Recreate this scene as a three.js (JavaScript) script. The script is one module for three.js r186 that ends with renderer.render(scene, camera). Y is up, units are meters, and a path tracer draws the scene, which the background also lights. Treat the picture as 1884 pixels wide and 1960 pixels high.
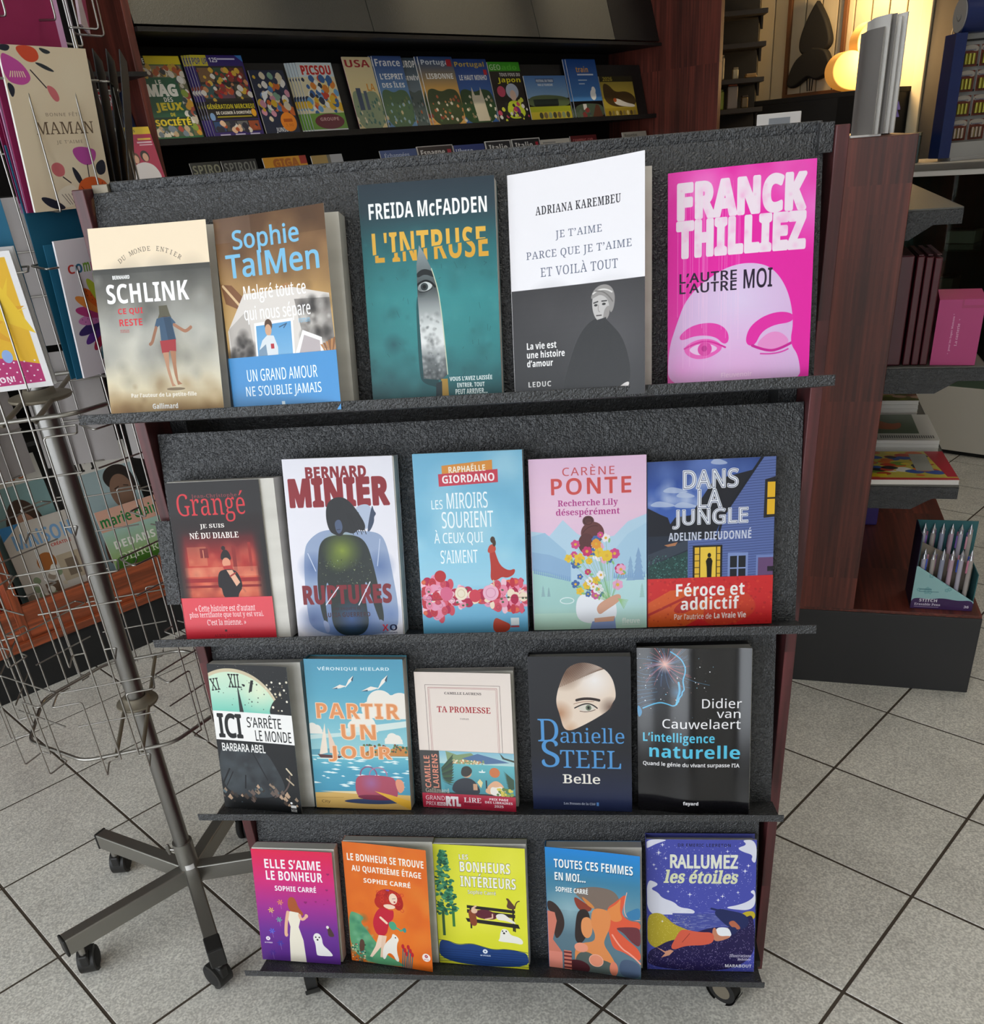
import * as THREE from 'three';
import { RoundedBoxGeometry } from 'three/addons/geometries/RoundedBoxGeometry.js';
import { mergeGeometries } from 'three/addons/utils/BufferGeometryUtils.js';
import { RectAreaLightUniformsLib } from 'three/addons/lights/RectAreaLightUniformsLib.js';

// ---------------------------------------------------------------- camera, sky, large lights, exposure
const scene = new THREE.Scene();
const camera = new THREE.PerspectiveCamera(72.74, 1884 / 2512, 0.05, 60);
camera.position.set(0, 1.3272, 0);
camera.up.set(0.01925, 0.86961, -0.49336);
camera.lookAt(-0.11687, 1.3272 - 0.48811, -0.86492);
camera.setViewOffset(1884, 2512, 0, 0, 1884, 1960);       // the photograph is the upper part of a 3:4 frame
const renderer = new THREE.WebGLRenderer({ antialias: true });
renderer.toneMapping = THREE.LinearToneMapping;
renderer.toneMappingExposure = 1.0;
renderer.shadowMap.enabled = true;
RectAreaLightUniformsLib.init();
scene.background = new THREE.Color().setRGB(1.6, 1.75, 1.95);   // overcast sky outside the shopfront

// room axes follow the floor tiles: a runs along the magazine wall, b across the shop towards the camera
const TH = 0.90059, AX = new THREE.Vector3(0.621148, 0, -0.783693), BX = new THREE.Vector3(0.783693, 0, 0.621148), OT = new THREE.Vector3(-1.314567, 0, -1.350507);
const ab = (A, y, B) => OT.clone().addScaledVector(AX, A).addScaledVector(BX, B).setY(y);
function rectLight(name, w, h, pos, target, color, intensity) {
  const l = new THREE.RectAreaLight(color, intensity, w, h); l.name = name; l.position.copy(pos); scene.add(l); l.lookAt(target); return l;
}
// daylight of the shopfront: one area of sky light outside each of its panes (the glazing bars stand between them)
const PANES = [[-0.95, 0.1], [0.2, 1.25], [1.35, 2.4], [2.5, 3.55]];
for (const [b0, b1] of PANES) {
  rectLight('daylight', b1 - b0, 2.2, ab(-2.72, 1.28, (b0 + b1) / 2), ab(0, 1.28, (b0 + b1) / 2), new THREE.Color(0.93, 0.97, 1.0), 3.05);
}

// ---------------------------------------------------------------- helpers
let seed = 7;
const rnd = () => { seed = (seed + 0x6d2b79f5) | 0; let t = Math.imul(seed ^ (seed >>> 15), 1 | seed); t = (t + Math.imul(t ^ (t >>> 7), 61 | t)) ^ t; return ((t ^ (t >>> 14)) >>> 0) / 4294967296; };
const rr = (a, b) => a + (b - a) * rnd();
const V = (x, y, z) => new THREE.Vector3(x, y, z);
const used = new Map();
function numbered(n) { const k = used.get(n) ?? 0; used.set(n, k + 1); return k ? `${n}_${String(k).padStart(3, '0')}` : n; }
function shade(o) { o.traverse((m) => { if (m.isMesh) { m.castShadow = true; m.receiveShadow = true; } }); }
function tag(o, label, category, group, kind) { o.userData.label = label; if (category) o.userData.category = category; if (group) o.userData.group = group; if (kind) o.userData.kind = kind; return o; }
function thing(name, label, category, pos, turn = 0, group) {
  const o = new THREE.Group(); o.name = numbered(name); o.position.copy(pos); o.rotation.y = turn; scene.add(o); return tag(o, label, category, group);
}
function part(name, geo, mat, parent, x = 0, y = 0, z = 0) { const m = new THREE.Mesh(geo, mat); m.name = name; m.position.set(x, y, z); parent.add(m); return m; }
function sub(name, parent, x = 0, y = 0, z = 0) { const g = new THREE.Group(); g.name = name; g.position.set(x, y, z); parent.add(g); return g; }
function struct(name, geo, mat, label) { const m = new THREE.Mesh(geo, mat); m.name = name; m.userData.kind = 'structure'; if (label) m.userData.label = label; scene.add(m); return m; }
// uv in metres by the dominant direction of each triangle
function muv(g, flip = false) {
  if (g.index) g = g.toNonIndexed();
  const p = g.attributes.position, uv = new Float32Array(p.count * 2), a = V(), b = V(), c = V(), n = V();
  for (let i = 0; i < p.count; i += 3) {
    a.fromBufferAttribute(p, i); b.fromBufferAttribute(p, i + 1); c.fromBufferAttribute(p, i + 2);
    n.crossVectors(b.clone().sub(a), c.clone().sub(a)); const x = Math.abs(n.x), y = Math.abs(n.y), z = Math.abs(n.z);
    [a, b, c].forEach((q, k) => { const [u, v] = z >= x && z >= y ? [q.x, q.y] : x >= y ? [q.z, q.y] : [q.x, q.z]; uv[(i + k) * 2] = flip ? v : u; uv[(i + k) * 2 + 1] = flip ? u : v; });
  }
  return g.setAttribute('uv', new THREE.BufferAttribute(uv, 2));
}
const boxCache = new Map();
function box(w, h, d, r = 0, flip = false) {
  const k = [w, h, d, r, flip].map((v) => (v.toFixed ? v.toFixed(5) : v)).join();
  if (!boxCache.has(k)) boxCache.set(k, muv(r ? new RoundedBoxGeometry(w, h, d, 2, Math.min(r, w / 2.05, h / 2.05, d / 2.05)) : new THREE.BoxGeometry(w, h, d), flip));
  return boxCache.get(k);
}
// a box given by its two corners
function bx(name, x0, x1, y0, y1, z0, z1, mat, parent, r = 0, flip = false) { return part(name, box(x1 - x0, y1 - y0, z1 - z0, r, flip), mat, parent, (x0 + x1) / 2, (y0 + y1) / 2, (z0 + z1) / 2); }
const cylG = (r0, r1, h, n = 24) => new THREE.CylinderGeometry(r1, r0, h, n);
// bent wire through points, corners rounded
function wireGeo(pts, r, bend = 0.006, closed = false, sides = 7) {
  const c = new THREE.CurvePath(), n = pts.length, P = pts.map((p) => V(...p));
  const cut = (i) => { const p = P[i], a = P[(i - 1 + n) % n], b = P[(i + 1) % n], q = Math.min(bend, p.distanceTo(a) * 0.45, p.distanceTo(b) * 0.45); return [p.clone().add(a.clone().sub(p).setLength(q)), p, p.clone().add(b.clone().sub(p).setLength(q))]; };
  let last = closed ? null : P[0], first = null;
  for (let i = closed ? 0 : 1; i < (closed ? n : n - 1); i++) {
    const [s, m, e] = cut(i); if (last) c.add(new THREE.LineCurve3(last, s)); else first = s;
    c.add(new THREE.QuadraticBezierCurve3(s, m, e)); last = e;
  }
  c.add(new THREE.LineCurve3(last, closed ? first : P[n - 1]));
  const ps = []; for (const k of c.curves) { const m = k.isLineCurve3 ? 1 : 4; for (let i = 0; i < m; i++) ps.push(k.getPoint(i / m)); } ps.push(c.curves.at(-1).getPoint(1));
  return tubeGeo(ps, r, sides);
}
// a tube along a polyline with a ring of vertices at every point
function tubeGeo(ps, r, sides = 7) {
  const pos = [], nor = [], idx = [], n = ps.length; let up = null;
  for (let i = 0; i < n; i++) {
    const t = ps[Math.min(i + 1, n - 1)].clone().sub(ps[Math.max(i - 1, 0)]).normalize();
    if (!up) up = Math.abs(t.y) < 0.9 ? V(0, 1, 0) : V(1, 0, 0);
    up = up.clone().addScaledVector(t, -up.dot(t)).normalize(); const w = V().crossVectors(t, up);
    const rad = Array.isArray(r) ? r[i] : r;
    for (let k = 0; k < sides; k++) { const f = (k / sides) * Math.PI * 2, d = up.clone().multiplyScalar(Math.cos(f)).addScaledVector(w, Math.sin(f)); nor.push(d.x, d.y, d.z); pos.push(ps[i].x + d.x * rad, ps[i].y + d.y * rad, ps[i].z + d.z * rad); }
    if (i) for (let k = 0; k < sides; k++) { const a = (i - 1) * sides + k, b = (i - 1) * sides + (k + 1) % sides, c = a + sides, d = b + sides; idx.push(a, b, c, b, d, c); }
  }
  for (const [base, s] of [[0, 1], [(n - 1) * sides, -1]]) for (let k = 1; k < sides - 1; k++) s > 0 ? idx.push(base, base + k + 1, base + k) : idx.push(base, base + k, base + k + 1);
  const g = new THREE.BufferGeometry(); g.setAttribute('position', new THREE.Float32BufferAttribute(pos, 3)); g.setAttribute('normal', new THREE.Float32BufferAttribute(nor, 3)); g.setAttribute('uv', new THREE.Float32BufferAttribute(new Float32Array(pos.length / 3 * 2), 2)); g.setIndex(idx); return g;
}
function extr(pts, depth, bevel = 0) { const s = new THREE.Shape(pts.map(([x, y]) => new THREE.Vector2(x, y))); return muv(new THREE.ExtrudeGeometry(s, { depth, bevelEnabled: bevel > 0, bevelSize: bevel, bevelThickness: bevel, bevelSegments: 2, curveSegments: 12 })); }

// ---------------------------------------------------------------- textures and materials
function canvas(w, h, draw) { const c = document.createElement('canvas'); c.width = w; c.height = h; draw(c.getContext('2d'), w, h); return c; }
function ctex(c, srgb = true, rep = null) { const t = new THREE.CanvasTexture(c); t.colorSpace = srgb ? THREE.SRGBColorSpace : THREE.NoColorSpace; t.wrapS = t.wrapT = rep ? THREE.RepeatWrapping : THREE.ClampToEdgeWrapping; if (rep) t.repeat.set(rep[0], rep[1]); t.anisotropy = 8; return t; }
function noiseTile(n, cells, octaves, s0) {      // tileable value noise 0..1
  const out = new Float32Array(n * n); let amp = 1, tot = 0; seed = s0;
  for (let o = 0; o < octaves; o++) {
    const c = cells << o, g = Float32Array.from({ length: c * c }, rnd);
    for (let y = 0; y < n; y++) for (let x = 0; x < n; x++) {
      const fx = x / n * c, fy = y / n * c, ix = Math.floor(fx), iy = Math.floor(fy), ux = fx - ix, uy = fy - iy, sx = ux * ux * (3 - 2 * ux), sy = uy * uy * (3 - 2 * uy);
      const a = g[iy % c * c + ix % c], b = g[iy % c * c + (ix + 1) % c], d = g[(iy + 1) % c * c + ix % c], e = g[(iy + 1) % c * c + (ix + 1) % c];
      out[y * n + x] += amp * ((a + (b - a) * sx) * (1 - sy) + (d + (e - d) * sx) * sy);
    }
    tot += amp; amp *= 0.55;
  }
  for (let i = 0; i < out.length; i++) out[i] /= tot; return out;
}
function dtex(n, f, srgb, rep) { const d = new Uint8Array(n * n * 4); for (let i = 0; i < n * n; i++) { const c = f(i); d[i * 4] = c[0]; d[i * 4 + 1] = c[1]; d[i * 4 + 2] = c[2]; d[i * 4 + 3] = 255; } const t = new THREE.DataTexture(d, n, n); t.colorSpace = srgb ? THREE.SRGBColorSpace : THREE.NoColorSpace; t.wrapS = t.wrapT = THREE.RepeatWrapping; t.magFilter = THREE.LinearFilter; t.minFilter = THREE.LinearMipmapLinearFilter; t.generateMipmaps = true; if (rep) t.repeat.set(rep, rep); t.needsUpdate = true; return t; }
const cl = (v) => Math.max(0, Math.min(255, v));
const std = (o) => new THREE.MeshStandardMaterial(o), phy = (o) => new THREE.MeshPhysicalMaterial(o);
const M = {};
{
  // hammered black enamel of the stand and shelving
  const h1 = noiseTile(512, 96, 2, 11), h2 = noiseTile(512, 40, 2, 12);
  const hb = dtex(512, (i) => { const v = cl(255 * (0.5 + 1.5 * (Math.abs(h1[i] - 0.5) * 1.4 + h2[i] * 0.5 - 0.45))); return [v, v, v]; }, false, 1 / 0.24);
  M.hammer = std({ color: 0x38393b, roughness: 0.38, metalness: 0.0, bumpMap: hb, bumpScale: 0.0016 });
  M.hammerGrey = std({ color: 0x55544f, roughness: 0.5, bumpMap: hb, bumpScale: 0.0006 });
  M.shelfBlack = std({ color: 0x1b1a1a, roughness: 0.55, bumpMap: hb, bumpScale: 0.0004 });
  M.matBlack = std({ color: 0x161616, roughness: 0.8 });
  M.void = std({ color: 0x030303, roughness: 1 });
  // mahogany laminate, grain along v
  const wn = noiseTile(512, 8, 5, 21), wf = noiseTile(512, 64, 3, 22);
  const wood = (tone) => {
    const f = (i) => {
      const x = i % 512, y = (i / 512) | 0, a = wn[((y >> 4) % 512) * 512 + x], b = wf[((y >> 5) % 512) * 512 + x], w = wn[(y >> 2) * 512 + ((x * 3) % 512)];
      const k = 0.72 + 0.62 * (a - 0.5) + 0.45 * (b - 0.5) + 0.25 * (w - 0.5); return tone.map((t) => cl(t * k * 1.35));
    };
    return dtex(512, f, true, 1 / 0.45);
  };
  M.wood = std({ map: wood([104, 50, 40]), roughness: 0.42 });
  M.woodDark = std({ map: wood([92, 44, 46]), roughness: 0.4 });
  M.woodOrange = std({ map: wood([150, 74, 42]), roughness: 0.42 });
  // terrazzo-like floor tile
  const t1 = noiseTile(1024, 340, 1, 31), t2 = noiseTile(1024, 12, 3, 32);
  const tile = dtex(1024, (i) => { const s = (t1[i] - 0.5) * 62 + (t2[i] - 0.5) * 26; return [cl(212 + s), cl(209 + s), cl(201 + s * 0.97)]; }, true, 1 / 0.9);
  M.tile = std({ map: tile, roughness: 0.38, bumpMap: dtex(512, (i) => { const v = cl(h1[i] * 255); return [v, v, v]; }, false, 1 / 0.5), bumpScale: 0.0002 });
  M.grout = std({ color: 0x4a4036, roughness: 0.95 });
  M.chrome = std({ color: 0xa6a39e, roughness: 0.3, metalness: 1 });
  M.steelTube = std({ color: 0x8b8986, roughness: 0.34, metalness: 1 });
  M.steelBrush = std({ color: 0x9a9892, roughness: 0.38, metalness: 0.9 });
  M.dullZinc = std({ color: 0x8b8272, roughness: 0.55, metalness: 0.6 });
  M.plastic = std({ color: 0x1d1c1b, roughness: 0.5 });
  M.rubber = std({ color: 0x181716, roughness: 0.75 });
  M.paint = std({ color: 0xd8d5cc, roughness: 0.85 });
  M.ceil = std({ color: 0xd9d7d0, roughness: 0.95 });
  M.white = std({ color: 0xe9e7e4, roughness: 0.7 });
  const pg = noiseTile(256, 64, 2, 41);
  M.pages = std({ map: ctex(canvas(8, 256, (g) => { for (let y = 0; y < 256; y++) { const v = 206 + 22 * pg[y * 256] | 0; g.fillStyle = `rgb(${v},${v - 4},${v - 12})`; g.fillRect(0, y, 8, 1); } }), true, [1, 1]), roughness: 0.9 });
  M.paper = std({ color: 0xe6e2dc, roughness: 0.8 });
  M.glassPane = phy({ color: 0xffffff, transmission: 1, thickness: 0, roughness: 0.0, ior: 1.5 });
}

// ---------------------------------------------------------------- the room
const A0 = -2.6, A1 = 5.42, B0 = -1.42, B1 = 3.75, HT = 2.75;
function abBox(name, a0, a1, y0, y1, b0, b1, mat, parent, r = 0, flip = false) {     // a box along the room axes; parent: a mesh already set along them, else the scene
  if (parent) { const p = parent.userData.ab; return bx(name, a0 - p[0], a1 - p[0], y0 - p[1], y1 - p[1], b0 - p[2], b1 - p[2], mat, parent, r, flip); }
  const m = struct(name, box(a1 - a0, y1 - y0, b1 - b0, r, flip), mat); m.position.copy(ab((a0 + a1) / 2, (y0 + y1) / 2, (b0 + b1) / 2)); m.rotation.y = TH; m.userData.ab = [(a0 + a1) / 2, (y0 + y1) / 2, (b0 + b1) / 2]; return m;
}
const floor = abBox('floor', A0 - 0.2, A1 + 0.2, -0.12, -0.0015, B0 - 0.2, B1 + 0.2, M.grout);
floor.userData.label = 'pale speckled square floor tiles with dark joints';
{
  const S = 0.3, J = 0.006, kinds = [[0, 0], [0.31, 0.17], [0.52, 0.63], [0.77, 0.4]].map(([u, v]) => { const g = new RoundedBoxGeometry(S - J, 0.02, S - J, 1, 0.0012), q = muv(g), uv = q.attributes.uv; for (let i = 0; i < uv.count; i++) uv.setXY(i, uv.getX(i) + u, uv.getY(i) + v); return q; });
  const rest = [], mid = floor.userData.ab; seed = 5;
  for (let i = -9; i < 19; i++) for (let j = -5; j < 13; j++) {
    const a = (i + 0.5) * S, b = (j + 0.5) * S; if (a < A0 - 0.1 || a > A1 + 0.1 || b < B0 - 0.1 || b > B1 + 0.1) continue;
    const g = kinds[(rnd() * 4) | 0], x = a - mid[0], y = -0.01 - mid[1], z = b - mid[2], q = ((rnd() * 4) | 0) * Math.PI / 2;
    if (i >= -2 && i < 14 && j >= -3 && j < 8) { const t = part('tile', g, M.tile, floor, x, y, z); t.rotation.y = q; }
    else rest.push(g.clone().rotateY(q).translate(x, y, z));
  }
  part('tile_field', mergeGeometries(rest), M.tile, floor).userData.kind = 'stuff';
}
abBox('ceiling', A0 - 0.2, A1 + 0.2, HT, HT + 0.15, B0 - 0.2, B1 + 0.2, M.ceil).userData.label = 'plain white shop ceiling';
abBox('wall_left', A0 - 0.2, A1 + 0.2, 0, HT, B0 - 0.2, B0, M.paint).userData.label = 'painted wall behind the magazine shelving';
abBox('wall_right', A0 - 0.2, A1 + 0.2, 0, HT, B1, B1 + 0.2, M.paint).userData.label = 'painted side wall of the shop';
{
  const creamMap = M.paint.clone(); creamMap.color = new THREE.Color(0xcfc4a8); creamMap.roughness = 0.6; M.cream = creamMap;
  M.groove = std({ color: 0x3a2f22, roughness: 0.9 });
  const w = abBox('wall_back', A1, A1 + 0.2, 0, HT, B0 - 0.0, B1, M.groove); w.userData.label = 'wall of cream vertical planks behind the counter';
  for (let k = 0; k < 11; k++) { const b = B0 + 0.006 + k * 0.0945; abBox('plank', A1 - 0.016, A1, 0, HT, b, b + 0.088, M.cream, w, 0.004); }
  abBox('post', A1 - 0.05, A1, 0, HT, -0.385, -0.33, M.cream, w, 0.004);
  abBox('dark_panel', A1 - 0.03, A1, 0, HT, -0.325, 1.6, std({ color: 0x4a443c, roughness: 0.7 }), w);
  abBox('plaster', A1 - 0.02, A1, 0, HT, 1.6, B1, M.paint, w);
}
{  // shopfront: low wall, lintel, posts and four glazed windows
  const w = abBox('wall_front', A0 - 0.2, A0, 0, 0.14, B0, B1, M.paint); w.userData.label = 'low wall and posts of the glazed shopfront';
  abBox('lintel', A0 - 0.2, A0, 2.42, HT, B0, B1, M.paint, w);
  const cuts = [B0, ...PANES.flat(), B1];
  for (let i = 0; i < cuts.length; i += 2) abBox('pier', A0 - 0.2, A0, 0.14, 2.42, cuts[i], cuts[i + 1], M.paint, w);
  M.frameDark = std({ color: 0x3b3c3e, roughness: 0.5 });
  PANES.forEach(([b0, b1], i) => {
    const f = abBox(`window_${i + 1}`, A0 - 0.09, A0 - 0.04, 0.14, 0.20, b0, b1, M.frameDark); f.userData.label = 'tall shopfront window pane with dark frame';
    abBox('frame', A0 - 0.09, A0 - 0.04, 2.36, 2.42, b0, b1, M.frameDark, f); abBox('frame', A0 - 0.09, A0 - 0.04, 0.20, 2.36, b0, b0 + 0.05, M.frameDark, f); abBox('frame', A0 - 0.09, A0 - 0.04, 0.20, 2.36, b1 - 0.05, b1, M.frameDark, f);
    abBox('pane', A0 - 0.068, A0 - 0.064, 0.20, 2.36, b0 + 0.05, b1 - 0.05, M.glassPane, f);
  });
}
// ceiling lamps: three unseen square panels added to brighten the floor, and small warm spots over the magazine shelving
M.addedPanelGlow = std({ color: 0xffffff, emissive: 0xfff4e2, emissiveIntensity: 2.2 });
M.spotGlow = std({ color: 0xffffff, emissive: 0xffe2b8, emissiveIntensity: 6 });
for (const [A, B, n] of [[0.6, 1.3, 'nearest the shopfront'], [2.6, 1.3, 'over the middle of the shop'], [4.6, 1.5, 'nearest the counter']]) {
  const t = thing('added_ceiling_light', `added unseen square ceiling light panel ${n}`, 'ceiling light', ab(A, HT, B), TH, 'added ceiling light panels');
  bx('frame', -0.31, 0.31, -0.03, 0, -0.31, 0.31, M.white, t, 0.004); bx('diffuser', -0.285, 0.285, -0.034, -0.03, -0.285, 0.285, M.addedPanelGlow, t);
  rectLight('added_panel_light', 0.57, 0.57, ab(A, HT - 0.04, B), ab(A, 0, B), new THREE.Color(1, 0.95, 0.86), 3.2);
}
for (const [A, n] of [[1.55, 'first'], [2.75, 'second'], [3.55, 'third']]) {
  const t = thing('spot_lamp', `small recessed ceiling spot over the magazine shelving, ${n} from the shopfront`, 'spot lamp', ab(A, HT, -0.72), TH, 'spots over the magazines');
  part('housing', new THREE.LatheGeometry([[0.026, -0.02], [0.045, -0.03], [0.048, -0.004], [0.048, 0]].map((p) => new THREE.Vector2(...p)), 24), M.white, t);
  part('bulb', new THREE.SphereGeometry(0.022, 16, 10), M.spotGlow, t, 0, -0.022, 0);
  const s = new THREE.SpotLight(new THREE.Color(1, 0.86, 0.62), 2.2, 0, 0.42, 0.7); s.name = 'spot_beam'; s.position.copy(ab(A, HT - 0.05, -0.72)); s.target.position.copy(ab(A, 1.8, -1.2)); s.castShadow = true; scene.add(s, s.target);
}

// ---------------------------------------------------------------- printed covers, drawn flat in unit coordinates (u across, v down)
const SANS = 'sans-serif', SERIF = 'serif';
function pen(g, W, H) {
  const K = {
    g, W, H,
    R(u0, v0, u1, v1, c) { g.fillStyle = c; g.fillRect(u0 * W, v0 * H, (u1 - u0) * W, (v1 - v0) * H); },
    grad(v0, v1, stops, u0 = 0, u1 = 1, across = false) { const q = across ? g.createLinearGradient(u0 * W, 0, u1 * W, 0) : g.createLinearGradient(0, v0 * H, 0, v1 * H); stops.forEach(([p, c]) => q.addColorStop(p, c)); g.fillStyle = q; g.fillRect(u0 * W, v0 * H, (u1 - u0) * W, (v1 - v0) * H); },
    blob(u, v, r, c, a = 1) { const q = g.createRadialGradient(u * W, v * H, 0, u * W, v * H, r * W); q.addColorStop(0, c); q.addColorStop(1, c.replace(/[\d.]+\)$/, '0)')); g.globalAlpha = a; g.fillStyle = q; g.fillRect((u - r) * W, v * H - r * W, 2 * r * W, 2 * r * W); g.globalAlpha = 1; },
    path(p, close = true, smooth = false) { g.beginPath(); const n = p.length, X = (i) => p[(i + n) % n][0] * W, Y = (i) => p[(i + n) % n][1] * H; if (!smooth) { p.forEach((q, i) => (i ? g.lineTo(q[0] * W, q[1] * H) : g.moveTo(q[0] * W, q[1] * H))); } else if (close) { g.moveTo((X(0) + X(-1)) / 2, (Y(0) + Y(-1)) / 2); for (let i = 0; i < n; i++) g.quadraticCurveTo(X(i), Y(i), (X(i) + X(i + 1)) / 2, (Y(i) + Y(i + 1)) / 2); } else { g.moveTo(X(0), Y(0)); for (let i = 1; i < n - 1; i++) g.quadraticCurveTo(X(i), Y(i), i === n - 2 ? X(i + 1) : (X(i) + X(i + 1)) / 2, i === n - 2 ? Y(i + 1) : (Y(i) + Y(i + 1)) / 2); } if (close) g.closePath(); },
    P(p, c, smooth = false) { K.path(p, true, smooth); g.fillStyle = c; g.fill(); },
    L(p, c, w = 0.004, smooth = false) { K.path(p, false, smooth); g.strokeStyle = c; g.lineWidth = w * W; g.lineCap = 'round'; g.lineJoin = 'round'; g.stroke(); },
    E(u, v, ru, rv, c, rot = 0) { g.beginPath(); g.ellipse(u * W, v * H, ru * W, rv * H, rot, 0, 7); g.fillStyle = c; g.fill(); },
    O(u, v, ru, rv, c, w = 0.004, a0 = 0, a1 = 6.2832) { g.beginPath(); g.ellipse(u * W, v * H, ru * W, rv * H, 0, a0, a1); g.strokeStyle = c; g.lineWidth = w * W; g.stroke(); },
    // text stretched into a box: cap height and width come from the box
    T(s, u0, v0, u1, v1, c, f = 'bold ' + SANS, o = {}) {
      g.save(); const sp = f.split(' '), fam = sp.pop(); g.font = `${sp.join(' ')} 120px ${fam}`; g.textAlign = 'left'; g.textBaseline = 'alphabetic';
      if (o.track) g.letterSpacing = o.track * 120 + 'px';
      const m = g.measureText(s), l = m.actualBoundingBoxLeft, r = m.actualBoundingBoxRight - (o.track ? o.track * 120 : 0), a = m.actualBoundingBoxAscent, d = m.actualBoundingBoxDescent;
      if (o.vert) { g.translate(u0 * W, v1 * H); g.rotate(-Math.PI / 2); g.scale((v1 - v0) * H / (l + r), (u1 - u0) * W / (a + d)); }
      else { g.translate(u0 * W, v0 * H); if (o.rot) g.rotate(o.rot); if (o.skew) g.transform(1, 0, o.skew, 1, 0, 0); g.scale((u1 - u0) * W / (l + r), (v1 - v0) * H / (a + d)); }
      if (o.drop) { g.fillStyle = o.drop; g.fillText(s, l + 7, a + 8); }
      if (o.line) { g.strokeStyle = o.line; g.lineWidth = (o.lw ?? 9); g.lineJoin = 'round'; g.strokeText(s, l, a); }
      g.fillStyle = c; if (c !== 'none') g.fillText(s, l, a); g.restore();
    },
    speck(n, u0, v0, u1, v1, c, r0, r1) { for (let i = 0; i < n; i++) { g.fillStyle = Array.isArray(c) ? c[(rnd() * c.length) | 0] : c; const r = rr(r0, r1) * W; g.beginPath(); g.arc(rr(u0, u1) * W, rr(v0, v1) * H, r, 0, 7); g.fill(); } },
    flower(u, v, r, c, mid, n = 6) { for (let i = 0; i < n; i++) { const a = i / n * 6.283 + u * 9; K.E(u + Math.cos(a) * r * 0.6, v + Math.sin(a) * r * 0.6 * W / H, r * 0.42, r * 0.42 * W / H, c, a); } K.E(u, v, r * 0.3, r * 0.3 * W / H, mid); },
    star(u, v, r, c) { const p = []; for (let i = 0; i < 8; i++) { const a = i * Math.PI / 4, q = i % 2 ? r * 0.22 : r; p.push([u + Math.cos(a) * q, v + Math.sin(a) * q * W / H]); } K.P(p, c); },
    mottle(n, u0, v0, u1, v1, cols, r0, r1, al) { for (let i = 0; i < n; i++) K.blob(rr(u0, u1), rr(v0, v1), rr(r0, r1), cols[(rnd() * cols.length) | 0], al); },
  };
  return K;
}
function print(w, h, draw, px = 512) { seed = 99; const W = px, H = Math.round(px * h / w); return ctex(canvas(W, H, (g) => draw(pen(g, W, H)))); }

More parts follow.
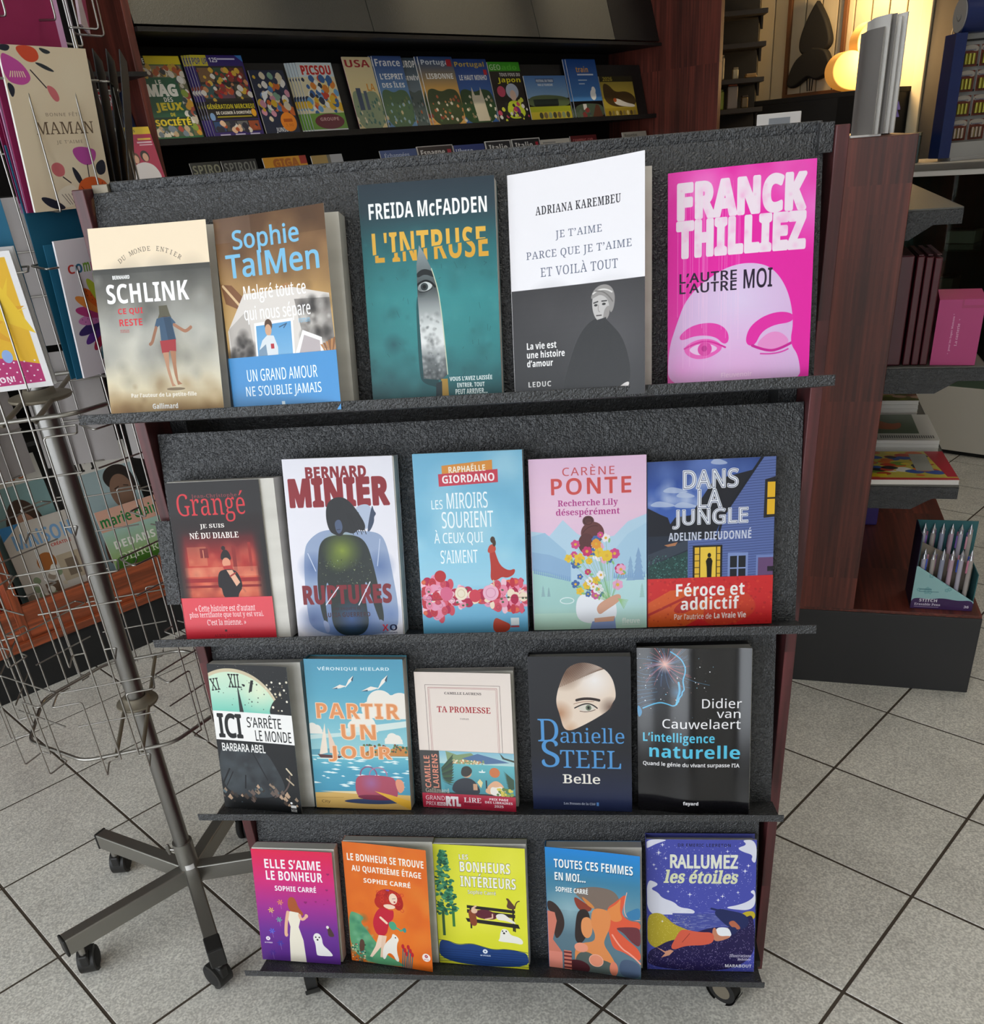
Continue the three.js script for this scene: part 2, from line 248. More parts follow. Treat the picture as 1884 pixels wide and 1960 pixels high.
const COVER = {
  schlink(k) {
    k.R(0, 0, 1, 0.21, '#efdcc0');
    const s = 'DU MONDE ENTIER', g = k.g; g.font = `${0.046 * k.W}px ${SERIF}`; g.fillStyle = '#5d5348'; g.textAlign = 'center';
    for (let i = 0; i < s.length; i++) { const a = (i - 7) / 7 * 0.62; g.save(); g.translate((0.5 + 0.42 * Math.sin(a)) * k.W, (0.40 - 0.27 * Math.cos(a)) * k.H); g.rotate(a); g.fillText(s[i], 0, 0); g.restore(); }
    k.grad(0.208, 1, [[0, '#4b4b48'], [0.18, '#6d6b64'], [0.36, '#a8a79f'], [0.6, '#cfc9b6'], [0.8, '#d8ccae'], [0.9, '#b4976a'], [1, '#8d6638']]);
    k.mottle(90, 0, 0.22, 1, 0.8, ['rgba(60,60,58,1)', 'rgba(215,213,205,1)', 'rgba(150,150,146,1)'], 0.05, 0.2, 0.22); k.mottle(40, 0, 0.8, 1, 1, ['rgba(120,85,45,1)', 'rgba(225,205,165,1)'], 0.03, 0.12, 0.25);
    k.R(0, 0.208, 1, 0.235, 'rgba(60,60,58,0.35)');
    k.T('BERNHARD', 0.162, 0.243, 0.309, 0.263, '#fff'); k.T('SCHLINK', 0.093, 0.285, 0.80, 0.387, '#fff'); k.T('CE QUI', 0.173, 0.412, 0.389, 0.448, '#d5303a'); k.T('RESTE', 0.173, 0.468, 0.374, 0.505, '#d5303a'); k.T('roman', 0.173, 0.522, 0.251, 0.538, '#b04040', SERIF);
    k.P([[0.53, 0.41], [0.6, 0.408], [0.615, 0.45], [0.628, 0.472], [0.51, 0.474], [0.528, 0.45]], '#5b5746'); k.E(0.572, 0.475, 0.035, 0.012, '#5a4636');
    k.P([[0.50, 0.475], [0.55, 0.468], [0.62, 0.468], [0.66, 0.50], [0.632, 0.515], [0.648, 0.588], [0.518, 0.594], [0.518, 0.51], [0.485, 0.525], [0.475, 0.515]], '#3d5670'); k.P([[0.56, 0.47], [0.62, 0.47], [0.64, 0.585], [0.58, 0.59]], '#31475e');
    k.L([[0.645, 0.51], [0.71, 0.54], [0.745, 0.548], [0.785, 0.527]], '#a5745a', 0.024, true); k.L([[0.487, 0.52], [0.455, 0.57], [0.437, 0.60], [0.42, 0.605]], '#96684f', 0.024, true);
    k.P([[0.507, 0.59], [0.645, 0.584], [0.638, 0.648], [0.582, 0.642], [0.574, 0.652], [0.515, 0.655]], '#a23238');
    k.P([[0.52, 0.652], [0.572, 0.65], [0.562, 0.73], [0.585, 0.815], [0.605, 0.83], [0.57, 0.832], [0.545, 0.76]], '#b98a6c'); k.P([[0.585, 0.644], [0.635, 0.646], [0.625, 0.72], [0.628, 0.80], [0.66, 0.82], [0.62, 0.825], [0.602, 0.77]], '#a97758');
    k.E(0.60, 0.845, 0.08, 0.008, 'rgba(80,60,40,0.6)');
    k.T('Par l’auteur de La petite-fille', 0.199, 0.862, 0.775, 0.892, '#f3ece0'); k.T('Gallimard', 0.377, 0.92, 0.60, 0.95, '#fff');
  },
  talmen(k) {
    k.grad(0, 0.75, [[0, '#64462f'], [0.25, '#7c5a3a'], [0.5, '#b08a54'], [0.8, '#c9a468'], [1, '#a07a4a']]); k.R(0.33, 0, 1, 0.12, 'rgba(70,45,25,0.35)'); k.R(0, 0, 0.33, 0.12, 'rgba(120,110,110,0.25)'); k.mottle(50, 0, 0, 1, 0.4, ['rgba(60,40,25,1)', 'rgba(180,140,90,1)'], 0.04, 0.16, 0.22);
    k.P([[0, 0.32], [0.1, 0.33], [0.2, 0.40], [0.13, 0.45], [0.03, 0.42]], '#7d5232'); k.L([[0.02, 0.33], [0.15, 0.43]], '#d9b98d', 0.02); k.P([[0.52, 0.37], [0.6, 0.345], [0.64, 0.36], [0.58, 0.39]], '#a97b4e');
    k.P([[0.02, 0.56], [0.2, 0.38], [0.65, 0.37], [0.98, 0.42], [1, 0.75], [0.02, 0.75]], '#d9d2cc'); k.P([[0.03, 0.55], [0.22, 0.46], [0.26, 0.73], [0.04, 0.74]], '#b9b2ac'); k.mottle(26, 0.03, 0.58, 0.24, 0.73, ['rgba(40,36,34,1)'], 0.02, 0.07, 0.6);
    k.P([[0.66, 0.43], [0.98, 0.44], [1, 0.70], [0.72, 0.66]], '#8d8782'); k.mottle(34, 0.68, 0.44, 0.98, 0.66, ['rgba(35,32,30,1)', 'rgba(225,220,215,1)'], 0.02, 0.08, 0.6);
    k.P([[0.27, 0.53], [0.63, 0.52], [0.62, 0.74], [0.26, 0.74]], '#f4f2f0'); k.P([[0.285, 0.545], [0.61, 0.535], [0.60, 0.74], [0.275, 0.74]], '#5f9ed0'); k.grad(0.545, 0.74, [[0, '#5f9ed0'], [1, '#84b6da']], 0.29, 0.6);
    k.L([[0.5, 0.56], [0.57, 0.545], [0.54, 0.565]], '#3a5a7a', 0.008); k.E(0.40, 0.545, 0.035, 0.03, '#5a4030'); k.E(0.395, 0.57, 0.03, 0.03, '#d0a484'); k.P([[0.33, 0.62], [0.38, 0.595], [0.44, 0.60], [0.47, 0.66], [0.46, 0.74], [0.28, 0.74], [0.3, 0.66]], '#d8dde2'); k.P([[0.29, 0.67], [0.36, 0.64], [0.37, 0.74], [0.28, 0.74]], '#7d96ae'); k.R(0.405, 0.64, 0.435, 0.665, '#b5303a');
    k.P([[0.60, 0.735], [0.71, 0.585], [0.88, 0.63], [0.88, 0.74]], '#f6f4f2'); k.P([[0.64, 0.735], [0.72, 0.61], [0.86, 0.645], [0.86, 0.735]], '#b8aeb0');
    for (let i = 0; i < 9; i++) k.P([[0.95, 0.755], [0.86 + i * 0.025, 0.635 + Math.abs(i - 5) * 0.006], [0.882 + i * 0.025, 0.635 + Math.abs(i - 5) * 0.006]], i % 2 ? '#8a5a34' : '#b98250');
    k.T('Sophie', 0.155, 0.062, 0.755, 0.185, '#79b9de', SANS); k.T('TalMen', 0.075, 0.175, 0.915, 0.295, '#79b9de', SANS); k.T('Sophie', 0.155, 0.062, 0.755, 0.185, 'none', SANS, { line: '#79b9de', lw: 4 }); k.T('TalMen', 0.075, 0.175, 0.915, 0.295, 'none', SANS, { line: '#79b9de', lw: 4 });
    k.T('Malgré tout ce', 0.204, 0.337, 0.775, 0.432, '#fff', SANS); k.T('qui nous sépare', 0.188, 0.44, 0.80, 0.535, '#fff', SANS); k.T('roman', 0.685, 0.527, 0.785, 0.548, '#7fbbe0', SANS);
  },
  talmenBand(k) { k.R(0, 0, 1, 1, '#2c88c9'); k.T('UN GRAND AMOUR', 0.155, 0.22, 0.81, 0.43, '#f2f6fa', SANS); k.T('NE S’OUBLIE JAMAIS', 0.13, 0.51, 0.835, 0.73, '#f2f6fa', SANS); k.R(0.455, 0.80, 0.485, 0.87, '#dcebf5'); k.T('Albin Michel', 0.375, 0.91, 0.565, 0.99, '#dcebf5', SANS); },
  intruse(k) {
    k.grad(0, 1, [[0, '#2f3b45'], [0.12, '#33454f'], [0.28, '#2f6a70'], [0.5, '#38888c'], [0.72, '#348084'], [1, '#215056']]); k.blob(0.5, 0.6, 0.7, 'rgba(70,160,160,1)', 0.3); k.mottle(120, 0, 0.2, 1, 1, ['rgba(20,55,60,1)', 'rgba(90,170,170,1)'], 0.015, 0.09, 0.13); k.blob(0.19, 0.71, 0.09, 'rgba(30,60,70,1)', 0.5);
    for (let i = 0; i < 40; i++) { const u = rnd(), v = rr(0.3, 1); k.L([[u, v], [u + rr(-0.02, 0.02), v + rr(0.005, 0.03)]], 'rgba(20,50,55,0.35)', 0.003); }
    k.T('FREIDA McFADDEN', 0.066, 0.082, 0.94, 0.152, '#fbfdfd');
    const g = k.g, cutline = (top) => { g.beginPath(); if (top) { g.moveTo(0, 0); g.lineTo(k.W, 0); g.lineTo(k.W, 0.258 * k.H); g.lineTo(0, 0.31 * k.H); } else { g.moveTo(0, k.H); g.lineTo(k.W, k.H); g.lineTo(k.W, 0.262 * k.H); g.lineTo(0, 0.314 * k.H); } g.closePath(); g.clip(); };
    g.save(); cutline(true); k.T('L\'INTRUSE', 0.075, 0.208, 0.925, 0.335, '#e6b44c', 'bold sans-serif'); g.restore(); g.save(); cutline(false); k.T('L\'INTRUSE', 0.09, 0.215, 0.94, 0.342, '#dda63e', 'bold sans-serif'); g.restore();
    k.P([[0.385, 0.36], [0.37, 0.85], [0.40, 0.90], [0.53, 0.92], [0.50, 0.98], [0.55, 0.98]], 'rgba(15,40,45,0.55)', true);
    const blade = [[0.427, 0.275], [0.46, 0.31], [0.51, 0.38], [0.545, 0.45], [0.565, 0.55], [0.58, 0.68], [0.592, 0.86], [0.54, 0.885], [0.405, 0.875], [0.40, 0.70], [0.395, 0.50], [0.40, 0.36]];
    k.P(blade, '#7d8587'); g.save(); k.path(blade); g.clip(); k.grad(0.27, 0.9, [[0, '#9aa5a8'], [0.18, '#6d777a'], [0.30, '#454c4e'], [0.42, '#8d9496'], [0.58, '#d6dada'], [0.7, '#e4e6e6'], [0.82, '#7d8284'], [1, '#3a3e40']], 0.38, 0.6);
    k.mottle(140, 0.39, 0.58, 0.6, 0.88, ['rgba(40,44,46,1)', 'rgba(240,242,242,1)'], 0.006, 0.03, 0.3); k.P([[0.39, 0.40], [0.45, 0.375], [0.53, 0.395], [0.54, 0.425], [0.46, 0.40], [0.40, 0.42]], '#25292b', true); k.P([[0.40, 0.455], [0.44, 0.432], [0.50, 0.44], [0.515, 0.46], [0.46, 0.482], [0.40, 0.475]], '#c9cfcf', true); k.E(0.45, 0.458, 0.028, 0.017, '#3a4446'); k.E(0.45, 0.458, 0.013, 0.009, '#0e1112'); k.L([[0.395, 0.45], [0.44, 0.428], [0.505, 0.437], [0.53, 0.46]], '#15191a', 0.014, true); k.L([[0.41, 0.48], [0.46, 0.486], [0.51, 0.466]], '#2a2f30', 0.006, true); k.blob(0.42, 0.47, 0.06, 'rgba(25,30,32,1)', 0.5); g.restore();
    k.L([[0.51, 0.38], [0.545, 0.45], [0.565, 0.55], [0.58, 0.68], [0.592, 0.86]], '#cfd6bb', 0.007, true);
    k.P([[0.54, 0.88], [0.59, 0.88], [0.595, 1], [0.53, 1]], '#b08a3c'); k.P([[0.50, 0.90], [0.545, 0.89], [0.54, 1], [0.49, 1]], '#23343a');
    k.T('VOUS L’AVEZ LAISSÉE', 0.605, 0.868, 0.93, 0.893, '#eef6f6'); k.T('ENTRER. TOUT', 0.66, 0.902, 0.87, 0.924, '#eef6f6'); k.T('PEUT ARRIVER...', 0.645, 0.932, 0.89, 0.956, '#eef6f6'); k.T('·City·', 0.07, 0.965, 0.25, 0.99, '#d5e4e4', SANS);
  },
  karembeu(k) {
    k.R(0, 0, 1, 0.505, '#e9e7ec'); k.T('ADRIANA KAREMBEU', 0.20, 0.152, 0.825, 0.187, '#2e2c33', 'bold serif', { track: 0.06 });
    k.T('JE T’AIME', 0.345, 0.262, 0.685, 0.304, '#5a6177', SERIF, { track: 0.06 }); k.T('PARCE QUE JE T’AIME', 0.12, 0.338, 0.90, 0.382, '#5a6177', SERIF, { track: 0.05 }); k.T('ET VOILÀ TOUT', 0.225, 0.402, 0.80, 0.452, '#5a6177', SERIF, { track: 0.05 });
    k.grad(0.502, 1, [[0, '#2c2a2c'], [0.5, '#242224'], [1, '#151416']]); k.blob(0.75, 0.75, 0.45, 'rgba(90,88,92,1)', 0.55); k.blob(0.3, 0.62, 0.25, 'rgba(70,68,70,1)', 0.35);
    k.P([[0.60, 0.66], [0.70, 0.655], [0.74, 0.68], [0.83, 0.74], [0.88, 0.83], [0.90, 0.93], [0.83, 1], [0.36, 1], [0.42, 0.86], [0.50, 0.73]], '#0d0c0e', true);
    k.P([[0.62, 0.55], [0.70, 0.53], [0.75, 0.57], [0.745, 0.63], [0.71, 0.665], [0.66, 0.675], [0.625, 0.645], [0.61, 0.60]], '#b9b5b4', true); k.P([[0.60, 0.575], [0.62, 0.535], [0.68, 0.512], [0.75, 0.52], [0.785, 0.56], [0.775, 0.62], [0.745, 0.645], [0.735, 0.58], [0.68, 0.555], [0.635, 0.565]], '#8d8987', true); k.L([[0.62, 0.55], [0.69, 0.52], [0.76, 0.55]], '#d5d1cf', 0.01, true); k.L([[0.64, 0.54], [0.71, 0.535], [0.765, 0.59]], '#6a6664', 0.008, true);
    k.P([[0.70, 0.62], [0.745, 0.60], [0.74, 0.655], [0.69, 0.675]], '#8f8a88', true); k.L([[0.625, 0.59], [0.655, 0.585]], '#2c2a2a', 0.008); k.L([[0.685, 0.585], [0.72, 0.585]], '#2c2a2a', 0.008); k.E(0.64, 0.60, 0.013, 0.005, '#232121'); k.E(0.70, 0.598, 0.014, 0.005, '#232121'); k.L([[0.66, 0.60], [0.652, 0.625], [0.668, 0.63]], '#8a8482', 0.005, true); k.L([[0.645, 0.645], [0.68, 0.645]], '#4a4243', 0.008);
    k.P([[0.62, 0.668], [0.715, 0.655], [0.72, 0.68], [0.62, 0.69]], '#121113'); k.P([[0.80, 0.965], [0.87, 0.94], [0.89, 0.95], [0.84, 1], [0.79, 1]], '#cfc9c6', true);
    k.T('La vie est', 0.105, 0.738, 0.335, 0.770, '#f4f2f2'); k.T('une histoire', 0.103, 0.778, 0.398, 0.810, '#f4f2f2'); k.T('d’amour', 0.102, 0.818, 0.305, 0.850, '#f4f2f2'); k.T('LEDUC↗', 0.105, 0.918, 0.283, 0.943, '#f4f2f2', 'bold sans-serif', { track: 0.05 });
  },
  thilliez(k) {
    k.R(0, 0, 1, 1, '#e52aa4'); k.mottle(30, 0, 0, 1, 0.12, ['rgba(240,130,205,1)', 'rgba(215,20,140,1)'], 0.04, 0.2, 0.4); k.blob(1, 0.2, 0.3, 'rgba(238,140,214,1)', 0.7); k.blob(0, 0.06, 0.3, 'rgba(240,120,200,1)', 0.35);
    k.T('FRANCK', 0.07, 0.055, 0.93, 0.205, '#eddbe8', 'bold sans-serif', { line: '#eddbe8', lw: 12 }); k.T('THILLIEZ', 0.065, 0.222, 0.935, 0.372, '#eddbe8', 'bold sans-serif', { line: '#eddbe8', lw: 12 });
    k.mottle(70, 0.07, 0.06, 0.93, 0.37, ['rgba(235,70,175,1)'], 0.01, 0.05, 0.16);
    const g = k.g; g.save(); k.path([[0.06, 0.68], [0.13, 0.56], [0.30, 0.47], [0.46, 0.425], [0.62, 0.425], [0.74, 0.46], [0.84, 0.56], [0.885, 0.70], [0.86, 0.80], [0.93, 0.86], [0.95, 1], [0, 1], [0, 0.80]], true, true); g.clip(); k.R(0, 0, 1, 1, '#d7b4de'); k.blob(0.5, 0.58, 0.4, 'rgba(222,205,236,1)', 0.8); k.blob(0.5, 0.95, 0.5, 'rgba(236,170,220,1)', 0.6); k.blob(0.1, 0.9, 0.3, 'rgba(240,120,205,1)', 0.5);
    k.P([[0.08, 0.73], [0.18, 0.685], [0.33, 0.68], [0.42, 0.715], [0.44, 0.77], [0.40, 0.79], [0.34, 0.745], [0.20, 0.735], [0.09, 0.76]], '#e23aa8', true); k.P([[0.55, 0.77], [0.58, 0.71], [0.68, 0.665], [0.80, 0.65], [0.89, 0.67], [0.87, 0.705], [0.75, 0.71], [0.66, 0.74], [0.62, 0.80], [0.57, 0.80]], '#e230a5', true);
    k.P([[0.11, 0.79], [0.20, 0.755], [0.32, 0.755], [0.41, 0.80], [0.31, 0.845], [0.20, 0.85], [0.13, 0.825]], '#e65ab6', true); k.P([[0.14, 0.80], [0.22, 0.775], [0.31, 0.78], [0.37, 0.805], [0.28, 0.83], [0.20, 0.83]], '#e7bde2', true); k.E(0.265, 0.803, 0.05, 0.032, '#d93aa0'); k.E(0.262, 0.80, 0.02, 0.014, '#b81583'); k.L([[0.12, 0.795], [0.22, 0.765], [0.32, 0.768], [0.41, 0.80]], '#d62297', 0.012, true);
    k.P([[0.62, 0.80], [0.70, 0.745], [0.79, 0.74], [0.87, 0.79], [0.80, 0.83], [0.68, 0.83]], '#e68fcb', true); k.L([[0.60, 0.80], [0.68, 0.825], [0.78, 0.83], [0.88, 0.795]], '#c92893', 0.018, true); k.L([[0.66, 0.84], [0.78, 0.85], [0.85, 0.825]], '#d647a8', 0.01, true); g.restore();
    for (let i = 0; i < 26; i++) { const u = rr(0.05, 0.5); k.R(u, 0.06, u + rr(0.002, 0.006), rr(0.6, 0.98), 'rgba(245,200,232,0.35)'); }
    k.T('L’AUTRE', 0.078, 0.45, 0.474, 0.492, '#2e2436', SANS, { track: 0.04, line: '#2e2436', lw: 5 }); k.T('L’AUTRE', 0.078, 0.497, 0.474, 0.540, '#2e2436', SANS, { track: 0.04, line: '#2e2436', lw: 5 }); k.T('MOI', 0.53, 0.453, 0.725, 0.537, '#2e2436', SANS, { line: '#2e2436', lw: 4 });
    k.T('Fleuvenoir', 0.385, 0.918, 0.602, 0.942, '#f3cfe8', SANS);
  },
  grange(k) {
    k.R(0, 0, 1, 1, '#262324'); k.g.save(); k.grad(0.25, 0.76, [[0, '#2a1416'], [0.2, '#5e1216'], [0.42, '#a82420'], [0.62, '#c63a2a'], [0.85, '#d8684a'], [1, '#b03426']], 0.03, 0.95); k.mottle(80, 0.05, 0.4, 0.92, 0.75, ['rgba(235,150,110,1)', 'rgba(110,15,18,1)'], 0.02, 0.12, 0.28);
    k.R(0.13, 0.40, 0.34, 0.52, 'rgba(230,170,120,0.35)'); k.R(0.27, 0.41, 0.36, 0.47, '#7e1d1c'); k.R(0.30, 0.42, 0.31, 0.47, '#d98a6a'); k.R(0.62, 0.40, 0.66, 0.56, '#8c2320'); k.R(0.80, 0.38, 0.83, 0.56, '#9c2a24'); k.R(0.06, 0.60, 0.9, 0.625, '#9d1c1e'); k.R(0.06, 0.645, 0.9, 0.66, '#8d1719'); k.R(0.08, 0.53, 0.88, 0.59, 'rgba(240,190,150,0.35)');
    for (let i = 0; i < 16; i++) { k.blob(0.0, 0.3 + i * 0.03, 0.13, 'rgba(28,22,22,1)', 0.7); k.blob(0.99, 0.3 + i * 0.03, 0.14, 'rgba(28,22,22,1)', 0.8); k.blob(i / 15, 0.26, 0.14, 'rgba(34,22,22,1)', 0.8); } k.g.restore();
    k.P([[0.49, 0.455], [0.53, 0.42], [0.575, 0.425], [0.60, 0.46], [0.605, 0.49], [0.49, 0.49]], '#1e1416', true); k.E(0.53, 0.412, 0.022, 0.014, '#2a181a'); k.E(0.545, 0.505, 0.045, 0.033, '#e2987a'); k.P([[0.50, 0.525], [0.60, 0.52], [0.615, 0.55], [0.52, 0.56]], '#b5332e'); k.P([[0.44, 0.56], [0.52, 0.545], [0.60, 0.545], [0.665, 0.57], [0.70, 0.66], [0.64, 0.70], [0.63, 0.735], [0.47, 0.735], [0.46, 0.66], [0.42, 0.66]], '#191216', true); k.P([[0.535, 0.55], [0.60, 0.55], [0.67, 0.63], [0.625, 0.655]], '#e6b093'); k.L([[0.57, 0.59], [0.63, 0.57]], '#a5332e', 0.016); k.R(0.50, 0.725, 0.545, 0.77, '#c04a3a'); k.R(0.57, 0.725, 0.615, 0.77, '#c04a3a'); k.L([[0.69, 0.665], [0.715, 0.69]], '#c96a52', 0.02); k.L([[0.45, 0.67], [0.455, 0.70]], '#c96a52', 0.02);
    k.T('Jean-Christophe', 0.255, 0.075, 0.74, 0.104, '#a8434a', SERIF, { track: 0.08 }); k.T('Grangé', 0.085, 0.06, 0.825, 0.250, '#d4343d', SERIF); k.T('JE SUIS', 0.307, 0.258, 0.573, 0.292, '#f6efea', 'bold serif'); k.T('NÉ DU DIABLE', 0.18, 0.302, 0.715, 0.349, '#f6efea', 'bold serif');
  },
  grangeBand(k) { k.R(0, 0, 1, 1, '#dc2236'); k.T('« Cette histoire est d’autant', 0.135, 0.165, 0.80, 0.325, '#f7e6e4', SERIF); k.T('plus terrifiante que tout y est vrai.', 0.062, 0.33, 0.885, 0.50, '#f7e6e4', SERIF); k.T('C’est la mienne. »', 0.25, 0.51, 0.68, 0.655, '#f7e6e4', SERIF); k.R(0.435, 0.76, 0.46, 0.81, '#4a1218'); k.T('ALBIN MICHEL', 0.31, 0.87, 0.605, 0.94, '#7d1420', SERIF); },
  minier(k) {
    k.R(0, 0, 1, 1, '#e9e7f0'); k.T('BERNARD', 0.205, 0.048, 0.755, 0.107, '#8d1c26', 'bold sans-serif', { line: '#8d1c26', lw: 6 }); k.T('MINIER', 0.042, 0.113, 0.945, 0.258, '#8d1722', 'bold sans-serif', { line: '#8d1722', lw: 10 }); k.R(0.42, 0.05, 0.66, 0.262, 'rgba(220,40,60,0.0)');
    k.P([[0.62, 0.27], [0.74, 0.25], [0.785, 0.28], [0.80, 0.32], [0.775, 0.335], [0.775, 0.36], [0.75, 0.385], [0.68, 0.40], [0.66, 0.36]], '#b3bfd6', true); k.P([[0.79, 0.25], [0.80, 0.29], [0.825, 0.31], [0.80, 0.325], [0.80, 0.345], [0.79, 0.365], [0.76, 0.40], [0.72, 0.42]], '#39465f', true);
    k.P([[0.12, 0.50], [0.20, 0.43], [0.34, 0.385], [0.62, 0.40], [0.84, 0.41], [0.90, 0.48], [0.93, 0.62], [0.975, 0.85], [0.94, 1], [0.13, 1], [0.10, 0.8]], '#93a4c4', true); k.blob(0.2, 0.6, 0.16, 'rgba(50,80,140,1)', 0.6); k.blob(0.82, 0.6, 0.16, 'rgba(60,90,150,1)', 0.6); k.blob(0.5, 0.95, 0.45, 'rgba(40,70,130,1)', 0.75); k.blob(0.15, 0.9, 0.16, 'rgba(30,50,100,1)', 0.6); k.blob(0.9, 0.88, 0.13, 'rgba(80,110,170,1)', 0.5);
    k.L([[0.16, 0.52], [0.22, 0.62]], '#c9d3e6', 0.008); k.L([[0.84, 0.45], [0.80, 0.6]], '#c0cbe2', 0.008);
    k.P([[0.28, 0.46], [0.38, 0.42], [0.62, 0.42], [0.72, 0.47], [0.765, 0.6], [0.80, 0.74], [0.835, 0.9], [0.80, 0.95], [0.73, 0.80], [0.68, 0.66], [0.66, 0.76], [0.70, 1], [0.33, 1], [0.34, 0.76], [0.32, 0.66], [0.28, 0.79], [0.30, 0.95], [0.245, 0.9], [0.22, 0.72], [0.25, 0.55]], '#1d2622', true); k.blob(0.48, 0.51, 0.2, 'rgba(150,170,50,1)', 0.85); k.blob(0.42, 0.57, 0.12, 'rgba(100,120,40,1)', 0.6); k.blob(0.52, 0.9, 0.2, 'rgba(50,90,160,1)', 0.8); k.speck(160, 0.26, 0.56, 0.74, 0.7, ['rgba(190,205,140,0.6)', 'rgba(90,110,110,0.6)', 'rgba(15,20,20,0.7)'], 0.001, 0.005);
    k.R(0.0, 0, 0, 0, '#000'); k.P([[0.355, 0.33], [0.37, 0.25], [0.44, 0.215], [0.53, 0.212], [0.60, 0.245], [0.66, 0.30], [0.72, 0.37], [0.70, 0.405], [0.65, 0.39], [0.60, 0.42], [0.52, 0.40], [0.49, 0.43], [0.43, 0.42], [0.38, 0.40]], '#1c1d20', true); for (let i = 0; i < 10; i++) k.L([[0.55 + i * 0.012, 0.3], [0.60 + i * 0.013, 0.42 - (i % 3) * 0.012]], '#16171a', 0.006); k.P([[0.43, 0.345], [0.49, 0.33], [0.51, 0.385], [0.47, 0.42], [0.44, 0.40]], '#4c5a78', true); k.L([[0.45, 0.392], [0.48, 0.39]], '#2a2f44', 0.006);
    k.P([[0.24, 0.90], [0.30, 0.915], [0.31, 0.97], [0.27, 0.985]], '#8793b4', true); k.P([[0.78, 0.9], [0.83, 0.92], [0.83, 0.96], [0.79, 0.95]], '#7f8cb0', true);
    k.T('RUPTURES', 0.08, 0.705, 0.91, 0.81, '#7c1522', 'bold sans-serif', { line: '#7c1522', lw: 7 }); k.L([[0.29, 0.815], [0.42, 0.715]], '#dfe2ee', 0.010); k.L([[0.60, 0.82], [0.72, 0.69]], '#dfe2ee', 0.010);
    k.T('UNE ENQUÊTE DE', 0.35, 0.828, 0.618, 0.850, '#35181f'); k.T('LUCIA GUERRERO', 0.273, 0.86, 0.70, 0.888, '#35181f'); k.T('X', 0.805, 0.938, 0.865, 0.975, '#c03040'); k.T('O', 0.875, 0.938, 0.945, 0.975, '#252a48'); k.T('EDITIONS', 0.805, 0.982, 0.945, 0.992, '#555b78');
  },
  giordano(k) {
    k.grad(0, 1, [[0, '#6fb0d0'], [0.3, '#7dbcd9'], [0.55, '#8fc9e2'], [0.72, '#9cd0e6'], [0.8, '#79b8d6'], [1, '#5fa6cb']]); k.mottle(24, 0, 0, 1, 0.6, ['rgba(190,225,235,1)', 'rgba(95,160,195,1)'], 0.1, 0.25, 0.3);
    k.P([[0.262, 0.068], [0.725, 0.046], [0.725, 0.104], [0.262, 0.122]], '#d98c35'); k.P([[0.226, 0.112], [0.772, 0.096], [0.772, 0.165], [0.228, 0.178]], '#c63a4e'); k.T('RAPHAËLLE', 0.323, 0.066, 0.66, 0.108, '#f6ead8', 'bold sans-serif', { rot: -0.03 }); k.T('GIORDANO', 0.26, 0.120, 0.74, 0.163, '#f8eef0', 'bold sans-serif', { rot: -0.02 });
    const w = (s, a, b, c, d) => k.T(s, a, b, c, d, '#f2f9fc', SANS); w('LES', 0.148, 0.25, 0.252, 0.300); w('MIROIRS', 0.291, 0.212, 0.669, 0.30); w('SOURIENT', 0.236, 0.315, 0.714, 0.405); w('À CEUX QUI', 0.155, 0.412, 0.612, 0.503); w('S’AIMENT', 0.205, 0.525, 0.553, 0.60);
    const cols = ['#c33040', '#d9566c', '#e88aa6', '#e06a48', '#efc0cf', '#f0dcc4', '#b3204a', '#e59ab8', '#cf4a5c'];
    for (const s of [1, -1]) { seed = 4; for (let i = 0; i < 150; i++) { const u = rr(0, 1), e = 0.06 + 0.03 * Math.sin(u * 9) + (u < 0.3 ? 0.03 : 0), v = 0.79 - s * rr(-0.015, e); k.E(u, v, rr(0.018, 0.05), rr(0.012, 0.03), cols[(rnd() * 9) | 0]); if (i % 3 === 0) k.O(u, v, 0.018, 0.011, 'rgba(120,30,50,0.4)', 0.004); } for (let i = 0; i < 10; i++) k.E(rr(0, 1), 0.79 - s * rr(0, 0.05), 0.012, 0.006, '#4a6a48'); }
    k.E(0.19, 0.67, 0.055, 0.033, '#b92a2e'); k.R(0, 0.797, 1, 0.803, 'rgba(120,50,60,0.35)'); k.E(0.38, 0.77, 0.06, 0.038, '#efe2cc'); k.E(0.51, 0.785, 0.055, 0.036, '#cf3f52'); k.E(0.24, 0.77, 0.06, 0.04, '#d8668a'); k.E(0.66, 0.77, 0.075, 0.045, '#eab3ca'); k.O(0.66, 0.77, 0.045, 0.027, '#d58aa8', 0.006); k.O(0.38, 0.77, 0.035, 0.022, '#d3c19c', 0.006);
    k.P([[0.66, 0.53], [0.71, 0.52], [0.725, 0.56], [0.76, 0.62], [0.84, 0.65], [0.90, 0.635], [0.89, 0.67], [0.82, 0.69], [0.77, 0.68], [0.73, 0.70], [0.66, 0.705], [0.675, 0.62]], '#b5372c', true); k.P([[0.67, 0.50], [0.72, 0.50], [0.73, 0.54], [0.66, 0.55], [0.645, 0.535]], '#c24a3a', true); k.E(0.70, 0.475, 0.022, 0.018, '#4a3428'); k.E(0.712, 0.492, 0.016, 0.02, '#4a3428'); k.L([[0.69, 0.70], [0.695, 0.735]], '#e0c0a0', 0.012);
    k.P([[0.68, 0.905], [0.76, 0.93], [0.85, 0.955], [0.80, 1], [0.66, 1]], '#b5432f', true); k.R(0.838, 0.915, 0.917, 0.957, 'rgba(240,235,230,0.85)'); k.R(0.838, 0.96, 0.917, 0.97, '#b4434a');
  },
  ponte(k) {
    k.grad(0, 1, [[0, '#e4bfdb'], [0.3, '#e9c6dc'], [0.45, '#e4c3dc'], [0.7, '#b8d8d2'], [1, '#bcdfcf']]);
